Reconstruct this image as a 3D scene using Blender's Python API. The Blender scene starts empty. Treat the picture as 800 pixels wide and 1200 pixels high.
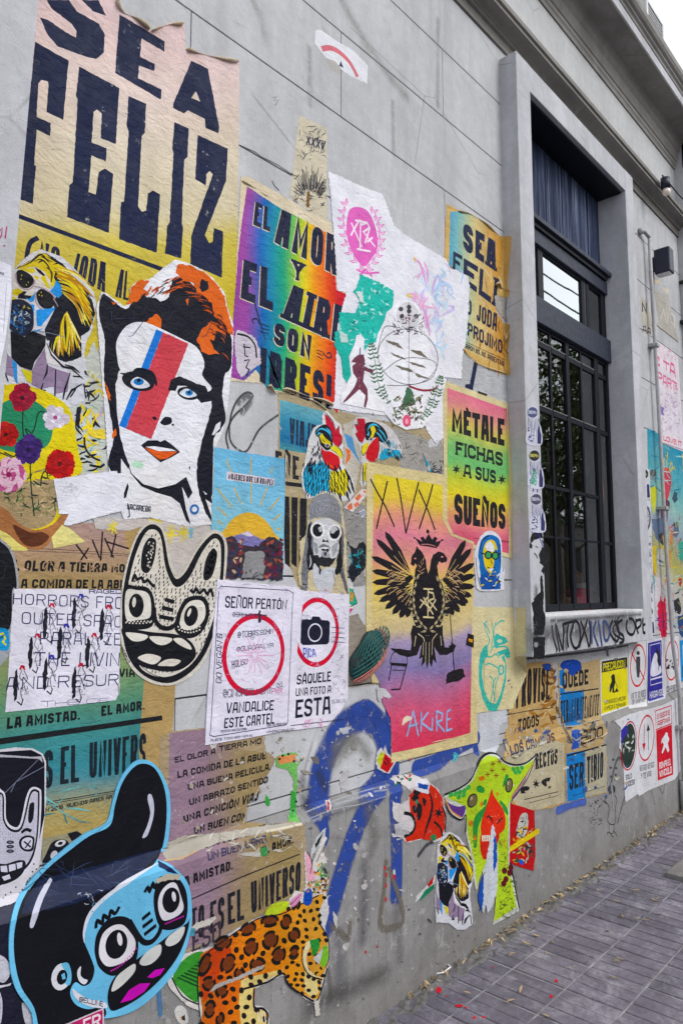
import bpy, bmesh, math, random
from mathutils import Vector, Matrix
R = math.radians
scene = bpy.context.scene
col = scene.collection

# ---------------------------------------------------------------- camera
F = 850.0; PITCH = math.atan(90/850); YAW = math.atan(780/math.hypot(850, 90)); EYE = 1.6; DIST = 1.9
cam_d = bpy.data.cameras.new('camera'); cam = bpy.data.objects.new('camera', cam_d); col.objects.link(cam)
cam.location = (0, -DIST, EYE)
cam.rotation_euler = (R(90)+PITCH, 0, YAW-R(90))
cam_d.sensor_fit = 'VERTICAL'; cam_d.sensor_height = 36; cam_d.lens = F/1200*36
cam_d.clip_start = 0.05; cam_d.clip_end = 600
scene.camera = cam
scene.render.resolution_x = 682; scene.render.resolution_y = 1024
scene.render.engine = 'CYCLES'

# ---------------------------------------------------------------- sky, sun, exposure
SUN_EL, SUN_AZ = 42, 163      # overcast: broad soft sun from the street side
w = bpy.data.worlds.new('World'); scene.world = w; w.use_nodes = True
nt = w.node_tree; bgn = nt.nodes['Background']
sky = nt.nodes.new('ShaderNodeTexSky'); sky.sky_type = 'NISHITA'; sky.sun_disc = False
sky.sun_elevation = R(SUN_EL); sky.sun_rotation = R(SUN_AZ); sky.air_density = 1.0; sky.dust_density = 5.0; sky.ozone_density = 1.0
hs = nt.nodes.new('ShaderNodeHueSaturation'); hs.inputs['Saturation'].default_value = 0.34; hs.inputs['Value'].default_value = 1.15
nt.links.new(sky.outputs[0], hs.inputs['Color']); ov = nt.nodes.new('ShaderNodeMix'); ov.data_type = 'RGBA'; ov.inputs[0].default_value = .62; ov.inputs[7].default_value = (9.6, 9.9, 10.5, 1)   # cloud layer
nt.links.new(hs.outputs[0], ov.inputs[6]); nt.links.new(ov.outputs[2], bgn.inputs['Color'])
bgn.inputs['Strength'].default_value = 0.15
sun_d = bpy.data.lights.new('sun', 'SUN'); sun_d.energy = 1.2; sun_d.angle = R(22); sun_d.color = (1.0, .985, .97)
sun = bpy.data.objects.new('sun', sun_d); col.objects.link(sun)
# sky rotation is clockwise from +Y seen from above
sd = Vector((math.sin(R(SUN_AZ))*math.cos(R(SUN_EL)), math.cos(R(SUN_AZ))*math.cos(R(SUN_EL)), math.sin(R(SUN_EL))))
sun.rotation_euler = sd.to_track_quat('Z', 'Y').to_euler(); sun.location = (0, -4, 9)
scene.view_settings.view_transform = 'Standard'; scene.view_settings.look = 'None'
scene.view_settings.exposure = 0.09; scene.view_settings.gamma = 1

# ---------------------------------------------------------------- pixel of the photograph -> place in the world
def ray(px, py):
    r = px-400; u = 600-py
    f = F*math.cos(PITCH)-u*math.sin(PITCH); z = F*math.sin(PITCH)+u*math.cos(PITCH)
    return (f*math.cos(YAW)+r*math.sin(YAW), f*math.sin(YAW)-r*math.cos(YAW), z)
def at(px, py, y=0.):
    d = ray(px, py); t = (y+DIST)/d[1]; return (d[0]*t, EYE+d[2]*t)
def ground(px, py, z=0.):
    d = ray(px, py); t = (z-EYE)/d[2]; return (d[0]*t, -DIST+d[1]*t)
PL = -.04; ZL = .79; ZU = .835; KL = -PL/(ZU-ZL)          # plinth face, ledge foot, ledge head
FRX0, FRX1, FRZ0, FRZ1, FRY = 3.395, 5.09, 1.257, 4.56, -.105   # stucco surround of the window
OPX0, OPX1, OPZ0, OPZ1 = 3.55, 4.94, 1.455, 4.40
def surf_wall(px, py):
    x, z = at(px, py, PL)
    if z <= ZL: return (x, z)
    d = ray(px, py)
    x, z = at(px, py, 0)
    if z < ZU:
        t = (DIST+PL+(EYE-ZL)*KL)/(d[1]-d[2]*KL); return (d[0]*t, EYE+d[2]*t)
    if x > FRX0 and z > FRZ0 and px < 640:
        t = FRX0/d[0]; return (FRX0-(-DIST+d[1]*t), EYE+d[2]*t)
    return (x, z)
def fold_wall(u, z, o):
    if z <= ZL: return Vector((u, PL-o, z))
    if z < ZU: return Vector((u, PL+(z-ZL)*KL-o, z+o*.5))
    if u > FRX0 and u < FRX0+.2 and z > FRZ0: return Vector((FRX0-o, -(u-FRX0)-o, z))
    return Vector((u, -o, z))
def surf_right(px, py):
    x, z = at(px, py, PL)
    if z <= ZL: return (x, z)
    x, z = at(px, py, 0)
    if z < ZU:
        d = ray(px, py); t = (DIST+PL+(EYE-ZL)*KL)/(d[1]-d[2]*KL); return (d[0]*t, EYE+d[2]*t)
    return (x, z)
def fold_right(u, z, o):
    if z <= ZL: return Vector((u, PL-o, z))
    if z < ZU: return Vector((u, PL+(z-ZL)*KL-o, z+o*.5))
    return Vector((u, -o, z))
def surf_plane(y):
    return lambda px, py: at(px, py, y)
def fold_plane(y):
    return lambda u, z, o: Vector((u, y-o, z))
SURF = {'wall': (surf_wall, fold_wall), 'right': (surf_right, fold_right), 'frame': (surf_plane(FRY), fold_plane(FRY)),
        'ground': (lambda px, py: ground(px, py, 0), lambda u, v, o: Vector((u, v, o)))}

# ---------------------------------------------------------------- materials
def lin(c): return tuple(x/12.92 if x <= .04045 else ((x+.055)/1.055)**2.4 for x in c)
def hexc(h, a=1.0):
    h = h.lstrip('#'); return lin(tuple(int(h[i:i+2], 16)/255 for i in (0, 2, 4)))+(a,)
class NT:
    def __init__(s, name):
        s.m = bpy.data.materials.new(name); s.m.use_nodes = True; s.t = s.m.node_tree; s.b = s.t.nodes['Principled BSDF']
        s.geo = s.n('ShaderNodeNewGeometry')
    def n(s, k, **kw):
        o = s.t.nodes.new(k)
        for a, v in kw.items(): setattr(o, a, v)
        return o
    def L(s, a, b): s.t.links.new(a, b)
    def noise(s, scale, detail=5, rough=.55, stretch=None, out='Fac', dist=0):
        t = s.n('ShaderNodeTexNoise'); t.inputs['Scale'].default_value = scale; t.inputs['Detail'].default_value = detail
        t.inputs['Roughness'].default_value = rough; t.inputs['Distortion'].default_value = dist
        v = s.geo.outputs['Position']
        if stretch:
            m = s.n('ShaderNodeMapping'); m.inputs['Scale'].default_value = stretch; s.L(v, m.inputs['Vector']); v = m.outputs[0]
        s.L(v, t.inputs['Vector']); return t.outputs[out]
    def voro(s, scale, feature='F1', stretch=None):
        t = s.n('ShaderNodeTexVoronoi', feature=feature); t.inputs['Scale'].default_value = scale
        v = s.geo.outputs['Position']
        if stretch:
            m = s.n('ShaderNodeMapping'); m.inputs['Scale'].default_value = stretch; s.L(v, m.inputs['Vector']); v = m.outputs[0]
        s.L(v, t.inputs['Vector']); return t.outputs['Distance']
    def ramp(s, f, stops):
        r = s.n('ShaderNodeValToRGB'); e = r.color_ramp.elements
        while len(e) < len(stops): e.new(.5)
        for q, (p, c) in zip(e, stops):
            q.position = p; q.color = c if len(c) == 4 else (*c, 1)
        s.L(f, r.inputs[0]); return r.outputs[0]
    def g(s, f, a, b, lo=0., hi=1.): return s.ramp(f, [(a, (lo,)*3), (b, (hi,)*3)])
    def mix(s, f, a, b, blend='MIX'):
        m = s.n('ShaderNodeMix', data_type='RGBA', blend_type=blend)
        for sock, v in ((m.inputs[0], f), (m.inputs[6], a), (m.inputs[7], b)):
            if hasattr(v, 'is_linked'): s.L(v, sock)
            else: sock.default_value = v if isinstance(v, (int, float)) else (v if len(v) == 4 else (*v, 1))
        return m.outputs[2]
    def math(s, op, a, b=0.):
        m = s.n('ShaderNodeMath', operation=op)
        for i, v in enumerate((a, b)):
            if hasattr(v, 'is_linked'): s.L(v, m.inputs[i])
            else: m.inputs[i].default_value = v
        return m.outputs[0]
    def bump(s, h, dist, strength=1., prev=None):
        b = s.n('ShaderNodeBump'); b.inputs['Distance'].default_value = dist; b.inputs['Strength'].default_value = strength
        s.L(h, b.inputs['Height'])
        if prev: s.L(prev, b.inputs['Normal'])
        return b.outputs[0]
    def done(s, base, rough, normal=None, spec=.4, metal=0):
        for k, v in (('Base Color', base), ('Roughness', rough), ('Normal', normal)):
            if v is None: continue
            if hasattr(v, 'is_linked'): s.L(v, s.b.inputs[k])
            else: s.b.inputs[k].default_value = v if isinstance(v, (int, float)) else (*v[:3], 1)
        s.b.inputs['Specular IOR Level'].default_value = spec; s.b.inputs['Metallic'].default_value = metal
        return s.m

def mat_print(name, worn=0.0, rough=.62, crumple=.8, grime=.65, spec=.16):
    k = NT(name)
    a = k.n('ShaderNodeAttribute', attribute_name='Col')
    mott = k.ramp(k.noise(9, 6, .6), [(.3, (.80, .80, .81)), (.7, (1.06, 1.05, 1.04))])
    hsv = k.n('ShaderNodeHueSaturation'); hsv.inputs['Saturation'].default_value = 1.06; k.L(a.outputs['Color'], hsv.inputs['Color'])
    c = k.mix(1.0, hsv.outputs[0], mott, 'MULTIPLY')
    fine = k.ramp(k.noise(240, 3, .7), [(.3, (.88, .88, .88)), (.65, (1.03, 1.03, 1.03))])
    c = k.mix(grime, c, k.mix(1.0, c, fine, 'MULTIPLY'))
    # grime running down
    drip = k.g(k.noise(7, 6, .65, (1, 1, .22)), .52, .75)
    c = k.mix(k.math('MULTIPLY', drip, .9*grime), c, k.mix(1.0, c, (.68, .65, .60), 'MULTIPLY'))
    sp = k.g(k.noise(95, 4, .75), .735, .765)          # paper fibre showing through where ink has flaked
    c = k.mix(k.math('MULTIPLY', sp, .25+.6*worn), c, (.55, .54, .52))
    if worn:
        wm = k.math('MULTIPLY', k.g(k.noise(26, 8, .78), .60, .64), k.g(k.noise(4, 3, .5), .40, .62))
        c = k.mix(k.math('MULTIPLY', wm, worn), c, (.47, .46, .44))
    agy = k.g(k.noise(1.6, 6, .7, dist=.5), .40, .62)
    c = k.mix(k.math('MULTIPLY', agy, .9*grime), c, k.mix(1.0, c, (.90, .84, .74), 'MULTIPLY'))        # yellowed paste
    # wheat-paste wrinkles: fine diagonal folds plus weave
    wr = k.noise(26, 5, .6, (1, 1, 1.7), dist=.8); wr2 = k.noise(120, 4, .6)
    cr = k.math('ABSOLUTE', k.math('SUBTRACT', k.noise(5.5, 3, .5, (1, 1, 1.4), dist=1.2), .5))
    cr = k.g(cr, 0, .05)
    nb = k.bump(wr, .0085*crumple, .9); nb = k.bump(wr2, .0022*crumple, .7, nb); nb = k.bump(cr, .0016*crumple, .6, nb)
    rr = k.g(k.noise(14, 4, .6), .3, .7, rough-.12, rough+.15)
    return k.done(c, rr, nb, spec)
M = {}
M['print'] = mat_print('pasted_paper')
M['worn'] = mat_print('weathered_pasted_paper', worn=.85)
M['clean'] = mat_print('fresh_white_paper', crumple=.55, grime=.3, rough=.5)
M['sticker'] = mat_print('vinyl_sticker', crumple=.3, grime=.2, rough=.5, spec=.16)

def mat_spray():
    k = NT('spray_paint'); a = k.n('ShaderNodeAttribute', attribute_name='Col')
    n = k.noise(260, 3, .75); edge = k.math('ADD', a.outputs['Alpha'], k.math('MULTIPLY', k.math('SUBTRACT', n, .5), .7))
    al = k.g(edge, .12, .92)
    wear = k.math('MULTIPLY', k.g(k.noise(22, 9, .8), .565, .60, 1, .1), k.g(k.noise(5, 8, .75, dist=.5), .50, .66, 1, .45)); al = k.math('MULTIPLY', al, wear)
    k.done(a.outputs['Color'], .6, k.bump(k.noise(60, 6, .7), .004, .6), .3)
    k.L(al, k.b.inputs['Alpha']); return k.m
M['spray'] = mat_spray()

def mat_wall(name, tint=(1, 1, 1), level=1.0, boards=False, dirt=1.0):
    k = NT(name)
    base = k.ramp(k.noise(1.7, 8, .62), [(.25, tuple(.40*level*t for t in tint)), (.5, tuple(.47*level*t for t in tint)), (.75, tuple(.53*level*t for t in tint))])
    c = k.mix(.6, base, k.ramp(k.noise(16, 8, .7), [(.3, (.78, .78, .78)), (.7, (1.12, 1.12, 1.12))]), 'MULTIPLY')
    streak = k.g(k.noise(5, 7, .68, (1, 1, .12)), .44, .74)
    c = k.mix(k.math('MULTIPLY', streak, .38*dirt), c, (.19, .18, .165))
    vc = k.voro(1.3, 'DISTANCE_TO_EDGE'); ck = k.math('MULTIPLY', k.g(vc, 0, .006, 1, 0), k.g(k.noise(2.2, 4, .6), .50, .58))
    c = k.mix(k.math('MULTIPLY', ck, .5), c, (.12, .115, .11))
    pits = k.g(k.noise(70, 5, .75), .66, .72)
    c = k.mix(k.math('MULTIPLY', pits, .35*dirt), c, (.16, .155, .15))
    stn = k.g(k.noise(1.1, 9, .7, dist=1.0), .50, .60)
    c = k.mix(k.math('MULTIPLY', stn, .50*dirt), c, tuple(.33*level*t for t in tint))
    pale = k.g(k.noise(3.2, 9, .75, dist=.6), .60, .68)
    c = k.mix(k.math('MULTIPLY', pale, .22), c, (.60, .59, .57))
    nb = k.bump(k.noise(34, 8, .7), .006, .7); nb = k.bump(k.noise(210, 4, .7), .002, .8, nb)
    if boards:
        sx = k.n('ShaderNodeSeparateXYZ'); k.L(k.geo.outputs['Position'], sx.inputs[0])
        q = k.math('ADD', k.math('MULTIPLY', sx.outputs[0], 22.), k.math('MULTIPLY', k.noise(3, 3), .25))
        fr = k.math('ABSOLUTE', k.math('SUBTRACT', k.math('FRACT', q), .5))
        gr = k.math('MULTIPLY', k.g(fr, .0, .035, 1, 0), k.g(k.noise(60, 4, .7), .46, .56))
        c = k.mix(k.math('MULTIPLY', gr, .75), c, (.10, .10, .095))
        nb = k.bump(gr, -.002, .8, nb)
        low = k.g(sx.outputs[2], 0, .22, 1, 0)
        c = k.mix(k.math('MULTIPLY', k.math('MULTIPLY', low, k.noise(9, 6, .7)), .9), c, (.15, .14, .125))
        blot = k.g(k.noise(4.5, 8, .7, dist=.5), .50, .66)
        c = k.mix(k.math('MULTIPLY', blot, .6), c, (.13, .122, .115))
        pch = k.g(k.noise(11, 9, .8, dist=.4), .58, .61)
        c = k.mix(k.math('MULTIPLY', pch, .35), c, (.46, .45, .44))
    return k.done(c, k.g(k.noise(9, 4), .3, .7, .68, .9), nb, .25)
M['block'] = mat_wall('stone_render', (.975, .99, 1.03), 1.02)
M['plinth'] = mat_wall('plinth_concrete', (1.0, .985, .975), .54, boards=True, dirt=1.3)
M['surround'] = mat_wall('smooth_grey_render', (.97, .985, 1.05), 1.04, dirt=1.0)
M['joint'] = mat_wall('joint_mortar', (1, 1, 1), .16)
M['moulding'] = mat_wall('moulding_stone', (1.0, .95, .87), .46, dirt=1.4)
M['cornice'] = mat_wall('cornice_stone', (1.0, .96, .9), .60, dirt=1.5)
M['frieze'] = mat_wall('frieze_render', (.98, 1.0, 1.01), 1.05, dirt=.4)

def mat_simple(name, c, rough=.5, var=.25, scale=20, bump=.001, metal=0, spec=.4, stretch=None):
    k = NT(name); n = k.noise(scale, 6, .65, stretch)
    base = k.ramp(n, [(.3, tuple(x*(1-var) for x in c)), (.7, tuple(x*(1+var) for x in c))])
    return k.done(base, k.g(k.noise(scale*2, 3), .3, .7, max(.05, rough-.08), min(1, rough+.08)), k.bump(n, bump, .7), spec, metal)
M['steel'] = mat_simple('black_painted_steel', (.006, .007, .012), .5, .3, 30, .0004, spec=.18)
M['beam'] = mat_simple('navy_painted_steel', (.022, .028, .046), .45, .25, 14, .0008, spec=.25, stretch=(1, 1, 4))
M['pipe'] = mat_simple('grey_pipe_paint', (.36, .36, .37), .45, .2, 25, .0004)
M['black_plastic'] = mat_simple('dark_navy_plastic', (.012, .016, .035), .4, .2, 40, .0003)
M['white_metal'] = mat_simple('white_metal', (.62, .63, .63), .4, .1, 30, .0003)
M['grey_metal'] = mat_simple('grey_metal', (.30, .31, .31), .5, .15, 30, .0003)
M['interior'] = mat_simple('dark_interior', (.015, .017, .018), .8, .3, 3, .001)
M['sill'] = mat_simple('white_sill_paint', (.62, .62, .63), .6, .15, 20, .002)
M['cable'] = mat_simple('black_cable', (.015, .015, .015), .5, .1, 30, .0002)
M['bark'] = mat_simple('bark', (.10, .08, .06), .9, .4, 14, .01)
M['blue_plastic'] = mat_simple('blue_plastic', (.01, .09, .75), .4, .1, 30, .0003)
M['white_plastic'] = mat_simple('white_plastic', (.65, .64, .66), .4, .1, 30, .0003)
M['skin'] = mat_simple('skin', (.42, .26, .19), .5, .1, 20, .0005)
M['hair'] = mat_simple('dark_hair', (.02, .016, .014), .5, .4, 120, .002)
M['shirt'] = mat_simple('crimson_shirt', (.85, .07, .17), .8, .12, 30, .002)
M['cloth_white'] = mat_simple('white_collar', (.75, .75, .74), .7, .05, 30, .001)
def mat_wood():
    k = NT('weathered_blue_boards')
    n = k.noise(26, 8, .75, (1, 1, .035)); n2 = k.noise(90, 5, .7, (1, 1, .03))
    c = k.ramp(n, [(.36, (.008, .011, .028)), (.48, (.03, .042, .085)), (.60, (.10, .13, .21)), (.74, (.34, .39, .50))])
    c = k.mix(.6, c, k.ramp(n2, [(.36, (.22, .22, .28)), (.6, (1.55, 1.5, 1.45))]), 'MULTIPLY')
    return k.done(c, .7, k.bump(n2, .0015, .7, k.bump(n, .002, .6)), .1)
M['boards'] = mat_wood()
def mat_glass(name='window_glass', refl=1.8, add=.02):
    k = NT(name); t = k.t; t.nodes.remove(k.b)
    gl = k.n('ShaderNodeBsdfGlossy'); gl.inputs['Roughness'].default_value = .012; gl.inputs['Color'].default_value = (.9, .94, .93, 1)
    tr = k.n('ShaderNodeBsdfTransparent'); tr.inputs['Color'].default_value = (.93, .96, .95, 1)
    fr = k.n('ShaderNodeFresnel'); fr.inputs['IOR'].default_value = 1.55
    f = k.math('MULTIPLY', fr.outputs[0], refl)
    f = k.math('ADD', f, add)
    nb = k.bump(k.noise(1.4, 2), .0012, .5); k.L(nb, gl.inputs['Normal'])
    mx = k.n('ShaderNodeMixShader'); k.L(f, mx.inputs[0]); k.L(tr.outputs[0], mx.inputs[1]); k.L(gl.outputs[0], mx.inputs[2])
    k.L(mx.outputs[0], t.nodes['Material Output'].inputs['Surface']); return k.m
M['glass'] = mat_glass(); M['glass_film'] = mat_glass('reflective_glass', 3, .30)
def mat_paver(name, lv):
    k = NT(name)
    c = k.ramp(k.noise(5, 8, .65), [(.3, tuple(lv*x for x in (.095, .088, .112))), (.55, tuple(lv*x for x in (.165, .152, .188))), (.74, tuple(lv*x for x in (.31, .295, .335)))])
    c = k.mix(.7, c, k.ramp(k.noise(40, 8, .8), [(.3, (.6, .6, .6)), (.7, (1.35, 1.35, 1.35))]), 'MULTIPLY')
    dst = k.g(k.noise(7, 9, .78, dist=.8), .52, .66)
    c = k.mix(k.math('MULTIPLY', dst, .55), c, (.40, .39, .42))
    oi = k.n('ShaderNodeObjectInfo')
    c = k.mix(.45, c, k.ramp(oi.outputs['Random'], [(0, (.60, .60, .62)), (1, (1.4, 1.38, 1.36))]), 'MULTIPLY')
    return k.done(c, k.g(k.noise(12, 5), .3, .7, .42, .7), k.bump(k.noise(90, 7, .75), .004, .8), .35)
M['paver'] = mat_paver('grey_paver', 1.0)
M['mortar'] = mat_simple('pale_joint_mortar', (.25, .245, .26), .85, .6, 9, .006)
M['asphalt'] = mat_simple('asphalt', (.05, .05, .052), .85, .3, 60, .004)
M['rough_strip'] = mat_simple('broken_concrete', (.13, .125, .12), .9, .5, 25, .012)
def mat_leaf(name, c, var=.5):
    k = NT(name); oi = k.n('ShaderNodeNewGeometry')
    base = k.ramp(oi.outputs['Random Per Island'], [(0, tuple(x*(1-var) for x in c)), (1, tuple(x*(1+var) for x in c))])
    return k.done(base, .55, None, .3)
M['foliage'] = mat_leaf('tree_foliage', (.065, .10, .03))
M['dry'] = mat_leaf('dry_leaf', (.34, .25, .14), .6)
M['facade'] = mat_wall('opposite_facade', (.9, .86, .8), .5)
M['red_paint'] = mat_simple('red_paint_spot', (.62, .045, .05), .6, .2, 50, .0004)

# ---------------------------------------------------------------- object helpers
def link(name, me, m=None, parent=None, loc=None):
    o = bpy.data.objects.new(name, me); col.objects.link(o)
    if m is not None and me is not None and not me.materials: me.materials.append(M[m] if isinstance(m, str) else m)
    if parent: o.parent = parent
    if loc is not None: o.location = loc
    return o
def tag(o, label=None, cat=None, group=None, kind=None):
    if label: o['label'] = label
    if cat: o['category'] = cat
    if group: o['group'] = group
    if kind: o['kind'] = kind
    return o
def empty(name, loc, label, cat, group=None, rz=0):
    o = bpy.data.objects.new(name, None); col.objects.link(o); o.location = loc; o.rotation_euler.z = rz; o.empty_display_size = .1
    return tag(o, label, cat, group)
def mesh(name, verts, faces, smooth=False):
    me = bpy.data.meshes.new(name); me.from_pydata([tuple(v) for v in verts], [], faces); me.update()
    if smooth: me.polygons.foreach_set('use_smooth', [True]*len(me.polygons))
    return me
def bm_mesh(name, bm, smooth=False):
    me = bpy.data.meshes.new(name); bm.to_mesh(me); bm.free()
    if smooth: me.polygons.foreach_set('use_smooth', [True]*len(me.polygons))
    return me
def box(x0, x1, y0, y1, z0, z1, bevel=0):
    bm = bmesh.new(); bmesh.ops.create_cube(bm, size=1)
    for v in bm.verts: v.co = Vector((x0+(v.co.x+.5)*(x1-x0), y0+(v.co.y+.5)*(y1-y0), z0+(v.co.z+.5)*(z1-z0)))
    if bevel: bmesh.ops.bevel(bm, geom=bm.edges[:], offset=bevel, segments=2, affect='EDGES', profile=.6)
    return bm_mesh('box', bm)
def joined(boxes, bevel=0):
    bm = bmesh.new()
    for b in boxes:
        me = box(*b, bevel=bevel); bm.from_mesh(me); bpy.data.meshes.remove(me)
    return bm_mesh('boxes', bm)
def tube(pts, r, n=8, r1=None, closed=False):
    pts = [Vector(p) for p in pts]; vs = []; fs = []; m = len(pts)
    for i, p in enumerate(pts):
        t = (pts[min(i+1, m-1)]-pts[max(i-1, 0)]).normalized()
        a = Vector((0, 0, 1)) if abs(t.z) < .9 else Vector((1, 0, 0))
        s = t.cross(a).normalized(); q = s.cross(t); rr = r if r1 is None else r+(r1-r)*i/(m-1)
        for j in range(n):
            an = 2*math.pi*j/n; vs.append(p+s*math.cos(an)*rr+q*math.sin(an)*rr)
    for i in range(m-1):
        for j in range(n):
            fs.append((i*n+j, i*n+(j+1) % n, (i+1)*n+(j+1) % n, (i+1)*n+j))
    fs.append(tuple(range(n))[::-1]); fs.append(tuple(range((m-1)*n, m*n)))
    return mesh('tube', vs, fs, True)
def extrude_profile(prof, x0, x1, seg=1):
    """prof: closed list of (y,z), swept along x"""
    n = len(prof); vs = []; fs = []
    for i in range(seg+1):
        x = x0+(x1-x0)*i/seg
        for (y, z) in prof: vs.append((x, y, z))
    for i in range(seg):
        for j in range(n):
            fs.append((i*n+j, i*n+(j+1) % n, (i+1)*n+(j+1) % n, (i+1)*n+j))
    fs.append(tuple(range(n))[::-1]); fs.append(tuple(range(seg*n, seg*n+n)))
    me = mesh('profile', vs, fs)
    bm = bmesh.new(); bm.from_mesh(me); bmesh.ops.recalc_face_normals(bm, faces=bm.faces); bm.to_mesh(me); bm.free()
    return me

# ================================================================ THE BUILDING
rnd = random.Random(5)
X0, X1 = -2.6, 6.40
# rendered wall: backing sheet in the joints, blocks proud of it
COURSE = [ZU, .885, 1.265, 1.645, 2.025, 2.405, 2.785, 3.165, 3.545, 3.926, 4.29, 4.63]
def rects_minus(rc, hole):
    x0, x1, z0, z1 = rc; a0, a1, b0, b1 = hole
    if x1 <= a0 or x0 >= a1 or z1 <= b0 or z0 >= b1: return [rc]
    out = []
    if x0 < a0: out.append((x0, a0, z0, z1))
    if x1 > a1: out.append((a1, x1, z0, z1))
    m0, m1 = max(x0, a0), min(x1, a1)
    if z0 < b0: out.append((m0, m1, z0, b0))
    if z1 > b1: out.append((m0, m1, b1, z1))
    return out
wall = link('wall', joined([(X0, FRX0+.02, .012, .2, 0, 6.2), (FRX1-.02, 12, .012, .2, 0, 6.2), (FRX0+.02, FRX1-.02, .012, .2, 0, FRZ0+.1), (FRX0+.02, FRX1-.02, .012, .2, FRZ1-.1, 6.2)]), 'joint')
tag(wall, kind='structure')
HOLES = [(FRX0+.01, FRX1-.01, FRZ0+.01, FRZ1-.01)]
for ci in range(len(COURSE)-1):
    z0, z1 = COURSE[ci], COURSE[ci+1]
    off = .58 if ci % 2 == 0 else 1.33          # running bond, 1.5 m blocks
    x = off-1.5*3
    while x < X1:
        a, b = max(x, X0), min(x+1.5, X1)
        x += 1.5
        if b-a < .05: continue
        for rc in rects_minus((a+.002, b-.002, z0+.003, z1-.003), HOLES[0]):
            if rc[1]-rc[0] < .01 or rc[3]-rc[2] < .01: continue
            link('stone_block', box(rc[0], rc[1], 0, .02, rc[2], rc[3], .0015), 'block', wall)
# frieze between the string course and the cornice
link('frieze', box(X0, X1, 0, .02, 4.76, 5.30), 'frieze', wall)
# plinth with its sloping ledge
pl = link('plinth', extrude_profile([(PL, 0-.3), (PL, ZL), (0, ZU), (.3, ZU), (.3, -.3)], X0, 12, 40), 'plinth'); tag(pl, kind='structure')
# string course (architrave bands, cavetto, lip)
def course(xa, xb, dy, parent_kind=True):
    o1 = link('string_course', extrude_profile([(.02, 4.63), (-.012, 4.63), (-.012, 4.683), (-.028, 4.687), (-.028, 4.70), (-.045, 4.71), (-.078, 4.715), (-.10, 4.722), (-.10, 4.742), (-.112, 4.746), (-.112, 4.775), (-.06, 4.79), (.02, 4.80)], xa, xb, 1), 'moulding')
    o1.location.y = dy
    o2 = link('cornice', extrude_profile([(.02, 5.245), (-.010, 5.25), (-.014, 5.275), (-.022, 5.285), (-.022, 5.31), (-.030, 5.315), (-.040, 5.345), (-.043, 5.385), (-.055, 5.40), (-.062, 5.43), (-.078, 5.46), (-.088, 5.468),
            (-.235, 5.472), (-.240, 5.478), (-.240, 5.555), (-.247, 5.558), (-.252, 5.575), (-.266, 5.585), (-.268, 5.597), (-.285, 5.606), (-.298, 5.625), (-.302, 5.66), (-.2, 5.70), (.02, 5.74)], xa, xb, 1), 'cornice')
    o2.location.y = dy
    for o in (o1, o2): tag(o, kind='structure')
    return o1, o2
course(X0, X1, 0)
# light fascia strip of the corona and pale top lip of the frame-side wall course
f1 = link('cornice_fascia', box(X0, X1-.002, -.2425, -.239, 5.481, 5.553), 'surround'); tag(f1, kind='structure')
# next bay of the facade steps forward
bay = link('projecting_bay', joined([(X1, 12, -.09, .1, 0, 6.2)]), 'block'); tag(bay, kind='structure')
course(X1, 12, -.09)
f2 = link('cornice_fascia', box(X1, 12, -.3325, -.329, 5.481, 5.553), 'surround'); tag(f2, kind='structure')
br = link('cornice_bracket', joined([(X1+.0, X1+.32, -.36, -.09, 5.02, 5.46), (X1+.04, X1+.28, -.30, -.09, 4.86, 5.02), (X1+.07, X1+.25, -.22, -.09, 4.78, 4.86)], .015), 'moulding'); tag(br, kind='structure')
ps = link('parapet', box(X0, 12, .05, .35, 5.7, 5.80), 'surround'); tag(ps, kind='structure')

# ---------------------------------------------------------------- the big window
win = empty('window', ((FRX0+FRX1)/2, 0, FRZ0), 'tall black steel window in a thick grey surround, blue boards above and sill tagged below', 'window')
def wpart(name, me, m, parent=win):
    o = link(name, me, m); o.parent = parent; o.matrix_parent_inverse = Matrix.Translation(-Vector(win.location)) if parent is win else Matrix.Identity(4)
    return o
YI = .16
sur = wpart('surround', joined([(FRX0, OPX0, FRY, YI+.04, FRZ0, FRZ1), (OPX1, FRX1, FRY, YI+.04, FRZ0, FRZ1),
        (OPX0-.002, OPX1+.002, FRY+.0012, YI+.04, OPZ1, FRZ1-.001), (OPX0-.002, OPX1+.002, FRY+.0012, YI+.04, FRZ0+.001, OPZ0)], .004), 'surround')
wpart('sill', box(OPX0+.002, OPX1-.002, FRY+.004, .06, OPZ0-.012, OPZ0+.012, .004), 'sill')
YW = .055   # face of the steelwork
bx = 3.60
for i in range(7):
    xw = (OPX1-3.55)/7
    wpart('board', box(3.552+i*xw, 3.552+(i+1)*xw-.011, .092+.0015*(i % 2), .13, 3.82, 4.395, .002), 'boards')
wpart('soffit_lining', box(OPX0+.002, OPX1-.002, FRY+.03, .13, OPZ1-.012, OPZ1+.002, .002), 'steel')  # dark sheet added to blacken the underside of the window head
wpart('board_backing', box(3.55, 4.94, .128, .14, 3.8, 4.4), 'interior')
wpart('shelf', box(3.552, 4.938, .015, .13, 3.795, 3.825, .004), 'beam')
wpart('shelf_soffit', box(3.552, 4.905, .035, .13, 3.765, 3.794, .003), 'steel')
wpart('rail', box(3.552, 4.938, YW-.005, .12, 3.675, 3.764, .004), 'beam')
wpart('transom', box(3.552, 4.938, YW-.014, .12, 3.175, 3.335, .004), 'beam')
def pane(x0, x1, z0, z1, y=YW+.026, m='glass'):
    g = wpart('pane', mesh('pane', [(x0, y, z0), (x1, y, z0), (x1, y, z1), (x0, y, z1)], [(0, 1, 2, 3)]), m); return g
def bar(name, x0, x1, z0, z1, d=.0, m='steel'): return wpart(name, box(x0, x1, YW+d*.5+.012, YW+.034, z0, z1, .002), m)
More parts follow.
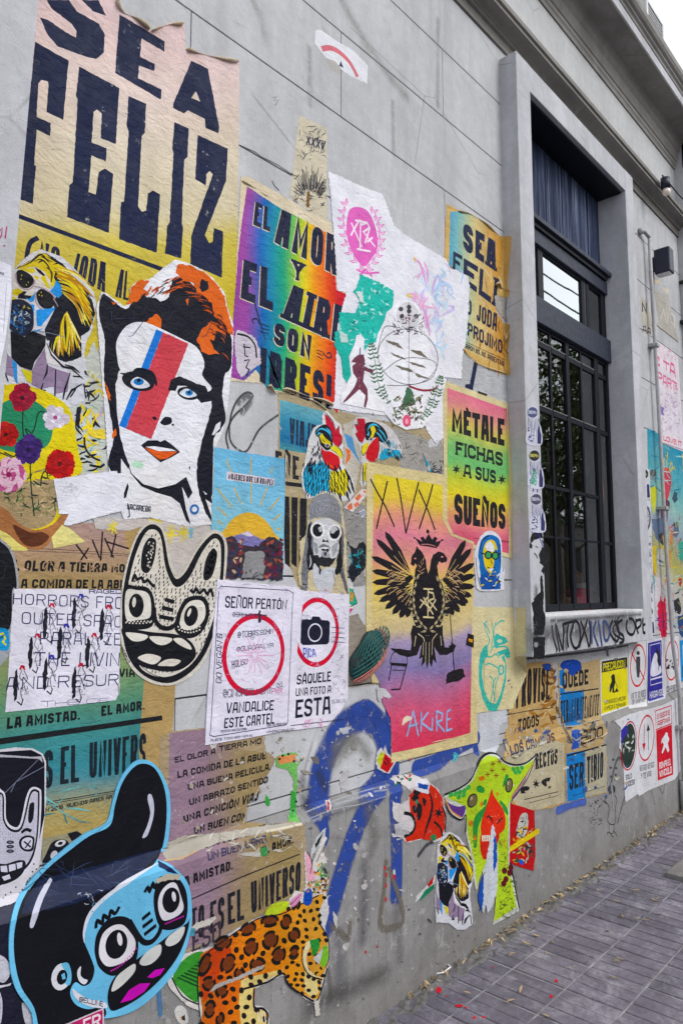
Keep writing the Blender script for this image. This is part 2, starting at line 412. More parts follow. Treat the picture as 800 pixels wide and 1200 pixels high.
# upper light
for (a, b) in ((3.552, 3.66), (3.93, 3.995), (4.545, 4.585), (4.62, 4.665), (4.865, 4.938)): bar('upright', a, b, 3.336, 3.674, .004)
for (a, b) in ((3.66, 3.93), (3.995, 4.545), (4.665, 4.865)):
    pane(a, b, 3.336, 3.674, m='glass_film' if a < 4.5 else 'glass')
    bar('beading', a, b, 3.338, 3.352, .012); bar('beading', a, b, 3.66, 3.672, .012)
bar('beading', 4.590, 4.615, 3.337, 3.673, .01, 'beam')
# lower light: five leaves
mull = [(3.552, 3.61), (3.83, 3.875), (4.055, 4.078), (4.268, 4.312), (4.492, 4.512), (4.705, 4.765), (4.905, 4.938)]
for i, (a, b) in enumerate(mull): bar('mullion', a, b, 1.47, 3.174, .0 if b-a > .03 else .012)
bars_z = [3.062, 2.665, 2.205, 1.905]
for i in range(len(mull)-1):
    a, b = mull[i][1], mull[i+1][0]
    zs = [3.15]+(bars_z if i < 5 else [3.062, 2.665, 1.905])+[1.50]
    bar('glazing_bar', a, b, 3.155, 3.174, .006); bar('glazing_bar', a, b, 1.47, 1.51, .006)
    for j in range(len(zs)-1):
        zt, zb = zs[j], zs[j+1]
        pane(a, b, zb-.002, zt+.002)
        if j < len(zs)-2:
            th = .016 if j < 2 else (.011 if j == 2 else .007)
            bar('glazing_bar', a, b, zb-th, zb+th, .008 if th > .01 else .02)
            if j in (0, 1) and i < 5: bar('beading', a, b, zb+th, zb+th+.004, .002, 'grey_metal')
# orange lozenge sign behind the right leaf
dm = wpart('hanging_sign', mesh('sign', [(4.795, .105, 2.27), (4.835, .105, 2.07), (4.875, .105, 2.27), (4.835, .105, 2.47),
        (4.795, .112, 2.27), (4.835, .112, 2.07), (4.875, .112, 2.27), (4.835, .112, 2.47)], [(0, 1, 2, 3), (7, 6, 5, 4), (0, 4, 5, 1), (1, 5, 6, 2), (2, 6, 7, 3), (3, 7, 4, 0)]),
        mat_simple('orange_sign', (.62, .22, .04), .5, .1))
dm['label'] = 'orange diamond sign behind the glass'
dw = wpart('sign_emblem', mesh('em', [(4.822, .1035, 2.235), (4.850, .1035, 2.24), (4.853, .1035, 2.30), (4.838, .1035, 2.325), (4.820, .1035, 2.30)], [(0, 1, 2, 3, 4)]), 'cloth_white')
# dark room behind
room = link('room', mesh('room', [(2.9, .21, 0.4), (8.5, .21, 0.4), (8.5, 5, 0.4), (2.9, 5, 0.4), (2.9, .21, 4.8), (8.5, .21, 4.8), (8.5, 5, 4.8), (2.9, 5, 4.8)],
     [(0, 1, 2, 3), (7, 6, 5, 4), (2, 6, 7, 3), (1, 5, 6, 2), (0, 3, 7, 4)]), mat_simple('room_plaster', (.10, .14, .14), .9, .25, 1.5))
tag(room, kind='structure')

# neighbouring window surround at the left edge of the picture
lw = empty('window_surround', (.0, 0, .8), 'grey rendered window surround standing proud of the wall at the far left edge', 'window surround')
pts = [(.772, 3.22), (.745, 2.484), (.736, 2.214), (.726, 1.95), (.705, 1.5)]
vs = []
outline = [(.785, 4.55)]+pts+[(.700, 1.257), (.40, 1.257), (.40, 4.55)]
n = len(outline)
bm = bmesh.new(); fv = [bm.verts.new((x, FRY, z)) for x, z in outline]; bv = [bm.verts.new((x, .005, z)) for x, z in outline]
bm.faces.new(fv); bm.faces.new(bv[::-1])
for i in range(n): bm.faces.new((fv[i], bv[i], bv[(i+1) % n], fv[(i+1) % n]))
bmesh.ops.recalc_face_normals(bm, faces=bm.faces)
o = link('jamb', bm_mesh('jamb', bm), 'surround'); o.parent = lw; o.matrix_parent_inverse = Matrix.Translation(-Vector(lw.location))

# ================================================================ PASTED PAPER: flat print built as thin layered faces on the wall
def attach(o, p):
    o.parent = p; o.matrix_parent_inverse = Matrix.Translation(-Vector(p.location)); return o
GL = {}
def G(ch, w, *st): GL[ch] = (w, [[tuple(map(float, q.split(','))) for q in s.split()] for s in st])
G('A', 1, "0,0 .2,1 .8,1 1,0", ".1,.3 .9,.3"); G('B', .95, "0,0 0,1 .75,1 1,.88 1,.62 .8,.52 0,.52", ".8,.52 1,.42 1,.12 .75,0 0,0")
G('C', .92, "1,.68 1,.88 .75,1 .25,1 0,.88 0,.12 .25,0 .75,0 1,.12 1,.32"); G('D', .95, "0,0 0,1 .72,1 1,.87 1,.13 .72,0 0,0")
G('E', .82, "1,1 0,1 0,0 1,0", "0,.52 .85,.52"); G('F', .8, "1,1 0,1 0,0", "0,.52 .85,.52")
G('G', .95, "1,.70 1,.88 .75,1 .25,1 0,.88 0,.12 .25,0 .75,0 1,.12 1,.46 .55,.46"); G('H', .95, "0,0 0,1", "1,0 1,1", "0,.52 1,.52")
G('I', .0, "0,0 0,1"); G('J', .7, "1,1 1,.12 .75,0 .25,0 0,.12 0,.3"); G('K', 1, "0,0 0,1", "1,1 .1,.45", ".3,.58 1,0")
G('L', .78, "0,1 0,0 1,0"); G('M', 1.3, "0,0 0,1 .5,.25 1,1 1,0"); G('N', 1, "0,0 0,1 1,0 1,1")
G('O', .95, "0,.5 0,.88 .25,1 .75,1 1,.88 1,.12 .75,0 .25,0 0,.12 0,.5"); G('P', .92, "0,0 0,1 .75,1 1,.88 1,.58 .75,.46 0,.46")
G('Q', .95, "0,.5 0,.88 .25,1 .75,1 1,.88 1,.12 .75,0 .25,0 0,.12 0,.5", ".6,.2 1.05,-.08"); G('R', .97, "0,0 0,1 .75,1 1,.88 1,.62 .75,.5 0,.5", ".6,.5 1,0")
G('S', .92, "1,.75 1,.88 .75,1 .25,1 0,.88 0,.64 .2,.53 .8,.47 1,.36 1,.12 .75,0 .25,0 0,.12 0,.25"); G('T', .95, "0,1 1,1", ".5,1 .5,0")
G('U', .95, "0,1 0,.12 .25,0 .75,0 1,.12 1,1"); G('V', 1, "0,1 .42,0 .58,0 1,1"); G('W', 1.35, "0,1 .22,0 .5,.7 .78,0 1,1")
G('X', 1, "0,0 1,1", "0,1 1,0"); G('Y', 1, "0,1 .5,.5 .5,0", "1,1 .5,.5"); G('Z', .9, "0,1 1,1 0,0 1,0")
G('0', .85, "0,.5 0,.88 .25,1 .75,1 1,.88 1,.12 .75,0 .25,0 0,.12 0,.5"); G('1', .35, "0,.8 1,1 1,0"); G('2', .85, "0,.75 0,.88 .25,1 .75,1 1,.88 1,.62 0,.1 0,0 1,0")
G('5', .85, "1,1 0,1 0,.55 .75,.55 1,.45 1,.12 .75,0 .25,0 0,.12"); G('6', .85, "1,.88 .75,1 .25,1 0,.88 0,.12 .25,0 .75,0 1,.12 1,.45 .75,.55 0,.55"); G('8', .85, ".25,.52 0,.64 0,.88 .25,1 .75,1 1,.88 1,.64 .75,.52 .25,.52 0,.4 0,.12 .25,0 .75,0 1,.12 1,.4 .75,.52")
G('.', 0, "0,0 0,.09"); G(',', 0, "0,-.08 0,.09"); G('!', 0, "0,1 0,.32", "0,0 0,.09"); G("'", 0, "0,1 0,.8"); G(' ', .42)
G('@', 1.2, ".75,.3 .75,.65 .5,.72 .28,.6 .28,.4 .5,.28 .75,.4 .95,.3 1,.6 .8,.92 .4,1 .08,.8 0,.45 .2,.08 .6,0 .85,.08"); G('-', .5, "0,.5 1,.5"); G('/', .6, "0,0 1,1")
G('(', .2, "1,1 0,.7 0,.3 1,0"); G('♥', .9, ".5,0 0,.55 .05,.85 .3,.9 .5,.65 .7,.9 .95,.85 1,.55 .5,0"); G('¿', .8, "1,.2 .75,.0 .25,0 0,.15 0,.3 .5,.5 .5,.68", ".5,.88 .5,1")
def acc(base, ch, *st):
    w_, s_ = GL[base]; GL[ch] = (w_, s_+[[tuple(map(float, q.split(','))) for q in s.split()] for s in st])
acc('E', 'É', ".35,1.14 .7,1.27"); acc('A', 'Á', ".35,1.14 .7,1.27"); acc('O', 'Ó', ".35,1.14 .7,1.27"); acc('I', 'Í', "-.1,1.14 .25,1.27"); acc('N', 'Ñ', ".1,1.13 .35,1.2 .65,1.13 .9,1.2"); acc('U', 'Ú', ".35,1.14 .7,1.27")
SERIF = {'A': [(0, 0), (1, 0)], 'E': [], 'F': [(0, 0)], 'H': [(0, 0), (1, 0), (0, 1), (1, 1)], 'I': [(0, 0), (0, 1)], 'K': [(0, 0), (1, 0), (0, 1), (1, 1)], 'L': [], 'M': [(0, 0), (1, 0)], 'N': [(0, 0), (1, 1)], 'P': [(0, 0)], 'R': [(0, 0), (1, 0)], 'T': [(.5, 0)], 'U': [(0, 1), (1, 1)], 'Y': [(.5, 0), (0, 1), (1, 1)], 'B': [], 'D': [], 'C': [], 'S': [], 'O': []}

def ribbon(pts, hw, closed=False, taper=False):
    """2D polyline -> left/right offset points"""
    n = len(pts); out = []
    if closed: pts = pts[:-1] if pts[0] == pts[-1] else pts; n = len(pts)
    for i in range(n):
        p = Vector(pts[i]); a = Vector(pts[i-1]) if (i or closed) else None; b = Vector(pts[(i+1) % n]) if (i < n-1 or closed) else None
        d1 = (p-a).normalized() if a is not None and (p-a).length > 1e-9 else None
        d2 = (b-p).normalized() if b is not None and (b-p).length > 1e-9 else None
        if d1 is None and d2 is None: d1 = d2 = Vector((1, 0))
        d1 = d1 or d2; d2 = d2 or d1
        n1 = Vector((-d1.y, d1.x)); n2 = Vector((-d2.y, d2.x)); m = n1+n2
        if m.length < 1e-4: m = n1.copy(); k = 1
        else:
            m.normalize(); k = min(1/max(.3, m.dot(n1)), 1.6)
        h = hw
        if taper: h = hw*max(.15, math.sin(math.pi*(i+.35)/(n-.3)))
        out.append((p+m*h*k, p-m*h*k))
    q = []
    for i in range(len(out)-(0 if closed else 1)):
        j = (i+1) % len(out); q.append([out[i][0], out[j][0], out[j][1], out[i][1]])
    return q
def smooth(pts, closed=True, k=4):
    n = len(pts); out = []
    for i in range(n if closed else n-1):
        p0 = pts[(i-1) % n] if (closed or i) else pts[0]; p1 = pts[i]; p2 = pts[(i+1) % n]; p3 = pts[(i+2) % n] if (closed or i < n-2) else pts[-1]
        for s in range(k):
            t = s/k; t2 = t*t; t3 = t2*t
            out.append(tuple(.5*((2*p1[d])+(-p0[d]+p2[d])*t+(2*p0[d]-5*p1[d]+4*p2[d]-p3[d])*t2+(-p0[d]+3*p1[d]-3*p2[d]+p3[d])*t3) for d in (0, 1)))
    if not closed: out.append(tuple(pts[-1]))
    return out
def roughen(pts, amp, step, rn, closed=True):
    out = []; n = len(pts)
    for i in range(n if closed else n-1):
        a, b = pts[i], pts[(i+1) % n]; L = math.hypot(b[0]-a[0], b[1]-a[1]); k = max(1, int(L/step))
        for s in range(k):
            t = s/k; out.append((a[0]+(b[0]-a[0])*t+rn.uniform(-amp, amp)*(1 if s else .5), a[1]+(b[1]-a[1])*t+rn.uniform(-amp, amp)*(1 if s else .5)))
    if not closed: out.append(pts[-1])
    return out

SUBP = {'pupil': 'eye_white', 'iris': 'eye_white', 'glint': 'eye_white', 'badge_lettering': 'badge', 'header_lettering': 'black_header', 'camera_lens': 'camera_symbol', 'goggle_lens': 'goggles', 'lens': 'glasses', 'snow': 'mountain', 'panel_lettering': 'red_panel', 'running_figure': 'red_panel', 'leaf_vein': 'leaf', 'nostril': 'nose', 'nose_edge': 'nose', 'ear_inside': 'body', 'cuff_button': 'stencil_cuff', 'wattle_glow': 'wattle', 'teeth': 'mouth', 'monogram': 'emblem'}
SAMEK = {'fur', 'stipple', 'ear_dots', 'spot', 'eye_bag', 'spray_dot'}
TINY = {'hair_strand', 'fur', 'mask_detail', 'hat_stripe', 'neck_feather', 'feather', 'watercolour', 'stain', 'ear_cells', 'stipple', 'figure_line', 'jacket_line', 'crack', 'drip', 'yellow_splash', 'drawing', 'ear_line', 'pink_scribble', 'wing_mark', 'rosette', 'spot', 'fern', 'wreath_vein', 'wreath', 'hair_highlight_', 'leaf_vein', 'wing_scale', 'tail_mark', 'flower_petal'}
def inside(p, poly):
    c_ = False; n = len(poly)
    for i in range(n):
        (x1, y1), (x2, y2) = poly[i], poly[(i+1) % n]
        if (y1 > p[1]) != (y2 > p[1]) and p[0] < (x2-x1)*(p[1]-y1)/(y2-y1)+x1: c_ = not c_
    return c_
class Art:
    """one pasted thing; coordinates are traced in a window of the photograph (ox, oy, scale) and projected onto the real surface"""
    count = 0
    def __init__(s, name, label, cat, level, crop=(0, 0, 1), surf='wall', mat='print', group=None, seed=None, loc=None):
        Art.count += 1
        s.name, s.label, s.cat, s.group, s.mat = name, label, cat, group, mat
        s.base = .0005+level*.0010+Art.count*.0000011; s.k = 0; s.c = crop; s.surf, s.fold = SURF[surf] if isinstance(surf, str) else surf
        s.sname = surf; s.parts = {}; s.rn = random.Random(seed if seed is not None else Art.count*7+1); s.alpha = False
        s.pmat = {}; s.plabel = {}; s.piece = 0; s.np = 0; s.force = False
    def begin(s, q, part=''):
        if part not in SAMEK: s.k += 1
        xs = [a[0] for a in q]; ys = [a[1] for a in q]; w, h = (max(xs)-min(xs))/s.c[2], (max(ys)-min(ys))/s.c[2]
        if s.force or part in TINY or max(w, h) < 10 or min(w, h) < 1.5 and max(w, h) < 18: s.piece = 0
        else: s.np += 1; s.piece = s.np
    def px(s, q): return (s.c[0]+q[0]/s.c[2], s.c[1]+q[1]/s.c[2])
    def pts(s, st): return [tuple(map(float, q.split(','))) for q in st.split()] if isinstance(st, str) else list(st)
    def w(s, q): return s.surf(*s.px(q))
    def scale(s, q):
        a = s.w(q); b = s.w((q[0], q[1]+s.c[2])); return math.hypot(a[0]-b[0], a[1]-b[1])/s.c[2]
    def add(s, part, poly, colr, skirt=False):
        s.k += (.12 if part not in SAMEK else 0); s.parts.setdefault((part, s.piece), []).append((poly, s.k, colr, skirt))
    def p(s, part, st, colr, sm=0, rough=0, skirt=False, step=None):
        q = s.pts(st); s.begin(q, part)
        if sm: q = smooth(q, True, sm if sm > 1 else 4)
        if rough: q = roughen(q, rough, step or rough*2.5, s.rn)
        c = colr if callable(colr) else hexc(colr)
        s.add(part, [s.w(a) for a in q], c, skirt)
    def paper(s, st, colr, sm=0, rough=.8, part='paper', **k): s.p(part, st, colr, sm, rough, True, **k)
    def l(s, part, st, wd, colr, sm=0, closed=False, taper=False):
        q = s.pts(st); s.begin(q, part)
        if sm: q = smooth(q, closed, 4)
        sc = s.scale(q[len(q)//2]); wp = [s.w(a) for a in q]
        for r in ribbon(wp, wd*sc*(.66 if taper else .58), closed, taper): s.add(part, [tuple(v) for v in r], hexc(colr))
        s.k += 0
    def e(s, part, cx, cy, rx, ry, colr, ang=0, n=20, ring=0):
        ca, sa = math.cos(R(ang)), math.sin(R(ang)); pt = []
        for i in range(n):
            a = 2*math.pi*i/n; x, y = rx*math.cos(a), ry*math.sin(a); pt.append((cx+x*ca-y*sa, cy+x*sa+y*ca))
        if ring: s.l(part, pt+[pt[0]], ring, colr, closed=True)
        else: s.p(part, pt, colr)
    def dots(s, part, st, r, colr):
        for q in s.pts(st): s.e(part, q[0], q[1], r, r, colr, n=8)
    def quad(s, st):
        return [Vector(s.w(q)) for q in s.pts(st)]        # TL TR BR BL
    def t(s, part, quad, text, colr, pen=.17, slab=0, gap=None, jit=0, cut=1.0, wpen=None):
        TL, TR, BR, BL = s.quad(quad)
        W = ((TR-TL).length+(BR-BL).length)/2; H = ((TL-BL).length+(TR-BR).length)/2; pw = pen*H; g = gap*H if gap is not None else pw*.55
        qq = s.pts(quad); s.begin(qq, part); lh = (qq[3][1]-qq[0][1])/s.c[2]; big = lh >= 15 and not s.force
        if not big: s.piece = 0
        nn = sum(1 for c in text if c != ' '); tt = sum(GL[c][0] for c in text) or 1
        for _ in range(30):
            if (W-pw*nn-g*(len(text)-1))/tt >= 1.15*pw: break
            pw *= .95; g *= .95
        ws = [GL[c][0] for c in text]; inkfix = sum(pw for c in text if c != ' ')
        avail = W-inkfix-g*(len(text)-1); tot = sum(ws) or 1; u = avail/tot
        if u < 0: u = .1*H
        x = 0
        for c, wv in zip(text, ws):
            gw = wv*u; st = GL[c][1]
            if big and c != ' ': s.np += 1; s.piece = s.np
            for poly in st:
                q = [(x+pw/2+a*gw if c != ' ' else x, pw/2+b*(H-pw)) for a, b in poly]
                if jit: q = [(a+s.rn.uniform(-jit, jit)*H, b+s.rn.uniform(-jit, jit)*H) for a, b in q]
                if c in 'CGOQSUJ03689' and len(q) > 3:
                    z = [q[0]]
                    for (a0, b0), (a1, b1) in zip(q, q[1:]): z += [(a0*.75+a1*.25, b0*.75+b1*.25), (a0*.25+a1*.75, b0*.25+b1*.75)]
                    q = z+[q[-1]]
                cl = len(q) > 3 and poly[0] == poly[-1]
                if not cl and len(q) > 1:     # butt caps run to the outline
                    def ext(a, b):
                        d = Vector(a)-Vector(b); d = d.normalized()*pw/2 if d.length > 0 else d; return (a[0]+d.x, a[1]+d.y)
                    if poly[0][1] in (0., 1.) or not jit: q[0] = ext(q[0], q[1]) if poly[0][1] in (0., 1.) else q[0]
                    q[-1] = ext(q[-1], q[-2]) if poly[-1][1] in (0., 1.) else q[-1]
                for r in ribbon(q, pw/2, cl): s.add(part, [s.bil(v, W, H, TL, TR, BR, BL) for v in r], hexc(colr))
            if slab and c in SERIF:
                for (a, b) in SERIF[c]:
                    xc = x+pw/2+a*gw; yc = pw*slab*.36 if b == 0 else H-pw*slab*.36; h = pw*slab*.36; ww = pw*.82
                    r = [Vector((xc-ww, yc-h)), Vector((xc+ww, yc-h)), Vector((xc+ww, yc+h)), Vector((xc-ww, yc+h))]
                    s.add(part, [s.bil(v, W, H, TL, TR, BR, BL) for v in r], hexc(colr))
            x += gw+(pw if c != ' ' else 0)+g
    def bil(s, v, W, H, TL, TR, BR, BL):
        a, b = v.x/W, v.y/H; lo = BL.lerp(BR, a); hi = TL.lerp(TR, a); r = lo.lerp(hi, b); return (r.x, r.y)
    def scrib(s, part, box_, n, wd, cols, ln=20, wob=.6, taper=True):
        x0, y0, x1, y1 = box_; fo_ = s.force; s.force = True
        for i in range(n):
            x, y = s.rn.uniform(x0, x1), s.rn.uniform(y0, y1); a = s.rn.uniform(0, 6.28); q = [(x, y)]
            for j in range(4):
                a += s.rn.uniform(-wob, wob); x += math.cos(a)*ln/4; y += math.sin(a)*ln/4; q.append((min(max(x, x0), x1), min(max(y, y0), y1)))
            s.l(part, q, wd*s.rn.uniform(.6, 1.4), s.rn.choice(cols), taper=taper)
        s.force = fo_
    def spray(s, part, st, wd, colr, soft=.35, sm=1, closed=False, am=1.):
        q = s.pts(st)
        if sm: q = smooth(q, closed, 5)
        sc = s.scale(q[len(q)//2]); wp = [s.w(a) for a in q]; hw = wd*sc/2
        c = hexc(colr)[:3]; s.alpha = True
        offs = [(-1, 0.), (-(1-soft), am), ((1-soft), am), (1, 0.)]
        rails = []
        for o_, a_ in offs:
            rr = ribbon(wp, abs(o_)*hw, closed)
            side = 0 if o_ < 0 else 1
            ln = [(r[0] if side == 0 else r[3]) for r in rr]; last = rr[-1]; ln.append(last[1] if side == 0 else last[2]); rails.append((ln, a_))
        s.k += 1; s.np += 1; s.piece = s.np
        for (la, aa), (lb, ab) in zip(rails, rails[1:]):
            for i in range(len(la)-1):
                s.parts.setdefault((part, s.piece), []).append(([tuple(la[i]), tuple(la[i+1]), tuple(lb[i+1]), tuple(lb[i])], s.k, [(*c, aa), (*c, aa), (*c, ab), (*c, ab)], False))
        # rounded ends
        if not closed:
            for end, prev in ((wp[0], wp[1]), (wp[-1], wp[-2])):
                d = (Vector(end)-Vector(prev)).normalized(); a0 = math.atan2(d.y, d.x); n = 8
                arc = [a0-math.pi/2+math.pi*i/n for i in range(n+1)]; e0 = Vector(end); ri = hw*(1-soft)
                inner = [e0+Vector((math.cos(a), math.sin(a)))*ri for a in arc]; outer = [e0+Vector((math.cos(a), math.sin(a)))*hw for a in arc]
                s.parts[(part, s.piece)].append(([tuple(v) for v in inner], s.k, (*c, am), False))
                for i in range(n):
                    s.parts[(part, s.piece)].append(([tuple(inner[i]), tuple(outer[i]), tuple(outer[i+1]), tuple(inner[i+1])], s.k, [(*c, am), (*c, 0), (*c, 0), (*c, am)], False))
    def curl(s, st, size, colr='e6dcc4', back='cdbf9f', turn=165, inward=(0, 1), part='curled_edge'):
        """paper rolling off the wall along a traced edge; inward = direction (u,z) away from the poster body is the roll start"""
        q = smooth(s.pts(st), False, 5); wp = [Vector(s.w(a)) for a in q]; vs = []; fs = []; ns = 9; sc = s.scale(q[0]); n = len(wp)
        up = Vector(inward).normalized()
        for i, p_ in enumerate(wp):
            r = size*sc*(.55+.45*math.sin(i*.55+1))*(.25 if i in (0, n-1) else 1)*.34
            for j in range(ns):
                a = R(turn)*j/(ns-1); rr = r*(1-.35*j/(ns-1)); uz = p_+up*(math.sin(a)*rr); out = rr*(1-math.cos(a))
                vs.append(s.fold(uz.x, uz.y, s.base+.0008+out))
        for i in range(n-1):
            for j in range(ns-1): fs.append((i*ns+j, (i+1)*ns+j, (i+1)*ns+j+1, i*ns+j+1))
        me = mesh(part, vs, fs, True); ca = me.color_attributes.new('Col', 'FLOAT_COLOR', 'CORNER'); c1, c2 = hexc(colr), tuple(.5*(a+b) for a, b in zip(hexc(back), hexc('e8e0cc')))
        for pl_ in me.polygons:
            j = pl_.index % (ns-1); f = j/(ns-2)
            for li in pl_.loop_indices: ca.data[li].color = tuple(c1[x]*(1-f)+c2[x]*f for x in range(4))
        s.extra = getattr(s, 'extra', []); s.extra.append((part, me))
    def build(s, mat=None):

        allp = [v for fl in s.parts.values() for f in fl for v in f[0]]
        cx = sum(v[0] for v in allp)/len(allp); z0 = min(v[1] for v in allp)
        root = empty(s.name, s.fold(cx, z0, 0), s.label, s.cat, s.group)
        st_ = min(.000006, .0009/max(1, s.k))
        for (pn, pk), fl in s.parts.items():
            bm = bmesh.new(); L = bm.loops.layers.float_color.new('Col'); G2 = bm.faces.layers.int.new('gid'); fns = []
            for (poly, off, c, skirt) in fl:
                off = s.base+off*st_
                us = [v[0] for v in poly]; zs = [v[1] for v in poly]
                q = []
                for v in poly:
                    if not q or math.hypot(v[0]-q[-1][0], v[1]-q[-1][1]) > 1e-6: q.append(v)
                if len(q) > 2 and math.hypot(q[0][0]-q[-1][0], q[0][1]-q[-1][1]) < 1e-6: q.pop()
                if len(q) < 3: continue
                ar = sum(q[i][0]*q[(i+1) % len(q)][1]-q[(i+1) % len(q)][0]*q[i][1] for i in range(len(q)))
                cc = c
                if ar < 0:
                    q = q[::-1]
                    if isinstance(c, list): cc = c[::-1]
                vs = [bm.verts.new((v[0], off, v[1])) for v in q]
                f = bm.faces.new(vs)
                if callable(cc): fns.append((f, cc, len(fns)+1)); f[G2] = len(fns)
                else:
                    for i, lp in enumerate(f.loops): lp[L] = cc[i] if isinstance(cc, list) and len(cc) == len(f.loops) else (cc if not isinstance(cc, list) else cc[0])
                if skirt:
                    sk = tuple(x*.8 for x in ((.5, .48, .42) if callable(cc) else cc[:3]))+(1,)
                    n = len(vs); lo = [bm.verts.new((v[0], .0, v[1])) for v in q]; hi = [bm.verts.new((v[0], off, v[1])) for v in q]
                    for i in range(n):
                        g = bm.faces.new((hi[i], lo[i], lo[(i+1) % n], hi[(i+1) % n]))
                        for lp in g.loops: lp[L] = sk
            bm.normal_update()
            big = [f for f in bm.faces if len(f.verts) > 4]
            if big: bmesh.ops.triangulate(bm, faces=big, ngon_method='EAR_CLIP')
            if fns:
                gf = [f for f in bm.faces if f[G2]]
                us = [v.co.x for f in gf for v in f.verts]; zs = [v.co.z for f in gf for v in f.verts]
                for i in range(1, 26):
                    for ax in (0, 1):
                        lo, hi = (min(us), max(us)) if ax == 0 else (min(zs), max(zs)); v = lo+(hi-lo)*i/26
                        gf = [f for f in bm.faces if f[G2]]; ge = list({e for f in gf for e in f.edges}); gv = list({v_ for f in gf for v_ in f.verts})
                        bmesh.ops.bisect_plane(bm, geom=gf+ge+gv, plane_co=(v, 0, v), plane_no=(1, 0, 0) if ax == 0 else (0, 0, 1))
                for f in bm.faces:
                    if f[G2]:
                        fn = fns[f[G2]-1][1]
                        for lp in f.loops: lp[L] = fn(lp.vert.co.x, lp.vert.co.z)
            if s.sname in ('wall', 'right'):
                us = [v.co.x for v in bm.verts]; zs = [v.co.z for v in bm.verts]
                for zc in (ZL, ZU):
                    if min(zs) < zc < max(zs): bmesh.ops.bisect_plane(bm, geom=bm.faces[:]+bm.edges[:]+bm.verts[:], plane_co=(0, 0, zc), plane_no=(0, 0, 1))
                if s.sname == 'wall' and min(us) < FRX0 < max(us): bmesh.ops.bisect_plane(bm, geom=bm.faces[:]+bm.edges[:]+bm.verts[:], plane_co=(FRX0, 0, 0), plane_no=(1, 0, 0))
            for v in bm.verts: v.co = s.fold(v.co.x, v.co.z, v.co.y)
            bm.normal_update()
            o = link(pn, bm_mesh(pn, bm), s.pmat.get(pn, mat or ('spray' if s.alpha and pn == 'spray' else s.mat))); attach(o, root)
            if pk == 0 and pn != 'spray': o['kind'] = 'stuff'
            if pn in s.plabel: o['label'] = s.plabel[pn]
        kids = list(root.children)
        def cen(o): return sum((Vector(c) for c in o.bound_box), Vector())/8
        for o in kids:
            pr = SUBP.get(o.name.split('.')[0])
            cs_ = [q for q in kids if pr and q.name.split('.')[0] == pr and q.get('kind') != 'stuff']
            if cs_:
                b = min(cs_, key=lambda q: (cen(q)-cen(o)).length); o.parent = b; o.matrix_parent_inverse = Matrix.Identity(4)
        for pn, me in getattr(s, 'extra', []): attach(link(pn, me, s.mat), root)
        return root
def grad(art, quad, stops, axis='v', warp=.04):
    """colour print that blends between inks across a poster (rainbow roll printing)"""
    TL, TR, BR, BL = art.quad(quad); cs = [(t, hexc(h)) for t, h in stops]
    O = Vector(TL); ex = TR-TL; ey = BL-TL; det = ex.x*ey.y-ex.y*ey.x
    def fn(u, z):
        d = Vector((u, z))-O; a = (d.x*ey.y-d.y*ey.x)/det; b = (ex.x*d.y-ex.y*d.x)/det
        t = (b if axis == 'v' else a)+warp*math.sin((a if axis == 'v' else b)*7)*.5
        t = min(max(t, cs[0][0]), cs[-1][0])
        for (t0, c0), (t1, c1) in zip(cs, cs[1:]):
            if t <= t1:
                f = (t-t0)/max(1e-6, t1-t0); return tuple(c0[i]*(1-f)+c1[i]*f for i in range(3))+(1.,)
        return cs[-1][1]
    return fn
INK = '141b38'; K = '0c0f1e'

# ================================================================ upper left: big letter poster, portraits, stickers
A = Art('poster', 'huge torn poster reading SEA FELIZ in navy block letters, cream fading to yellow', 'poster', 0, (0, 0, 2.6667), group=None, mat='worn')
A.paper("128,-160 128,-60 120,0 45,800 20,1050 0,1180 300,1120 330,1010 728,1075 738,900 745,560 748,192 700,180 620,165 580,150 576,75 540,70 500,82 470,95 430,62 385,40 358,0 350,-40 345,-160",
        grad(A, "100,0 750,150 745,860 20,860", [(0, 'd9c2c4'), (.25, 'dccbc6'), (.5, 'd2c8b6'), (.78, 'cfc5a6'), (.90, 'c9ba58'), (1.15, 'c2b03e')]), rough=2)
INKN = '161f40'
for st in ("147,0 215,0 240,35 310,75 328,110 325,165 300,185 262,175 180,145 150,110 125,55 150,62 205,100 238,118 240,98 225,75 160,25", "255,0 308,0 332,50 290,35",
    "374,45 515,130 514,163 443,120 438,178 484,200 482,222 435,205 432,245 505,280 503,312 360,228",
    "598,190 650,215 685,400 682,417 642,400 640,372 587,345 575,355 541,338 541,325",
    "110,130 215,190 198,375 146,350 152,270 150,255 130,250 120,262 115,365 160,385 157,425 115,405 108,515 113,520 103,637 60,622 85,380",
    "248,208 373,275 362,450 315,432 318,355 303,342 293,350 287,445 334,463 331,505 286,485 277,600 300,608 308,540 328,527 354,543 340,728 210,678 217,580 228,570 243,310 238,300",
    "402,300 457,325 453,415 443,425 432,645 443,662 457,658 462,605 478,595 500,608 490,790 373,748 378,632 388,630 402,410 396,395",
    "545,382 590,402 586,490 576,500 568,700 572,710 566,808 516,792 523,705 530,695 542,480 538,465",
    "618,422 712,465 706,565 640,735 655,760 665,755 668,712 697,724 693,868 594,825 598,735 665,545 655,535 645,545 643,580 610,560"):
    A.p('lettering', st, INKN, rough=.9, step=9)
A.p('paper_counter', "612,285 626,318 598,306", 'cfc2b8')
A.p('printed_rule', "58,668 515,838 515,852 57,682", INKN); A.p('printed_rule', "640,905 690,925 690,940 640,920", INKN)
A.c = (0, 280, 4)
A.t('lettering', "350,62 500,112 492,252 322,168", "JODA", INK, .15); A.t('lettering', "565,140 606,155 601,290 540,270", "AL", INK, .15)
A.t('lettering', "190,8 284,45 275,150 180,110", "NO", INK, .17); A.l('lettering', "180,-5 145,15 130,60 125,110", 18, INK, sm=1)
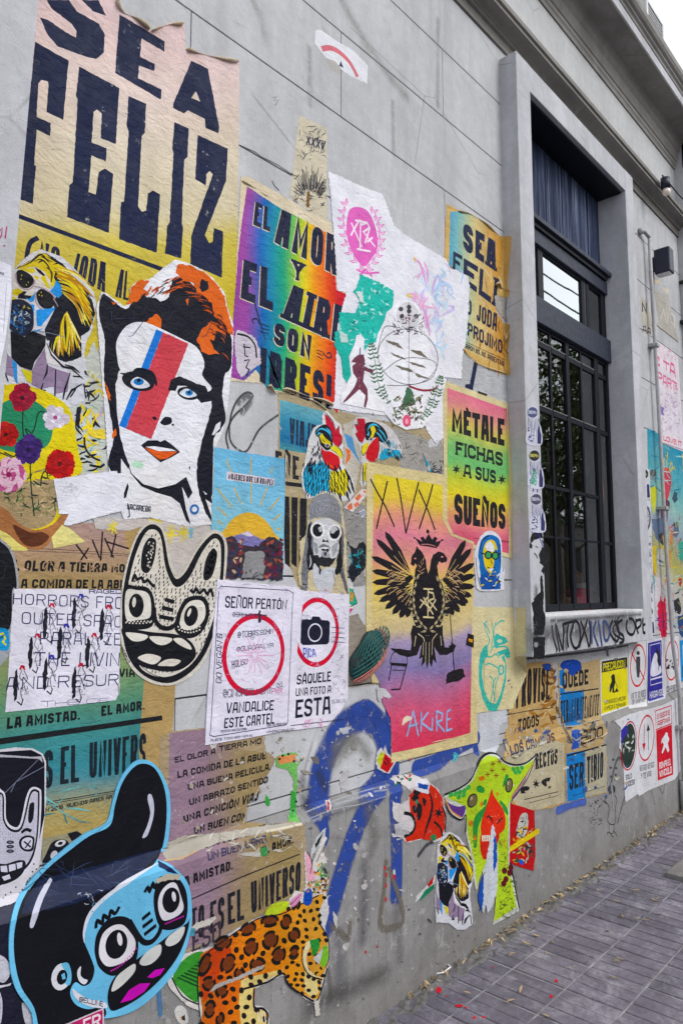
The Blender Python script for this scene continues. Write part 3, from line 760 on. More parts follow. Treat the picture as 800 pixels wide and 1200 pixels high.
A.scrib('scratches', (300, 40, 640, 240), 14, 1.2, ['9d8f3a', 'ddd078'], 30)
A.curl = A.curl
A.c = (0, 0, 2.6667)
A.curl("362,0 385,38 430,60 468,92", 34, 'e4dcc6', 'c9b48c', inward=(-.3, -1)); A.curl("472,96 505,84 542,74 572,76", 32, 'd9c79e', 'a98f62', inward=(-.2, -1)); A.curl("582,152 620,166 690,182 746,192", 30, 'e8dfcc', 'cbb792', inward=(-.2, -1))
A.build()

A = Art('paper_scrap', 'narrow white paper notice pasted at the far left edge beside the gas mask portrait', 'notice', 2, (0, 280, 10), surf='frame')
A.mat = 'clean'
A.paper("-60,240 60,285 130,320 135,600 100,900 60,1200 0,1500 -60,1600", 'd9dae6', rough=.4)
A.t('lettering', "-40,375 45,400 42,430 -40,405", "TODA", '1a2038', .2); A.l('printed_frame', "75,520 40,1100", 3, '4a5064'); A.build()
A = Art('graffiti', 'small pink scribbled letters on the grey surround at the left edge', 'graffiti', 0, (0, 0, 2.6667), surf='frame')
A.l('paint_stroke', "0,722 8,712 6,735 0,745", 3, 'b0477c'); A.l('paint_stroke', "22,708 17,745", 3.4, 'b0477c'); A.e('paint_stroke', 14, 768, 4, 2.4, 'b0477c'); A.build()

# collage scraps between the portraits
A = Art('collage_scrap', 'torn yellow, grey and black collage scrap between flower sticker and orange haired portrait', 'poster', 0.6, (0, 430, 4), mat='worn')
A.paper("300,180 350,60 440,-120 470,-40 480,60 505,480 440,500 370,505 340,420", 'b9bfb8', rough=4)
A.scrib('print', (345, 180, 500, 490), 60, 9, ['d3bf35', '11162b', '8fae9c', '11162b', 'e5cf3f', 'b9a3b8'], 60)
A.scrib('print', (400, 20, 480, 170), 22, 7, ['cfbf3a', '24272e', 'c9cdb8', '11162b'], 60)
A.p('print', "360,190 380,185 370,290 352,270", K); A.p('print', "400,300 490,290 495,340 430,330", 'd8c34a'); A.l('print', "395,330 400,380 430,420 470,440", 8, K, sm=1); A.l('print', "420,460 470,470 490,455", 9, K)
A.build()

# man with sunglasses and mask
def mask_portrait(label, level, crop, aff, seed):
    A = Art('cutout_portrait', label, 'sticker', level, crop, mat='print', seed=seed)
    TWAVE = 1
    T = lambda st: [aff(*map(float, q.split(','))) for q in st.split()]
    A.paper(T("48,205 62,150 100,105 150,65 195,50 290,85 340,130 400,195 440,250 450,300 436,420 405,480 395,540 410,640 418,745 330,790 240,790 150,740 10,735 5,560 30,430 35,330"), 'c9ccd6', rough=1.5)
    U = lambda st: [aff(float(q.split(',')[0])*.6332, 20+.6332*float(q.split(',')[1])) for q in st.split()]
    rn = A.rn
    A.p('hair', U("110,190 160,165 240,120 285,75 340,75 400,110 470,160 540,250 610,330 680,420 705,520 660,650 600,690 605,840 540,870 480,880 400,850 360,770 380,640 470,500 450,420 400,300 380,220 250,180"), K, rough=1.5)
    A.p('hair_top', U("120,195 165,165 245,120 290,72 340,80 400,130 480,170 560,270 600,330 550,300 480,240 410,215 385,300 352,335 310,250 250,195 190,190"), 'cdb92f')
    for st in ("150,180 230,140 300,85 345,120 390,140", "250,140 300,120 350,160 380,230 375,280", "280,150 320,130 360,180", "400,190 470,200 540,250 600,320", "390,160 450,150 500,200", "420,230 500,250 570,320", "350,100 420,140 480,180", "300,100 330,110 370,150"): A.l('hair_line', U(st), 6, K, sm=1, taper=True)
    def lock(p0, c, p1, w_, c_): A.l('hair_strand', U(f"{p0[0]},{p0[1]} {c[0]},{c[1]} {p1[0]},{p1[1]}"), w_, c_, sm=1, taper=True)
    for i in range(60):
        t = rn.random(); x0 = 400+t*90+rn.uniform(-20, 20); y0 = 190+t*200+rn.uniform(-15, 15); x1 = 600+rn.random()*95; y1 = 330+t*300+rn.uniform(-30, 30)
        lock((x0, y0), ((x0+x1)/2+15, (y0+y1)/2-34), (x1, y1), rn.uniform(6, 13), rn.choice(['d6c634', 'd6c634', 'b5822a', 'e6dc7a', K, K, '3f94cf' if i % 6 == 0 else 'c9a52e']))
    for i in range(60):
        t = rn.random(); x1 = 375+t*230; y1 = 860-abs(t-.4)*90-rn.random()*90; x0 = 480+rn.uniform(-14, 14); y0 = 500+rn.uniform(-10, 20)
        lock((x0, y0), (x0+(x1-x0)*.35+(18 if t > .5 else -22), 620), (x1, y1), rn.uniform(5, 11), rn.choice(['d6c634', 'd6c634', 'b5822a', 'c98f2e', K, K, 'ece09a']))
    A.p('face', U("115,210 200,185 262,175 330,215 385,300 370,340 300,330 250,330 230,400 180,420 80,420 75,380 95,300"), 'd2cfc8')
    for st in ("120,205 190,188 250,185 262,215 230,225 180,205", "330,230 352,290 372,340 345,330 300,255", "90,345 140,335 180,365 130,390 85,385", "200,400 260,370 250,400 215,410", "250,240 290,250 280,275 262,265", "80,400 110,395 120,420 78,425", "390,240 420,300 380,330 370,290"): A.p('face', U(st), 'd2c32f')
    A.p('brow', U("255,178 300,200 335,240 320,245 280,215"), K); A.l('face_line', U("345,180 385,220 378,290"), 6, '5a4a1c', sm=1); A.p('nose_shade', U("135,385 175,355 200,360 180,385 230,390 240,420 130,410"), K)
    A.p('face_shade', U("400,400 440,395 470,440 500,500 450,560 440,680 380,720 345,720 330,640 400,500"), K)
    for st in ("395,330 415,275 450,310 460,380 430,408 395,380 360,365", "268,500 300,485 412,478 350,560 300,618 272,610", "190,405 215,415 262,365 250,430 225,438", "230,450 255,460 248,560 235,640", "245,650 318,630 290,650 250,668"): A.p('blue_patch', U(st), '3d92dc')
    for st, c_ in (("118,235 130,205 165,200 225,235 250,270 240,310 205,335 165,330 135,305", 0), ("270,400 275,360 310,340 370,365 405,400 410,440 380,480 330,485 290,455", 0)): A.p('sunglasses', U(st), '0a0c16', sm=1)
    A.l('sunglasses', U("116,225 122,285 150,325 190,345 230,335 252,300 256,270"), 6, 'a795a2', sm=1); A.l('sunglasses', U("266,360 262,420 290,475 325,490"), 5, 'a795a2', sm=1); A.l('sunglasses', U("250,320 280,325 320,335 380,370 410,410"), 6, 'a795a2'); A.l('sunglasses', U("395,410 430,470"), 4, 'a795a2')
    for q in ("160,240", "155,268", "210,290", "195,310", "305,365", "290,385", "310,390"): A.e('lens_fleck', *U(q)[0], 3, 4, 'b8b03a', n=5)
    A.p('mask', U("75,430 130,415 180,425 235,470 250,560 240,640 180,690 100,660 55,600 62,500"), '16203a', sm=1)
    for i in range(90):
        a = rn.uniform(0, 6.28); r = rn.uniform(5, 100)*(.9); x, y = 150+r*.85*math.cos(a), 545+r*1.2*math.sin(a)
        A.l('mask_detail', U(f"{x},{y} {x+rn.uniform(-12,16):.0f},{y+12:.0f} {x+rn.uniform(-20,26):.0f},{y+rn.uniform(10,32):.0f}"), rn.uniform(3, 6), rn.choice(['3f7fc4', '7f95a6', 'c3cacc', '0b0e18', '2a4f8c', '0b0e18', 'b8a940' if y < 520 else '55606e', '2f6cb0']), sm=1, taper=True)
    A.p('neck', U("78,650 180,695 240,650 340,690 335,760 300,820 255,880 235,945 150,915 85,850"), '0b0d18'); A.l('wire', U("250,645 360,665 480,695"), 2.5, '7c8494')
    A.p('jacket', U("235,1050 235,950 270,870 330,780 345,900 420,935 515,965 500,1100 410,1115 400,1060 300,1080"), '8d7b98', rough=1); A.p('jacket', U("20,960 30,740 60,830 110,880 100,990"), '8d7b98'); A.p('collar', U("330,770 345,740 380,800 465,900 440,915 350,890"), 'd6d5da')
    A.p('tie', U("85,860 125,890 130,1050 105,1000"), '3f8fd6'); A.p('tie', U("155,930 235,950 235,1040 200,1020"), 'cdc42f')
    for st in ("345,740 380,830 465,915 530,930 620,1010", "350,895 345,960 320,1010", "412,935 405,1140", "520,960 480,1080 465,1160", "610,1040 530,1090 490,1160", "620,1040 635,1150", "560,1080 520,1140", "320,1035 300,1090 340,1090", "480,900 540,920 590,960", "35,950 60,1025", "540,985 600,990"): A.l('jacket_line', U(st), 8, K, taper=True)
    A.build(); return A
mask_portrait('cut-out portrait with blond hair, sunglasses and blue gas mask over the big poster', 1, (0, 280, 4), lambda x, y: (x, y), 3)

# flowers in hands
A = Art('flower_sticker', 'yellow cut-out of hands holding a bouquet of red, purple and white flowers', 'sticker', 2, (0, 430, 4))
A.paper("-30,130 30,85 110,85 200,110 260,140 320,190 345,260 355,330 372,420 378,500 250,560 320,700 290,745 240,800 130,850 60,830 -30,790", 'd8c62c', sm=1, rough=.8)
A.p('green_disc', "-40,240 0,180 60,150 130,150 200,185 240,240 245,310 220,370 150,400 60,400 -20,370 -40,300", '2a8560', sm=1)
A.p('glass_bowl', "-40,600 0,530 90,540 200,530 262,540 272,640 240,730 140,760 60,720 -40,620", 'a3906e', sm=1)
A.p('hand', "-40,650 30,670 90,735 170,765 250,735 290,690 320,700 290,745 250,800 200,850 130,850 60,810 -40,740", 'a5714a', sm=1); A.p('sleeve', "-40,760 30,780 90,830 130,860 60,860 -40,850", 'd7cf7e', sm=1); A.p('sleeve', "240,800 290,740 330,760 400,820 250,850", 'd9d38c')
A.p('hand_shade', "60,740 140,775 200,775 230,800 180,840 110,830", '5a3220', sm=1)
A.scrib('stems', (20, 480, 260, 700), 70, 5, ['1f3a2c', '355c38', '16281f', '6d7c4a', '8a7a58', 'c4b48c'], 50, 1.0)
for st in ("110,170 105,260 110,330", "220,215 180,215 160,290 130,340", "20,400 60,420 80,410", "140,420 145,560 160,700", "250,460 200,500 190,560", "60,430 20,410 -10,400", "130,320 120,290 145,310"): A.l('stems', st, 5, '173026', sm=1)
def flower(A, cx, cy, r, c1, c2, c3, n=10, seed=0):
    rn = random.Random(seed)
    for ring, rr, cc in ((0, 1.0, c1), (1, .72, c2), (2, .42, c1)):
        for i in range(n):
            a = 2*math.pi*(i+ring*.5)/n+rn.uniform(-.15, .15); L = r*rr*rn.uniform(.85, 1.1); wd = L*.36
            ca, sa = math.cos(a), math.sin(a); f = lambda u, v: (cx+u*ca-v*sa, cy+u*sa+v*ca)
            A.p('flower', [f(0, 0), f(L*.45, -wd), f(L*.85, -wd*.9), f(L, -wd*.2), f(L*.93, 0), f(L, wd*.3), f(L*.82, wd), f(L*.4, wd)], cc if i % 2 else c2)
    A.e('flower', cx, cy, r*.16, r*.16, c3)
flower(A, 103, 145, 66, 'a8283f', '8d1c35', '3c1020', 10, 1); flower(A, 258, 238, 64, 'd5d2dc', 'bdb6c6', '9c4b80', 6, 2); flower(A, 25, 318, 66, 'bf2a22', 'a01d1c', '4a1210', 7, 3)
flower(A, 132, 390, 72, '4b2c7c', '352060', '1d1238', 9, 4); flower(A, 278, 455, 72, 'c22b2b', 'a52024', '601418', 10, 5); flower(A, 40, 505, 82, 'b8588e', 'd9b7cc', '8c2a5c', 14, 6)
A.build()

A = Art('paper_scrap', 'blank crumpled white sheet overlapping the flower sticker and the portrait', 'paper sheet', 4, (0, 430, 4), mat='clean')
A.paper("248,528 400,505 545,488 578,600 582,672 450,705 320,745 296,740 320,690 275,690 262,600", 'd9dae4', rough=1.5)
A.scrib('stain', (290, 545, 370, 610), 26, 3, ['b9bac2', 'aeb0b8', 'c6c6ce'], 20); A.scrib('crease', (260, 540, 560, 690), 16, 2, ['c4c5d0', 'e6e7ee'], 90, .15)
A.build()

# orange haired portrait (generic face, red stripe)
A_ = 0
A = Art('cutout_portrait', 'large white paper face with orange and black hair and broad red stripe over one eye', 'portrait poster', 3, (100, 290, 4), mat='print')
W_ = 'dcdee6'
A.paper("72,210 95,215 185,280 215,240 205,195 240,160 300,150 360,100 420,58 480,75 545,105 600,150 650,215 665,290 690,360 692,420 685,560 672,660 662,760 640,870 615,920 600,1010 592,1150 588,1300 480,1310 300,1265 180,1275 130,1130 110,1050 100,960 95,850 75,600 60,420 50,280", W_, rough=2)
A.p('hair', "75,225 110,235 185,290 240,240 330,240 350,255 390,230 400,160 450,140 520,190 600,240 640,330 680,420 680,560 650,600 640,700 655,800 630,860 600,900 595,1145 560,1150 520,1100 525,990 545,900 590,740 560,690 520,640 555,560 530,490 480,460 360,390 260,350 190,370 145,440 150,540 170,600 140,640 150,780 165,900 200,980 200,1040 130,1060 105,1000 130,900 110,760 85,600 90,440 62,320", K, sm=1, rough=3, step=14)
for st in ("430,80 490,85 560,120 610,170 650,230 662,300 690,380 690,420 655,380 640,350 600,320 590,260 520,210 505,170 450,150 420,120", "205,245 210,190 260,150 300,160 275,185 300,215 250,250 190,270", "280,350 330,312 355,340 350,385 300,370", "590,345 640,370 660,420 610,390 600,440 580,430 600,480 625,500 580,505 545,490 520,430 545,380", "120,255 160,262 130,270", "465,245 480,240 478,275", "90,630 105,660 118,720 100,700", "375,200 400,210 370,235", "120,880 140,850 145,880 125,900"):
    A.p('hair_highlight', st, 'd56a38', rough=4, step=12)
A.p('hair_shade', "540,150 570,160 575,195 545,210 530,190", K, rough=3, step=10)
A.p('paper_fold', "432,65 300,165 270,195 345,250 360,248 400,175", 'e2e4ec')
A.p('face', "150,430 190,375 260,350 330,372 450,430 520,470 555,540 545,600 590,660 560,690 590,740 570,800 545,900 520,1000 460,1080 400,1120 330,1120 250,1080 190,990 165,880 145,760 150,600 165,570 148,520", W_, sm=1)
A.p('neck', "165,990 200,1040 260,1100 330,1125 430,1115 480,1270 520,1290 300,1262 182,1268 165,1180", W_)
A.p('neck_shade', "175,940 215,1060 270,1110 340,1130 420,1110 470,1075 500,1150 480,1180 450,1120 470,1230 492,1300 470,1280 440,1200 400,1170 330,1150 260,1120 210,1060", K)
A.p('neck_shade', "165,1190 195,1105 202,1120 190,1170", K); A.p('neck_shade', "520,1090 560,1160 590,1150 590,1290 560,1240 530,1160", K, rough=2, step=9); A.p('collar', "560,1180 590,1200 588,1260", W_)
A.p('neck_shade', "482,1030 490,1025 486,1048", K)
# broad stripe with blue edge
A.p('blue_edge', "330,384 362,398 188,850 156,836", '2f78cf', sm=0)
A.p('red_stripe', "362,398 480,452 306,900 188,850", 'c44c56', rough=1.5, step=10)
A.e('eye_shade', 245, 628, 78, 44, K, 15); A.p('brow', "160,590 200,600 240,565 310,580 332,620 330,650 290,600 230,590", K, sm=1)
A.p('eye_white', "210,630 240,608 280,625 300,650 265,662 225,655", 'd5dbe6', sm=1); A.e('iris', 248, 630, 24, 17, '2c7cc4'); A.e('pupil', 248, 624, 9, 9, K); A.e('glint', 242, 612, 4, 4, 'f0f0f4')
A.p('brow', "385,670 400,620 440,605 490,625 520,640 560,650 590,720 540,730 470,650 430,650 420,675", K, rough=1.5, step=10)
A.e('eye_shade', 480, 685, 52, 30, K, 12); A.p('eye_white', "440,680 470,662 500,675 520,695 480,705 450,695", 'd5dbe6', sm=1); A.e('iris', 484, 682, 18, 14, '2c7cc4'); A.e('pupil', 484, 680, 7, 7, K); A.e('glint', 478, 670, 4, 3, 'f0f0f4')
A.p('nose', "308,797 325,792 335,805 322,812", K); A.p('nose', "352,815 370,795 400,800 400,825 370,835 350,825", K, sm=1); A.e('nose', 408, 832, 6, 5, K)
A.p('lips', "258,928 290,905 335,905 350,912 370,902 410,930 442,960 400,985 350,1008 310,975 280,950", K, sm=0)
A.p('lower_lip', "275,938 340,955 430,958 380,990 345,995 305,965", 'd8643a'); A.p('teeth', "280,935 320,932 400,945 425,955 340,955", 'e2e3ea')
A.p('cheek_smudge', "215,1010 240,1000 270,1015 262,1035 225,1030", 'b4dcc2', sm=1)
A.curl("62,250 75,215 95,214", 14, 'e4e4e8', 'c9c4b4', inward=(1, 0)); A.curl("596,1010 592,1150 588,1295", 12, 'e4e4e8', 'c9c4b4', inward=(-1, 0))
A.p('ear', "590,880 610,830 632,815 628,850 600,880", 'd6d8e2'); rs_ = A.rn
for i in range(150):
    t = rs_.random(); x = 210+t*430; y = 300-150*math.sin(math.pi*min(1, t*1.15))*rs_.uniform(.55, 1)+(t > .75)*(t-.75)*900*rs_.random(); an = R(-70+t*110)+rs_.uniform(-.25, .25); L_ = rs_.uniform(22, 50)
    cc = rs_.choice(['d0622e', K, K, 'b84f22']) if t > .45 or y < 240 else K
    if inside((x, y), [(190, 290), (200, 200), (300, 170), (410, 150), (430, 90), (540, 110), (640, 210), (690, 400), (660, 520), (560, 460), (380, 350), (250, 300)]): A.l('hair_strand', [(x, y), (x+L_*.5*math.cos(an)+3, y+L_*.5*math.sin(an)), (x+L_*math.cos(an), y+L_*math.sin(an)+6)], rs_.uniform(2.5, 5), cc, taper=True)
A.scrib('crease', (120, 300, 640, 420), 8, 2, ['343a52'], 160, .1)
A.c = (100, 430, 4)
A.t('signature', "192,640 305,655 303,682 190,665", "YACAREBA", '1a2038', .16, jit=.05); A.l('signature', "200,650 205,700 195,705", 4, '1a2038')
A.e('round_badge', 508, 668, 22, 24, '3b6cb0'); A.e('round_badge', 508, 668, 12, 13, 'd8dfe8')
A.build()

# grey graffito with black loop on the bare wall
A = Art('graffiti', 'soft black spray loop on bare grey wall right of the orange haired portrait', 'graffiti', 0, (240, 440, 4))
A.spray('spray', "110,340 100,280 130,200 190,140 225,95 195,80 150,120 120,200 118,300 160,350 200,350 250,260 300,215 345,185", 16, '35353a', .75)
A.spray('spray', "160,130 200,95 215,120 175,175", 40, '606066', .9); A.l('scratch', "165,200 185,170 180,150", 3, 'c6c6c6'); A.build()

# ================================================================ rainbow poster and neighbours
A = Art('poster', 'rainbow poster reading EL AMOR Y EL AIRE SON LIBRES, left edge lifting', 'poster', 1, (260, 200, 4.2857), mat='print')
A.paper("95,30 130,30 330,140 440,210 545,260 600,560 625,620 615,660 600,800 610,900 590,1010 600,1060 590,1200 545,1190 400,1130 290,1110 260,1110 225,1070 40,1055 60,800 75,400 90,120", 'd5cab2', rough=2.5)
A.p('rainbow_print', "125,80 300,195 425,255 545,325 575,600 625,620 612,690 585,720 590,780 565,810 590,880 588,1040 580,1220 545,1175 420,1125 300,1110 225,1090 190,1030 170,1000 110,1055 45,1040 52,800 80,420 100,250", grad(A, "70,80 600,330 590,1180 20,1040", [(0, '8a4596'), (.10, '9a4a9c'), (.24, '2d66b4'), (.33, '1c83a8'), (.46, '2ba377'), (.56, '83b840'), (.66, 'ddc738'), (.76, 'e8923a'), (.88, 'de5a33'), (1, 'c5303c')], 'u', .05), rough=1.5)
def two(q, txt, pen, slab=0, dx=-4, dy=3, **k):
    qs = [tuple(map(float, a.split(','))) for a in q.split()]
    A.t('letter_outline', [(x+dx, y+dy) for x, y in qs], txt, 'd8cdb4', pen*1.15, slab, **k); A.t('lettering', q, txt, INK, pen, slab, **k)
two("168,155 245,190 240,308 155,272", "EL", .27, .8); two("292,190 580,335 575,530 262,360", "AMOR", .25, .0); two("352,445 415,470 392,555 362,550", "Y", .24, .8)
two("108,445 258,500 255,705 92,640", "EL", .24, .8); two("348,570 622,690 610,880 300,740", "AIRE", .24, .7); two("265,760 450,830 443,950 258,868", "SON", .27, 0)
A.t('lettering', "195,885 550,1030 545,1200 188,1060", "IBRES!", INK, .25, .0)
for a, b in ((900, 0), (915, 4), (930, 8)): A.l('flourish', f"475,{a} 505,{a+12+b}", 4, INK)
A.l('flourish', "505,915 530,940 548,935 540,915 525,920", 6, INK, sm=1)
for a in (770, 790, 808): A.l('flourish', f"190,{a} 235,{a+12}", 4, INK)
A.l('flourish', "190,775 175,745 152,750 160,770", 6, INK, sm=1)
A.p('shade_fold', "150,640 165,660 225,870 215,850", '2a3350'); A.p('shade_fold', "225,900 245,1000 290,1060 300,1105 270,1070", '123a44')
A.p('paste_smear', "60,850 75,800 120,815 165,840 190,900 195,970 120,1020 95,1040 75,1000", 'c6bfcc', rough=3); A.l('ink_sketch', "75,820 130,835 165,880 172,940", 9, K, sm=1); A.l('ink_sketch', "110,870 115,930 130,935", 6, K); A.l('ink_sketch', "105,885 142,890", 6, K); A.l('ink_sketch', "110,955 135,950 120,990 135,1000 120,1030", 6, K)
A.curl("225,1085 262,1120 298,1112", 60, 'c9b994', '8f7a55', inward=(.1, 1)); A.curl("300,1100 400,1125 480,1150 555,1185", 48, 'd2c4a2', '8f7a55', inward=(.1, 1)); A.curl("98,50 160,85 230,130", 22, 'd8cdb4', 'b9a880', inward=(0, -1))
A.build()

A = Art('woodcut_print', 'tall narrow cream paper with black line drawing above the rainbow poster', 'print', 0, (250, 0, 2.6667), mat='worn')
A.paper("268,360 300,375 355,402 354,550 355,705 300,665 238,610 245,560 252,500", 'c9c3b0', rough=1)
A.t('lettering', "292,425 350,440 346,470 290,450", "XXXV", '2a2f50', .2, jit=.06); A.scrib('drawing', (262, 395, 350, 500), 45, 1.6, ['2b2e3c', '4a4a52'], 22)
for i in range(60):
    a = -2.9+2.7*i/60+A.rn.uniform(-.03, .03); r0 = A.rn.uniform(20, 35); r1 = A.rn.uniform(60, 105); A.l('drawing', [(303+r0*math.cos(a), 620+r0*math.sin(a)), (min(352, max(248, 303+r1*.6*math.cos(a))), 620+r1*math.sin(a))], 1.7, '2b2e3c')
A.scrib('drawing', (250, 580, 350, 660), 40, 1.6, ['2b2e3c', '6a5638'], 18); A.p('brown_mark', "292,600 300,598 298,650 290,645", '7a5a2c'); A.build()

A = Art('paper_scrap', 'small torn white paper with a pink arc high on the bare wall', 'paper scrap', 0, (250, 0, 2.6667), mat='clean')
A.paper("318,95 332,92 380,125 440,160 482,205 480,262 440,245 395,215 380,195 350,180 335,160 316,135", 'd6d8de', rough=1)
A.l('pink_arc', "338,153 365,150 395,165 425,195 450,240", 13, 'c96a76', sm=1); A.p('ink_mark', "398,190 406,212 392,206", '2c3050'); A.p('torn_flap', "350,180 380,192 398,212 395,235 365,215", 'a8a6a2'); A.build()
A = Art('pencil_mark', 'tiny scribbled figure on the bare wall beside the torn poster top', 'graffiti', 0, (250, 0, 2.6667))
A.l('line', "186,305 200,302 188,315 205,312 192,330", 1.6, '5a5c66'); A.build()
A = Art('pencil_mark', 'thin scratched line of ink above the rainbow poster near the tall woodcut print', 'graffiti', 0, (250, 0, 2.6667))
A.l('line', "85,455 130,475 150,490 200,515 245,545 262,552", 2.2, '34363e'); A.l('line', "183,565 190,580 205,595", 3, '34363e'); A.l('line', "245,540 255,560 268,545", 2, '2b2e3c'); A.build()

# ================================================================ big white sheet
A = Art('poster', 'large torn white sheet with pink laurel wreath emblem and pastel watercolour heart', 'poster', 2, (370, 190, 4.2105), mat='clean')
A.paper("57,45 200,110 325,160 350,220 380,310 440,360 540,420 640,480 660,525 700,535 750,565 755,620 748,760 738,880 720,960 715,1070 620,1060 622,1120 628,1200 640,1270 640,1350 590,1390 550,1330 520,1280 380,1255 160,1230 60,1210 90,1180 105,800 150,640 105,635 90,400 70,160", 'dcdde6', rough=2.5)
PINK = 'd868b8'
A.p('emblem', "150,290 165,235 205,222 250,240 280,290 300,360 300,430 270,480 240,515 205,490 170,430 150,360", PINK, sm=1)
for i in range(9):
    t = i/8; 
    for sx, (x0, y0, x1, y1, x2, y2) in ((-1, (150, 215, 95, 370, 232, 535)), (1, (272, 255, 360, 400, 246, 535))):
        x = (1-t)**2*x0+2*t*(1-t)*x1+t*t*x2; y = (1-t)**2*y0+2*t*(1-t)*y1+t*t*y2; ang = R(-90+sx*30 if t < .6 else -90+sx*55); L = 40
        for da in (-.5, .5):
            a = ang+da; q = [(x, y), (x+L*.5*math.cos(a)+8*math.sin(a), y+L*.5*math.sin(a)-8*math.cos(a)), (x+L*math.cos(a), y+L*math.sin(a)), (x+L*.5*math.cos(a)-8*math.sin(a), y+L*.5*math.sin(a)+8*math.cos(a))]
            A.p('wreath', q, PINK); A.l('wreath', [(x+6*math.cos(a), y+6*math.sin(a)), (x+L*.7*math.cos(a), y+L*.7*math.sin(a))], 4.5, 'ead0e4')
A.l('wreath', "215,560 240,530 275,565", 10, PINK); A.l('wreath', "205,535 245,550 310,545", 8, PINK)
for st in ("172,300 225,420", "170,362 212,285", "190,288 250,300", "218,285 215,430", "200,430 268,442", "222,310 250,300 262,325 232,345 290,420", "262,330 240,400", "250,395 278,372"): A.l('monogram', st, 8, 'e8dcea')
for i in range(60):
    x = 560+A.rn.gauss(0, 60); y = 680+A.rn.gauss(0, 110); cc = A.rn.choice(['d9b4d8', 'e0a8cc', 'b9cfe6', 'c6d8ee', 'cdb4e0']) if x < 590 else A.rn.choice(['b4d0ea', 'c0dcf0', 'a9c6ea', 'c9bfe6'])
    A.l('watercolour', [(x, y), (x+A.rn.uniform(-30, 30), y+A.rn.uniform(15, 40)), (x+A.rn.uniform(-40, 40), y+A.rn.uniform(40, 90))], A.rn.uniform(5, 16), cc, sm=1, taper=True)
for st, c_ in (("485,480 510,500 530,560 540,620", 'dd9ad0'), ("530,490 548,540 545,600", 'e2a6d4'), ("600,550 580,600 570,660", 'c9b0e2'), ("480,470 492,490", 'e6c060'), ("450,650 490,655 510,690 520,760", 'e8b0d0'), ("445,655 470,665", 'e4cf62'), ("595,640 610,610 650,605 672,640 660,670", 'b4cdea'), ("520,700 545,780 560,860", 'e094cc')): A.l('watercolour', st, 12, c_, sm=1, taper=True)
A.build()

A_ = None
A = Art('collage_scrap', 'torn turquoise printed paper fragments on the white sheet below the pink wreath', 'poster fragment', 3.2, (370, 190, 4.2105))
A.paper("215,555 300,590 380,635 378,690 360,770 340,790 330,820 310,850 290,890 260,900 230,940 215,980 170,1070 165,1110 130,1060 120,960 90,910 88,840 115,830 110,740 190,745 215,700 200,660 180,640 200,618", '2fb5a8', rough=3)
A.scrib('print', (200, 600, 370, 760), 40, 6, ['8fd8d0', 'a8dfd8', '1d8f88', 'c6e6e0'], 24); A.scrib('print', (115, 750, 300, 900), 34, 6, ['9fdad2', '1d8f88', '8fd8d0'], 26); A.p('print', "195,640 225,640 235,700 215,690", 'c9d6d6', rough=3); A.p('print', "110,830 150,850 155,890 120,890", 'b9d4d2', rough=3); A.build()

A = Art('crest_cutout', 'oval cut-out crest with figures, fern branches and a red sash on the white sheet', 'sticker', 4, (370, 340, 4.2105), mat='clean')
A.paper("215,220 235,240 232,330 262,262 285,300 300,220 335,150 345,110 370,90 395,60 440,48 490,65 520,110 535,190 560,290 590,380 600,425 640,440 620,520 600,560 560,640 520,680 440,690 380,660 330,600 270,590 200,575 120,560 118,520 170,420 160,330 190,260 195,225", 'e2e3ea', rough=1)
A.p('skull', "395,100 420,70 455,60 490,90 505,150 480,200 440,190 400,150", 'c9c9d0', sm=1); A.dots('skull', "415,95 455,85 490,130 420,130 455,105", 12, '3b3540')
A.scrib('engraving', (375, 120, 530, 220), 60, 4, ['4a3540', '8a8490', '6a5560', '2c2630'], 22); A.scrib('engraving', (440, 120, 460, 170), 8, 6, ['7a1f38'], 18)
A.l('outline', "300,300 330,190 372,180 420,190", 3, '45424e', sm=1); A.e('oval', 450, 330, 150, 135, '45424e', 20, 40, 3); A.l('oval', "330,400 420,340 540,340 590,370 560,440 450,470 345,470", 2.5, '45424e', sm=1)
for st in ("335,245 400,262 430,295 350,260", "460,295 510,300 550,340 490,315", "355,305 420,330 440,345 380,325", "385,370 450,385 490,410 420,395", "440,350 520,370 545,388 480,372", "475,405 540,430 560,440 500,430"): A.p('landscape', st, '6b655a', rough=2, step=9)
A.l('centre_line', "455,60 453,560", 3, '26222c'); A.l('sash', "455,475 520,495 580,490 592,470", 9, '8e2c3e', sm=1)
def fern(A, q, n, L, c_, part='fern'):
    q = smooth(A.pts(q), False, 6); A.l(part, q, 3.5, c_)
    for i in range(n):
        t = i/(n-1)*(len(q)-2); k_ = int(t); x, y = q[k_]; dx, dy = q[k_+1][0]-x, q[k_+1][1]-y; a = math.atan2(dy, dx); l_ = L*math.sin(math.pi*(.12+.8*i/n))
        for s_ in (1, -1): A.l(part, [(x, y), (x+l_*.6*math.cos(a+s_*1.2), y+l_*.6*math.sin(a+s_*1.2)), (x+l_*math.cos(a+s_*1.7), y+l_*math.sin(a+s_*1.7))], 7, c_, taper=True)
fern(A, "268,265 290,370 310,480 360,560", 15, 34, '3f6a4c'); fern(A, "612,425 590,500 560,580 515,640", 14, 30, '3f6a4c')
A.p('figure', "205,320 230,318 238,350 232,375 280,400 275,412 235,398 228,450 250,490 252,540 240,582 232,575 240,520 210,490 150,545 128,560 135,545 185,480 200,440 180,410 175,375 195,360 170,355 185,335", '6a3348'); A.l('figure', "215,285 212,325", 6, '3d4a70')
A.scrib('figure', (180, 360, 240, 480), 14, 3, ['9c6a78', '40202e'], 18)
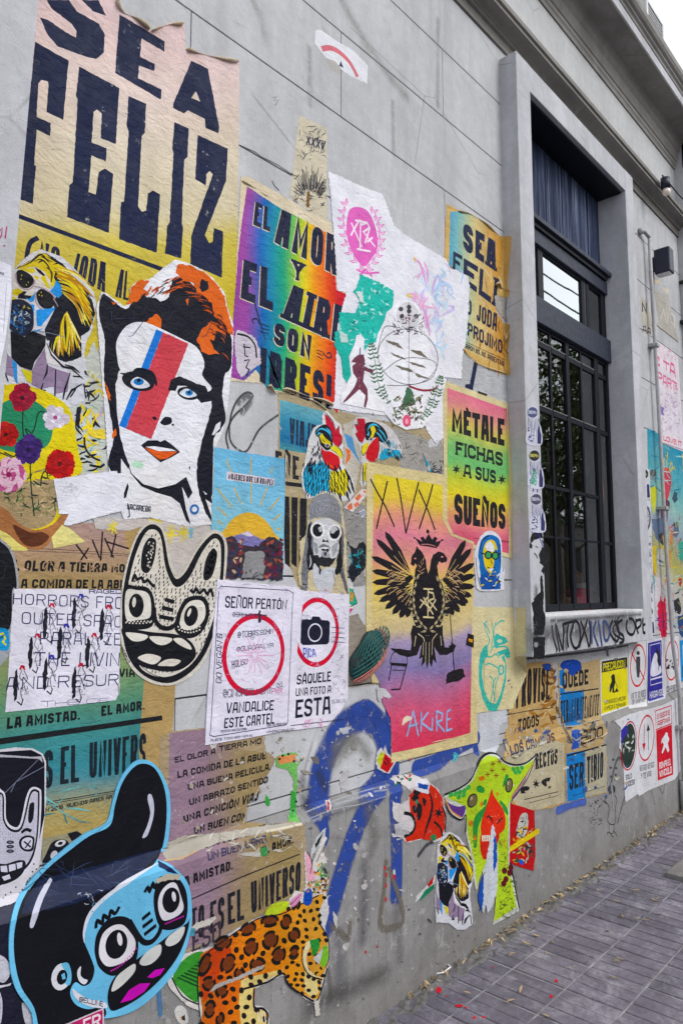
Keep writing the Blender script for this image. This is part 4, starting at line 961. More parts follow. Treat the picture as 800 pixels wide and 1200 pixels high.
A.p('palm', "445,480 470,500 485,560 420,590 430,530", '39684c', rough=4); A.scrib('bouquet', (375, 520, 520, 665), 90, 6, ['5a4a3a', '8a7a62', '3c5a3c', '2a2a28', '6c7a5a'], 22); A.e('bloom', 443, 645, 20, 30, 'd65a7c'); A.e('bloom', 443, 648, 8, 14, 'f0a0b0')
A.build()
A = Art('paper_scrap', 'ragged grey paper strip with cyan sliver below the white sheet', 'paper scrap', 1, (420, 440, 4), mat='worn')
A.paper("110,235 240,270 320,300 330,340 370,330 385,300 395,330 395,470 330,460 200,432 190,380 160,300", '9b9a98', rough=3); A.scrib('drawing', (170, 290, 300, 430), 30, 2.5, ['6c6a68', '55545a', 'b0aeac'], 40); A.p('drawing', "300,370 350,450 325,452", '2d9ab8'); A.l('drawing', "300,365 325,452", 4, K)
A.scrib('drawing', (335, 400, 394, 460), 30, 4, [K, '4a4a52'], 22); A.build()

# small torn SEA FELIZ
A = Art('poster', 'small torn blue and ochre poster SEA FELIZ NO JODA AL PROJIMO by the window surround', 'poster', 1, (500, 230, 5), mat='worn')
A.paper("115,45 180,80 250,100 330,150 380,195 430,235 455,235 492,235 490,320 480,380 470,520 485,570 465,600 390,570 395,640 415,700 440,740 485,755 480,850 470,900 485,980 490,1048 440,1045 300,985 205,900 205,880 235,640 250,480 190,450 165,455 130,400 100,370 105,200", 'c9a868', rough=3)
A.p('print', "135,90 200,90 270,110 345,165 400,215 445,262 430,480 395,520 390,640 440,740 450,830 455,1000 330,950 205,880 235,640 250,480 190,450 150,420 128,400", grad(A, "130,90 450,260 455,1000 130,800", [(0, '4a9cc4'), (.12, '6fb0bc'), (.3, 'a9bb9a'), (.42, 'c9bd88'), (.62, 'cdb277'), (.85, 'c79a52'), (1, 'bf8f45')], 'u', .06), rough=2)
for i in range(30): A.l('stain', [(A.rn.uniform(400, 470), A.rn.uniform(250, 1000)) for _ in range(3)] if False else [(x := A.rn.uniform(300, 470), y := A.rn.uniform(180, 1000)), (x+A.rn.uniform(-20, 25), y+A.rn.uniform(20, 60)), (x+A.rn.uniform(-20, 30), y+A.rn.uniform(60, 110))], A.rn.uniform(5, 16), A.rn.choice(['b07a34', 'a86f2e', 'd9c79a', 'c89a58']), sm=1, taper=True)
A.t('lettering', "210,152 405,268 400,440 210,310", "SEA", INKN, .26, .7); A.t('lettering', "152,322 205,350 202,472 150,425", "F", INKN, .2, .7); A.t('lettering', "214,362 415,485 400,650 210,505", "ELI", INKN, .22, .7)
A.t('lettering', "232,600 260,612 258,700 232,690", "O", INKN, .2); A.t('lettering', "292,630 412,690 405,795 288,725", "JODA", INKN, .17); A.t('lettering', "238,738 440,845 438,925 235,815", "PROJIMO", INKN, .19)
A.l('printed_rule', "212,848 455,960", 2.5, INKN); A.t('lettering', "215,858 450,968 448,998 213,885", "ERRON BS. AS. ARGENTINA", INKN, .2)
A.p('torn_gap', "392,580 470,600 460,680 470,745 430,700 400,650", 'a3a19d', rough=2)
A.curl("180,84 250,104 330,152 382,198 440,245", 26, 'd9bf8a', '9c7236', inward=(0, -1)); A.curl("396,520 430,540 480,560", 60, 'c49a4c', '7e5a26', inward=(0, 1), turn=150); A.curl("450,850 462,800 482,760", 40, 'cfa865', '7e5a26', inward=(-1, 0)); A.curl("205,895 250,950 330,1000 480,1048", 20, 'd6bd88', '8f6c34', inward=(0, 1))
A.build()
A = Art('paint_mark', 'black paint drip shaped like a letter I below the small torn poster', 'graffiti', 0, (500, 230, 5))
A.paper("190,900 240,940 300,985 470,1050 475,1200 440,1190 200,1080 180,1060", 'aeb0b4', rough=2, part='bare_patch')
A.p('paint_stroke', "275,968 298,975 272,1110 268,1138 222,1120 225,1102 250,1100", INKN); A.p('paint_stroke', "295,1148 350,1165 345,1173 300,1158", '2a2622'); A.build()

# ================================================================ middle band
A = Art('poster', 'blue and tan poster reading VIAJE SUEÑE half hidden behind the rooster sticker', 'poster', 0, (240, 440, 4), mat='worn')
A.paper("340,80 360,60 500,110 600,160 760,200 1100,260 760,560 760,850 560,900 480,1110 400,900 370,700 365,500 340,380 345,200", 'a79a7c', rough=2)
A.p('print', "352,112 560,170 560,380 350,345", grad(A, "350,110 560,170 560,380 350,345", [(0, '6aa6b4'), (.4, '3a86a8'), (.8, '2a6f9c'), (1, '4a8c98')]))
A.t('lettering', "397,198 520,232 515,350 397,318", "VIAJE", '1c2b44', .16); A.t('lettering', "330,350 440,382 440,490 330,470", "EÑE", '20202a', .2); A.e('lettering', 430, 480, 5, 9, '20202a')
A.l('printed_rule', "370,505 485,520", 16, '1c1c24'); A.p('bars', "365,565 395,568 400,900 375,880", '17181f'); A.p('bars', "405,570 435,572 430,900 405,880", '17181f'); A.p('bars', "445,575 478,578 475,720 440,900", '17181f')
for x in (400, 440): A.l('bar_edge', f"{x},565 {x-2},890", 4, '8a7a44')
A.scrib('collage', (640, 560, 760, 860), 30, 10, ['8f8f8c', '2c3a44', 'a8a49a', '2f8f9c', '1c2028'], 50)
A.curl("358,70 430,95 500,118 570,165", 22, 'd6c8a4', '99855c', inward=(0, 1)); A.build()

A = Art('rooster_sticker', 'rooster head cut-out with red comb, facing right, above the man in goggles', 'sticker', 2.4, (350, 475, 8))
A.paper("232,62 262,48 300,95 345,150 385,175 408,260 412,440 402,540 440,595 505,700 525,800 480,890 380,905 280,835 150,860 70,880 30,770 18,640 45,560 70,440 90,320 130,220 170,188 218,180 212,110", 'cfd0d4', rough=1)
A.p('comb', "235,78 268,105 312,160 345,238 375,188 377,258 402,290 397,350 370,392 330,372 308,335 285,265 250,180", 'b81e34'); A.l('outline', "238,62 262,90 312,150 345,228", 10, K, taper=True); A.l('outline', "345,235 372,192", 8, K, taper=True); A.l('outline', "402,290 397,350 370,392", 9, K, taper=True)
A.p('head', "148,245 190,200 250,180 300,245 312,340 305,395 260,425 225,400 195,360 180,300 160,290", K, sm=1)
for st in ("155,262 195,222 245,232 285,270 305,320", "165,285 185,262 205,270", "250,210 280,240 298,275"): A.l('blue_streak', st, 13, '4ab4dc', sm=1, taper=True)
A.p('face', "186,285 214,262 238,300 290,345 298,385 250,372 212,350 200,320", 'd9c830', rough=3, step=16); A.e('eye', 262, 378, 24, 18, '9a9ca4', 20); A.e('eye', 264, 378, 12, 10, K); A.l('face_mark', "210,300 222,330 250,350", 8, K, taper=True); A.l('face_mark', "232,310 275,350", 6, K, taper=True)
A.p('wattle', "203,380 232,425 290,432 335,458 372,490 378,560 342,608 290,592 240,545 214,470", 'c4222c', sm=1); A.p('wattle_glow', "250,520 300,560 340,590 300,585 262,560", 'd9502c'); A.l('outline', "203,380 214,470 245,550 300,600 345,612 380,560", 9, K, sm=1, taper=True)
A.p('beak', "292,392 330,376 372,402 402,450 395,512 364,470 330,440 300,425", 'd6cc3a'); A.l('outline', "330,376 372,402 402,450 397,500", 8, K, sm=1, taper=True); A.l('outline', "300,420 340,440 368,472", 6, K, taper=True)
A.p('breast', "42,620 88,545 150,560 200,520 250,560 292,640 282,800 210,800 140,855 60,800 38,720", '3aa8d4', sm=1, rough=3, step=12); A.p('breast_side', "290,620 372,620 425,600 462,660 462,780 405,855 330,820 276,800", 'd9cc2a', rough=6, step=14)
for gy in range(560, 850, 34):
    for gx in range(48, 285, 25):
        x, y = gx+A.rn.uniform(-6, 6)+(gy-560)*.05, gy+A.rn.uniform(-10, 10); A.l('feather', [(x+7, y-20), (x, y), (x-5, y+24)], A.rn.uniform(9, 14), K, taper=True)
for gy in range(640, 830, 36):
    for gx in range(300, 470, 30):
        x, y = gx+A.rn.uniform(-6, 6), gy+A.rn.uniform(-10, 10); A.l('feather', [(x-8, y-22), (x, y), (x+10, y+26)], A.rn.uniform(10, 16), K, taper=True)
for x, y in ((380, 590), (440, 630), (470, 680), (490, 740), (465, 790), (450, 850), (380, 860), (340, 600), (500, 780)): A.l('feather', [(x-14, y-36), (x, y), (x+16, y+40)], 22, K, taper=True)
for i in range(34):
    x = 85+A.rn.random()*80; y = 640-(x-60)*3.4*A.rn.random(); A.l('neck_feather', [(x, y), (x+A.rn.uniform(-14, 14), y+14), (x-6, y+34)], 9, K, sm=1, taper=True)
for i in range(16): x = 170+A.rn.random()*45; y = 330+A.rn.random()*190; A.l('neck_feather', [(x, y), (x-4, y+24), (x+4, y+46)], 9, A.rn.choice([K, '3a3c44', K]), taper=True)
A.build()
A = Art('rooster_sticker', 'rooster head cut-out facing left, its foot hidden by the eagle poster', 'sticker', 1.4, (350, 475, 8))
A.paper("535,110 620,110 700,140 800,170 880,230 930,310 965,400 960,450 650,520 645,700 600,790 565,720 590,560 575,470 560,380 500,290 505,170", 'c9cace', rough=3)
A.p('comb', "545,122 612,125 628,200 622,290 592,352 558,322 524,268 545,250 514,180 556,190", 'b81e34'); A.l('outline', "514,176 550,186 545,122", 8, K, taper=True); A.l('outline', "524,268 560,330 590,355", 9, K, taper=True)
A.p('head', "620,175 700,158 785,208 830,300 790,350 740,330 715,300 640,330 618,290", K, sm=1)
for st in ("640,240 660,195 710,180 760,215", "740,220 790,270 815,330", "650,290 650,240", "720,250 760,290 780,330"): A.l('blue_streak', st, 15, '4ab4dc', sm=1, taper=True)
A.p('face', "665,205 702,192 716,240 690,300 655,325 680,265", 'd9c830', rough=3, step=14); A.e('eye', 672, 318, 22, 18, 'a4a6ae'); A.e('eye', 672, 318, 10, 9, K)
A.p('wattle', "650,385 700,322 738,300 748,400 722,522 640,512 624,460", 'c4222c', sm=1); A.l('outline', "745,320 750,400 728,500", 8, K, sm=1, taper=True); A.p('beak', "590,380 640,345 655,372 622,440 600,472 582,430", 'd6cc3a'); A.l('outline', "590,380 582,430 600,472 625,440", 7, K, sm=1)
A.p('breast', "750,470 800,400 880,420 940,420 950,445 770,520", '3aa8d4', rough=4, step=14)
for i in range(46): x = 760+A.rn.random()*190; y = 300+(x-760)*.45+A.rn.random()*130; A.l('feather', [(x-12, y-20), (x, y), (x+10, y+26)], A.rn.uniform(8, 14), A.rn.choice([K, K, '4ab4dc']), taper=True)
A.p('foot', "598,560 632,528 630,700 602,722 588,640", 'd9cc2a', rough=4, step=14); A.l('foot_mark', "602,560 596,640 604,780", 13, K, taper=True); A.l('foot_mark', "628,560 614,640 625,720", 10, K, taper=True); A.build()
A = Art('paper_scrap', 'scrap with orange and blue lightning zigzag between the two roosters', 'paper scrap', 1.2, (240, 440, 4), mat='worn')
A.paper("645,230 700,210 712,300 730,400 700,560 650,600 640,500 650,420 648,300", 'b9b4aa', rough=3); A.p('zigzag', "650,270 690,290 700,340 730,420 690,360 665,330", '5a94c8'); A.p('zigzag', "655,340 680,350 680,390 655,420 665,370", 'd9764a'); A.build()
A = Art('paper_scrap', 'small orange and white striped paper strip left of the eagle poster', 'paper scrap', 2, (240, 440, 4))
A.paper("650,620 735,530 755,535 758,560 690,640", 'd8cfcf', rough=1); 
for st in ("662,615 685,595 690,625 672,632", "700,575 722,552 732,570 712,590", "695,605 715,590 720,605 702,622", "735,540 752,540 752,555"): A.p('stripe', st, 'dc7a5c')
A.build()
A = Art('paper_scrap', 'tiny blue and white striped scrap below the orange strip', 'paper scrap', 2, (240, 440, 4)); A.paper("718,640 745,625 750,650 732,668", 'c9cdd8', rough=1)
for k_ in range(3): A.l('stripe', f"{722+k_*3},{648+k_*6} {744+k_*2},{634+k_*6}", 3, '26346e')
A.build()

A = Art('poster', 'light blue poster MUJERES QUE LA ROMPEN with yellow sun rising over mountains', 'poster', 3, (240, 440, 4))
A.paper("40,335 200,365 378,392 368,700 362,960 200,938 30,920 28,700 35,480", '6fb0d6', rough=.8)
A.p('sky_print', "41,338 376,394 366,820 28,790", grad(A, "40,335 378,392 366,800 28,790", [(0, '6fb2d8'), (.5, '7fbcdc'), (1, '88c2d6')]))
for st in ("98,395 130,480", "132,520 168,605", "212,385 214,600", "315,430 305,460", "290,520 258,612", "348,572 300,630", "55,530 128,622", "55,618 102,660", "58,680 80,698", "352,650 318,680", "355,715 335,722"): A.l('sun_ray', st, 6, 'c9a94c')
A.p('sun', "85,760 95,715 125,675 165,650 205,642 250,655 290,690 320,735 330,775", 'd8b04a', sm=1)
A.p('title_strip', "100,450 325,485 322,518 98,490", 'cfc9d6'); A.t('lettering', "108,458 320,490 318,516 107,486", "MUJERES QUE LA ROMPEN", '1c1c2a', .19)
A.c = (240, 560, 4)
A.p('mountain', "85,282 130,275 165,262 200,250 230,270 260,290 300,285 300,330 90,335", '7d7ab4', sm=0, rough=3, step=9); A.p('snow', "165,262 200,250 225,272 200,275 180,268", 'cfc8dc')
A.p('trees', "95,290 115,275 140,280 150,310 250,320 275,295 285,280 325,275 362,300 364,480 90,470", '38303c', rough=6, step=12); A.p('clearing', "185,350 220,342 270,345 285,380 270,470 170,470 180,400", '8b8d92', rough=4, step=12)
A.scrib('figures', (100, 290, 180, 470), 46, 9, ['6a2436', '2e3a68', '40304a', '8a3a3a', '1f2030', 'b9a08a'], 26); A.scrib('figures', (275, 290, 362, 475), 60, 11, ['6a1f34', '86283c', '3a3058', '5a2a48', 'a0564a', '241c2c'], 26); A.scrib('figures', (190, 430, 270, 475), 12, 5, ['5c5c64', '3a3a44'], 22)
A.curl("376,-115 370,60 364,240", 16, '9ccbe2', 'd8d0bc', inward=(-1, 0))
A.build()

# man with goggles and flap hat
A = Art('cutout_portrait', 'grey photocopy cut-out of a man in flap hat and big round white sunglasses', 'portrait sticker', 3.2, (240, 560, 4), mat='print')
A.paper("520,78 560,68 610,85 638,120 645,170 660,300 662,440 672,545 640,560 540,570 480,545 440,500 432,440 445,380 440,300 470,270 478,215 490,120", 'c6bb9c', rough=2)
A.c = (340, 570, 9.225)
A.p('hat', "195,350 200,210 240,130 300,90 380,72 450,95 510,160 540,240 550,420 480,370 420,345 340,335 260,340 200,375", '82868e', rough=1.5)
for k_ in range(9): r_ = 30+k_*17; A.l('hat_stripe', [(385+r_*1.15*math.cos(a_), 225+k_*7-r_*.75*math.sin(a_)) for a_ in [-.35+i_*.35 for i_ in range(12)]], 4, '4a4d55' if k_ % 2 else 'a8acb4', sm=1)
for k_ in range(26): A.l('hat_stripe', [(205+k_*13, 290+abs(k_-13)*1.5), (203+k_*13, 345+max(0, k_-12)*4)], 3, '5a5d66' if k_ % 2 else 'a2a6ae')
A.p('hat_flap', "190,400 215,370 250,420 240,540 250,700 240,880 185,930 175,1100 165,1185 125,1130 110,950 130,760 160,560", '70747d', rough=2); A.p('hat_flap', "540,420 565,480 570,700 560,880 600,1040 625,1180 585,1120 540,960 500,930 490,800 520,640", '5c606a', rough=2)
A.p('face', "240,560 225,430 260,370 340,345 430,350 530,420 535,560 520,700 480,790 420,860 360,868 290,830 245,760", 'c9ccd2', rough=1)
A.p('hair', "185,420 215,395 230,480 225,560 215,640 245,740 275,790 300,850 310,930 290,900 250,850 235,900 185,905 165,800 185,640 175,520", '15161c', rough=3); A.p('hair', "520,560 545,520 545,700 560,900 500,960 465,945 490,860 500,780 525,700", '15161c', rough=3)
A.l('hair_lock', "205,740 215,820 200,880", 14, 'c4c7cd', sm=1, taper=True); A.l('hair_lock', "480,830 470,900 460,950", 12, 'c4c7cd', sm=1, taper=True); A.l('hair_lock', "505,570 525,640 515,720", 10, '15161c', sm=1)
A.p('beard', "250,745 290,740 310,770 340,745 400,750 440,780 490,770 450,835 410,868 360,870 310,850 320,920 300,940 285,850", '202228', rough=3); A.p('beard', "290,660 340,620 410,640 430,690 405,665 370,655 320,665", '74787f', rough=2); A.p('chin', "330,720 350,700 400,705 420,760 370,770 335,755", '9a9da4', sm=1); A.p('beard', "355,710 385,712 380,750 358,750", '202228')
A.p('mouth', "325,680 350,672 375,680 400,672 412,690 395,710 370,695 345,700", '2a2b31', sm=1); A.l('lip', "340,662 370,668 405,660", 6, 'dfe1e5', sm=1)
A.p('nose', "335,600 350,570 372,590 395,575 405,610 385,600 362,602", '26272d', sm=1); A.l('nose_side', "395,480 400,540 380,580", 5, '9a9da4', sm=1)
A.p('cheek_shade', "245,600 285,640 290,720 262,720", '8f929a', sm=1); A.p('cheek_shade', "440,650 480,620 505,600 490,700 450,760", 'a0a3aa', sm=1)
A.p('neck', "250,830 320,900 440,870 475,940 465,1050 440,1130 390,1165 320,1150 260,1060 235,960", 'c3c8d2', sm=1); A.p('neck_shade', "300,860 330,900 315,960 300,940", '3a3c44'); A.l('neck_shade', "440,880 470,1000 468,1090", 8, '6c7079', sm=1, taper=True)
for cx, cy, a_ in ((285, 475, -8), (470, 500, 10)): A.e('goggles', cx, cy, 76, 92, 'e2e3e7', a_, 28); A.e('goggle_lens', cx+2, cy, 55, 70, '101118', a_, 24)
A.l('goggles', "345,430 380,420 410,440", 14, 'd8dade', sm=1)
A.p('lens_glare', "290,455 320,430 345,450 335,490 310,495", 'b4b8c0', rough=4, step=14); A.p('lens_glare', "420,470 440,435 490,440 510,465 480,480 460,510 430,505", 'b9bcc4', rough=4, step=14)
A.e('pink_dot', 372, 1122, 14, 12, 'd88a9a'); A.scrib('grain', (115, 760, 185, 1150), 30, 6, ['3a3c44', '9a9ea6', '52555e'], 70, .3); A.scrib('grain', (545, 500, 575, 1000), 16, 5, ['2c2e36', '8a8e96'], 70, .2); A.build()
A = Art('collage_scrap', 'dark teal and black torn fragment right of the man in goggles', 'poster fragment', 1.1, (240, 560, 4), mat='worn')
A.paper("645,120 760,130 758,300 745,440 755,500 700,510 690,480 660,440 665,300 650,280", '8d8d8d', rough=3); A.p('print', "670,310 700,330 740,295 755,330 750,420 690,490 665,440 690,380", '141a26', rough=4); A.scrib('print', (670, 300, 750, 440), 16, 7, ['2f8f9c', '1f6a78', '0f1420'], 30); A.scrib('print', (660, 150, 750, 290), 24, 3, ['777', '5a5c60', 'a5a5a5'] if False else ['777777', '5a5c60', 'a5a5a5'], 30); A.build()
A = Art('sticker', 'small green, orange and pink cartoon scrap right of the camera poster', 'sticker', 2, (240, 560, 4)); A.paper("672,510 690,515 700,540 718,590 690,610 672,640", 'd8dcd8', rough=1); A.p('print', "675,515 690,522 705,560 712,588 690,600 675,590", '2fa58a'); A.p('print', "680,530 695,545 690,580 680,580", 'd88f3a'); A.p('print', "676,612 692,612 676,638", 'c93a86'); A.l('print', "690,520 712,588 676,605", 3, K); A.build()

# Señor peatón twin posters
def scrawl(A, part, box_, n, cols): A.scrib(part, box_, n, 1.6, cols, 26, 1.2, False)
A = Art('poster', 'white poster SEÑOR PEATÓN VANDALICE ESTE CARTEL with red ring full of signatures', 'poster', 5, (235, 670, 4.2105), mat='clean')
A.paper("78,38 300,60 480,78 500,150 470,400 440,700 425,780 230,820 18,855 30,600 60,260", 'd9d6e6', rough=.7)
A.l('printed_frame', "85,85 95,72 430,92 452,105 448,150 425,740 415,755 60,812 40,805 45,780 85,95", 3.5, '262a44')
A.t('lettering', "118,118 422,140 418,187 115,178", "SEÑOR PEATÓN", '1a1e34', .15); A.t('lettering', "124,645 358,632 355,682 120,700", "VANDALICE", '1a1e34', .16); A.t('lettering', "114,722 360,695 358,748 110,772", "ESTE CARTEL", '1a1e34', .16)
A.e('red_ring', 256, 408, 143, 190, 'c8203c', 8, 48, 24)
rough_t = lambda q, s_, c_='2a2c50', pen=.13: A.t('signatures', q, s_, c_, pen, jit=.05)
rough_t("152,198 320,212 316,232 150,222", "@BRUNO ADEM"); A.l('signatures', "170,212 322,214", 4, '2a2c50'); A.p('smudge', "282,190 290,190 292,250 278,252", '2a2c3a', rough=3)
rough_t("178,295 355,280 352,305 176,328", "@TOBIAS.SCHIN"); rough_t("240,320 262,318 262,335 242,338", "♥"); rough_t("172,368 355,350 355,372 172,395", "@GUADAA.LYR"); rough_t("148,440 228,425 225,455 150,478", "HOLISU")
A.t('signatures', "70,548 76,300 104,308 98,552", "GO VEGAN 8", '2a2c50', .13, jit=.04)
rough_t("105,580 345,570 345,600 105,622", "@CINISREALMENT", '4a4660', .11); A.l('signatures', "370,570 375,548 385,560 395,540 398,565 372,570", 3, '2a2c50'); rough_t("345,575 398,572 396,600 345,605", "PXR", 'c86a9c')
scrawl(A, 'scrawl', (110, 250, 400, 560), 42, ['a8a4c4', '8e8ab0', 'c4a4c6', '9a96ae']); scrawl(A, 'scrawl', (90, 60, 440, 110), 10, ['8e8ab0', '6a6a90']); scrawl(A, 'scrawl', (60, 110, 100, 600), 14, ['b4b0cc'])
for i in range(16): a = i*.39; A.l('pink_scribble', [(262+12*math.cos(a), 412+14*math.sin(a)), (262+A.rn.uniform(60, 110)*math.cos(a), 412+A.rn.uniform(60, 110)*math.sin(a))], 3, 'e0a0cc')
rough_t("95,780 222,768 222,780 95,792", "ESTO ES UNA TEXTURA", '5a5a78', .2); rough_t("45,825 255,800 255,810 45,838", "PUEDE TODO SER VER EL", '3a3a58', .16); rough_t("318,785 455,770 455,780 318,795", "VANDALIZAR ALGO", '3a3a58', .16); rough_t("322,752 420,742 420,754 322,764", "ASI TE PEATON", '5a5a78', .2)
A.build()
A = Art('poster', 'white poster with black camera in a red ring reading SÁQUELE UNA FOTO A ESTA', 'poster', 4, (235, 670, 4.2105), mat='clean')
A.paper("440,80 520,95 728,112 725,400 722,620 685,690 620,760 424,785 430,500", 'd8d6e4', rough=1)
A.e('red_ring', 567, 298, 103, 160, 'c8203c', 3, 44, 22)
A.p('camera_symbol', "492,245 500,235 540,235 548,220 582,222 592,238 625,240 634,252 630,345 620,358 500,362 488,350", '17192c', rough=.6, step=9); A.e('camera_symbol', 560, 300, 33, 43, 'd8d6e4', 5, 24, 6); A.e('camera_lens', 560, 300, 22, 31, '17192c'); A.l('camera_symbol', "505,240 525,238", 8, '17192c')
A.t('lettering', "472,508 640,490 638,540 468,558", "SÁQUELE", '1a1e34', .17); A.t('lettering', "466,575 640,560 638,598 464,615", "UNA FOTO A", '1a1e34', .16); A.t('lettering', "466,632 638,612 636,700 462,722", "ESTA", '1a1e34', .17)
A.t('signatures', "500,372 560,380 565,418 502,430", "PICA", '3a52b4', .13, jit=.05); A.t('signatures', "642,632 710,628 710,645 642,650", "SUSE/A", '55567c', .13, jit=.08)
A.scrib('scrawl', (640, 170, 715, 610), 50, 1.6, ['7a7a9c', '55567c', '9a98b8'], 26, 1.2, False); A.scrib('scrawl', (480, 200, 540, 240), 10, 1.8, ['55567c'], 24); A.scrib('scrawl', (530, 95, 720, 140), 14, 1.6, ['9a98b8'], 26); A.scrib('scrawl', (470, 440, 640, 500), 16, 1.6, ['b4b2cc'], 26)
for x in (640, 655): 
    for y in (275, 300, 322, 345): A.l('signatures', f"{x},{y} {x+50},{y+3}", 2.2, '35385c')
A.l('printed_frame', "440,758 620,738 705,725", 3, '262a44'); A.scrib('pink_scribble', (500, 725, 620, 765), 14, 3.4, ['e0a0cc', 'd88abf'], 24)
A.build()

# ================================================================ cat creature
def band(A, part, q, wd, c_=K, **k): A.l(part, q, wd, c_, **k)
A = Art('creature_sticker', 'large white rabbit-eared monster cut-out with goggling eyes and open toothy mouth', 'sticker', 3.6, (120, 600, 5), mat='print')
A.paper("110,460 120,380 150,260 190,150 240,75 295,50 345,80 375,160 400,290 440,360 480,330 540,220 600,140 650,105 700,130 728,200 722,330 705,480 690,560 660,720 600,860 520,960 400,1015 280,1000 180,930 120,820 100,660", 'cac7c0', sm=1, rough=.5)
A.p('ink_outline', "120,470 130,390 160,265 200,155 245,92 292,72 338,98 362,170 385,300 420,385 450,385 490,340 550,230 610,155 655,125 695,148 712,205 708,330 695,480 680,580 645,720 590,845 510,940 400,1000 290,985 195,920 135,815 112,660", '0f1119', sm=1)
A.p('body', "150,440 155,390 185,270 225,165 260,112 292,102 325,120 345,180 365,320 405,420 440,440 480,415 520,360 575,245 625,175 655,155 678,170 690,215 688,340 672,480 655,590 620,700 570,820 500,905 400,960 300,960 215,905 200,800 150,660", 'd2cfc8', sm=1)
for st in ("262,160 290,152 312,180 300,280 270,350 240,355 222,320 232,220", "640,215 662,225 668,260 645,360 615,398 590,395 588,350 605,270"): A.p('ear_inside', st, '0f1119', sm=1)
rn = A.rn
def seeds(cx0, cy0, cx1, cy1, n, rw):
    for i in range(n):
        t = rn.random(); x = cx0+(cx1-cx0)*t+rn.uniform(-rw, rw); y = cy0+(cy1-cy0)*t; A.e('ear_dots', x, y, 4, 6, 'd2cfc8', n=6)
seeds(285, 175, 258, 330, 26, 18); seeds(650, 235, 612, 375, 26, 14)
# stipple fur
fur = []
for gy in range(115, 960, 21):
    for gx in range(140, 700, 24):
        x, y = gx+rn.uniform(-6, 6), gy+rn.uniform(-5, 5); fur.append((x, y))
bodyp = A.pts("165,430 190,280 240,170 285,112 330,150 350,320 400,430 450,450 540,350 620,195 660,165 682,220 670,470 640,620 590,790 500,890 400,950 300,950 240,910 420,920 530,860 560,800 540,740 480,700 300,680 120,640 160,440")
for (x, y) in fur:
    if inside((x, y), bodyp) and not (215 < x < 318 and 145 < y < 362) and not (580 < x < 675 and 210 < y < 402): A.l('fur', f"{x+3},{y-7} {x-3},{y+7}", 6, '14161f')
A.l('brow', "172,410 185,370 200,395 225,385 240,410 262,400 280,420 305,440", 16, '0f1119', sm=1); A.l('brow', "510,455 530,470 545,450 565,475 590,455 610,480 630,455 645,498", 16, '0f1119', sm=1)
A.p('eye_rim', "120,445 200,435 255,440 290,480 305,560 300,640 270,680 180,690 120,670", '0f1119', sm=1); A.p('eye_white', "135,465 200,458 250,468 275,500 282,570 270,620 200,632 135,625", 'd8d6cf', sm=1)
A.p('eye_rim', "430,640 440,580 480,510 540,490 595,500 622,560 610,650 560,720 490,740 425,700", '0f1119', sm=1); A.p('eye_white', "450,640 465,580 500,530 545,515 582,525 600,570 590,630 545,680 480,690 452,665", 'd8d6cf', sm=1)
A.l('nose_bridge', "300,560 305,630 340,675 390,680 430,650 445,590", 24, '0f1119', sm=1)
A.e('pupil', 195, 548, 44, 70, '0f1119'); A.e('pupil', 515, 608, 40, 62, '0f1119', 12); A.e('glint', 182, 528, 11, 30, 'd8d6cf', 5); A.e('glint', 505, 588, 9, 26, 'd8d6cf', 20)
for x in range(135, 280, 20): A.dots('eye_bag', f"{x},{652-(x-200)**2*.001} {x+8},{640}", 5, 'd8d6cf')
for i in range(8): A.dots('eye_bag', f"{440+i*18},{672+18*math.sin(i*.45)} {446+i*17},{690+16*math.sin(i*.45)}", 5, 'd8d6cf')
for y, (a, b) in ((520, (362, 418)), (568, (345, 412)), (620, (328, 415))): A.l('nose_mark', f"{a},{y-8} {b},{y+8}", 20, '0f1119')
A.p('mouth', "112,680 200,690 300,705 420,715 490,740 535,790 540,850 480,910 400,935 300,925 210,895 150,820 120,740", '0f1119', sm=1)
for st in ("135,705 255,720 250,745 210,758 165,750", "275,728 398,738 390,765 345,780 300,765", "412,742 460,740 505,775 518,805 480,795 435,770"): A.p('tooth', st, 'd8d6cf', sm=1)
for st in ("203,855 250,832 300,835 340,855 305,890 260,885", "320,898 360,868 410,860 455,872 420,900 370,902"): A.p('lower_tooth', st, 'd2cfc8', sm=1); 
A.l('fur_line', "225,905 300,955 400,970 480,940 560,880", 3, '14161f', sm=1); A.t('signature', "112,780 160,880 150,888 104,795", "JAGUARLINA", '14161f', .2); A.build()

# ================================================================ lower left posters
A = Art('poster', 'tan to green poster reading EL OLOR A TIERRA, LA AMISTAD and EL UNIVERSO', 'poster', 1, (0, 620, 5), mat='print')
A.paper("-60,20 200,-30 700,-40 1075,-60 1040,700 1000,900 1000,1200 985,1340 950,1700 800,1760 200,1900 -60,1960", grad(A, "0,0 1000,0 1000,1800 0,1800", [(0, 'a98e86'), (.10, 'a88f76'), (.22, 'a08c5e'), (.38, '8c8a5c'), (.50, '7c9468'), (.60, '5d8f70'), (.72, '3f8484'), (.88, '3a8090'), (1, 'a0925f')]), rough=1)
A.p('tan_margin', "-60,1800 480,1720 950,1600 950,1710 480,1800 -60,1960", 'a3905a'); A.p('tan_margin', "720,-30 1070,-55 1040,700 1000,1350 960,1600 850,1620 812,1300 850,800", 'ab9263')
A.l('thin_rule', "40,105 500,128 760,150", 3, '4a3440'); A.l('thin_rule', "40,122 500,142 760,160", 2.5, '4a3440')
A.t('lettering', "40,178 732,205 730,255 30,245", "EL OLOR A TIERRA MO", '17181f', .25); A.t('lettering', "85,292 735,298 732,350 80,345", "LA COMIDA DE LA ABU", '17181f', .24); A.t('lettering', "697,815 790,820 790,865 695,868", "VIA", '17181f', .25)
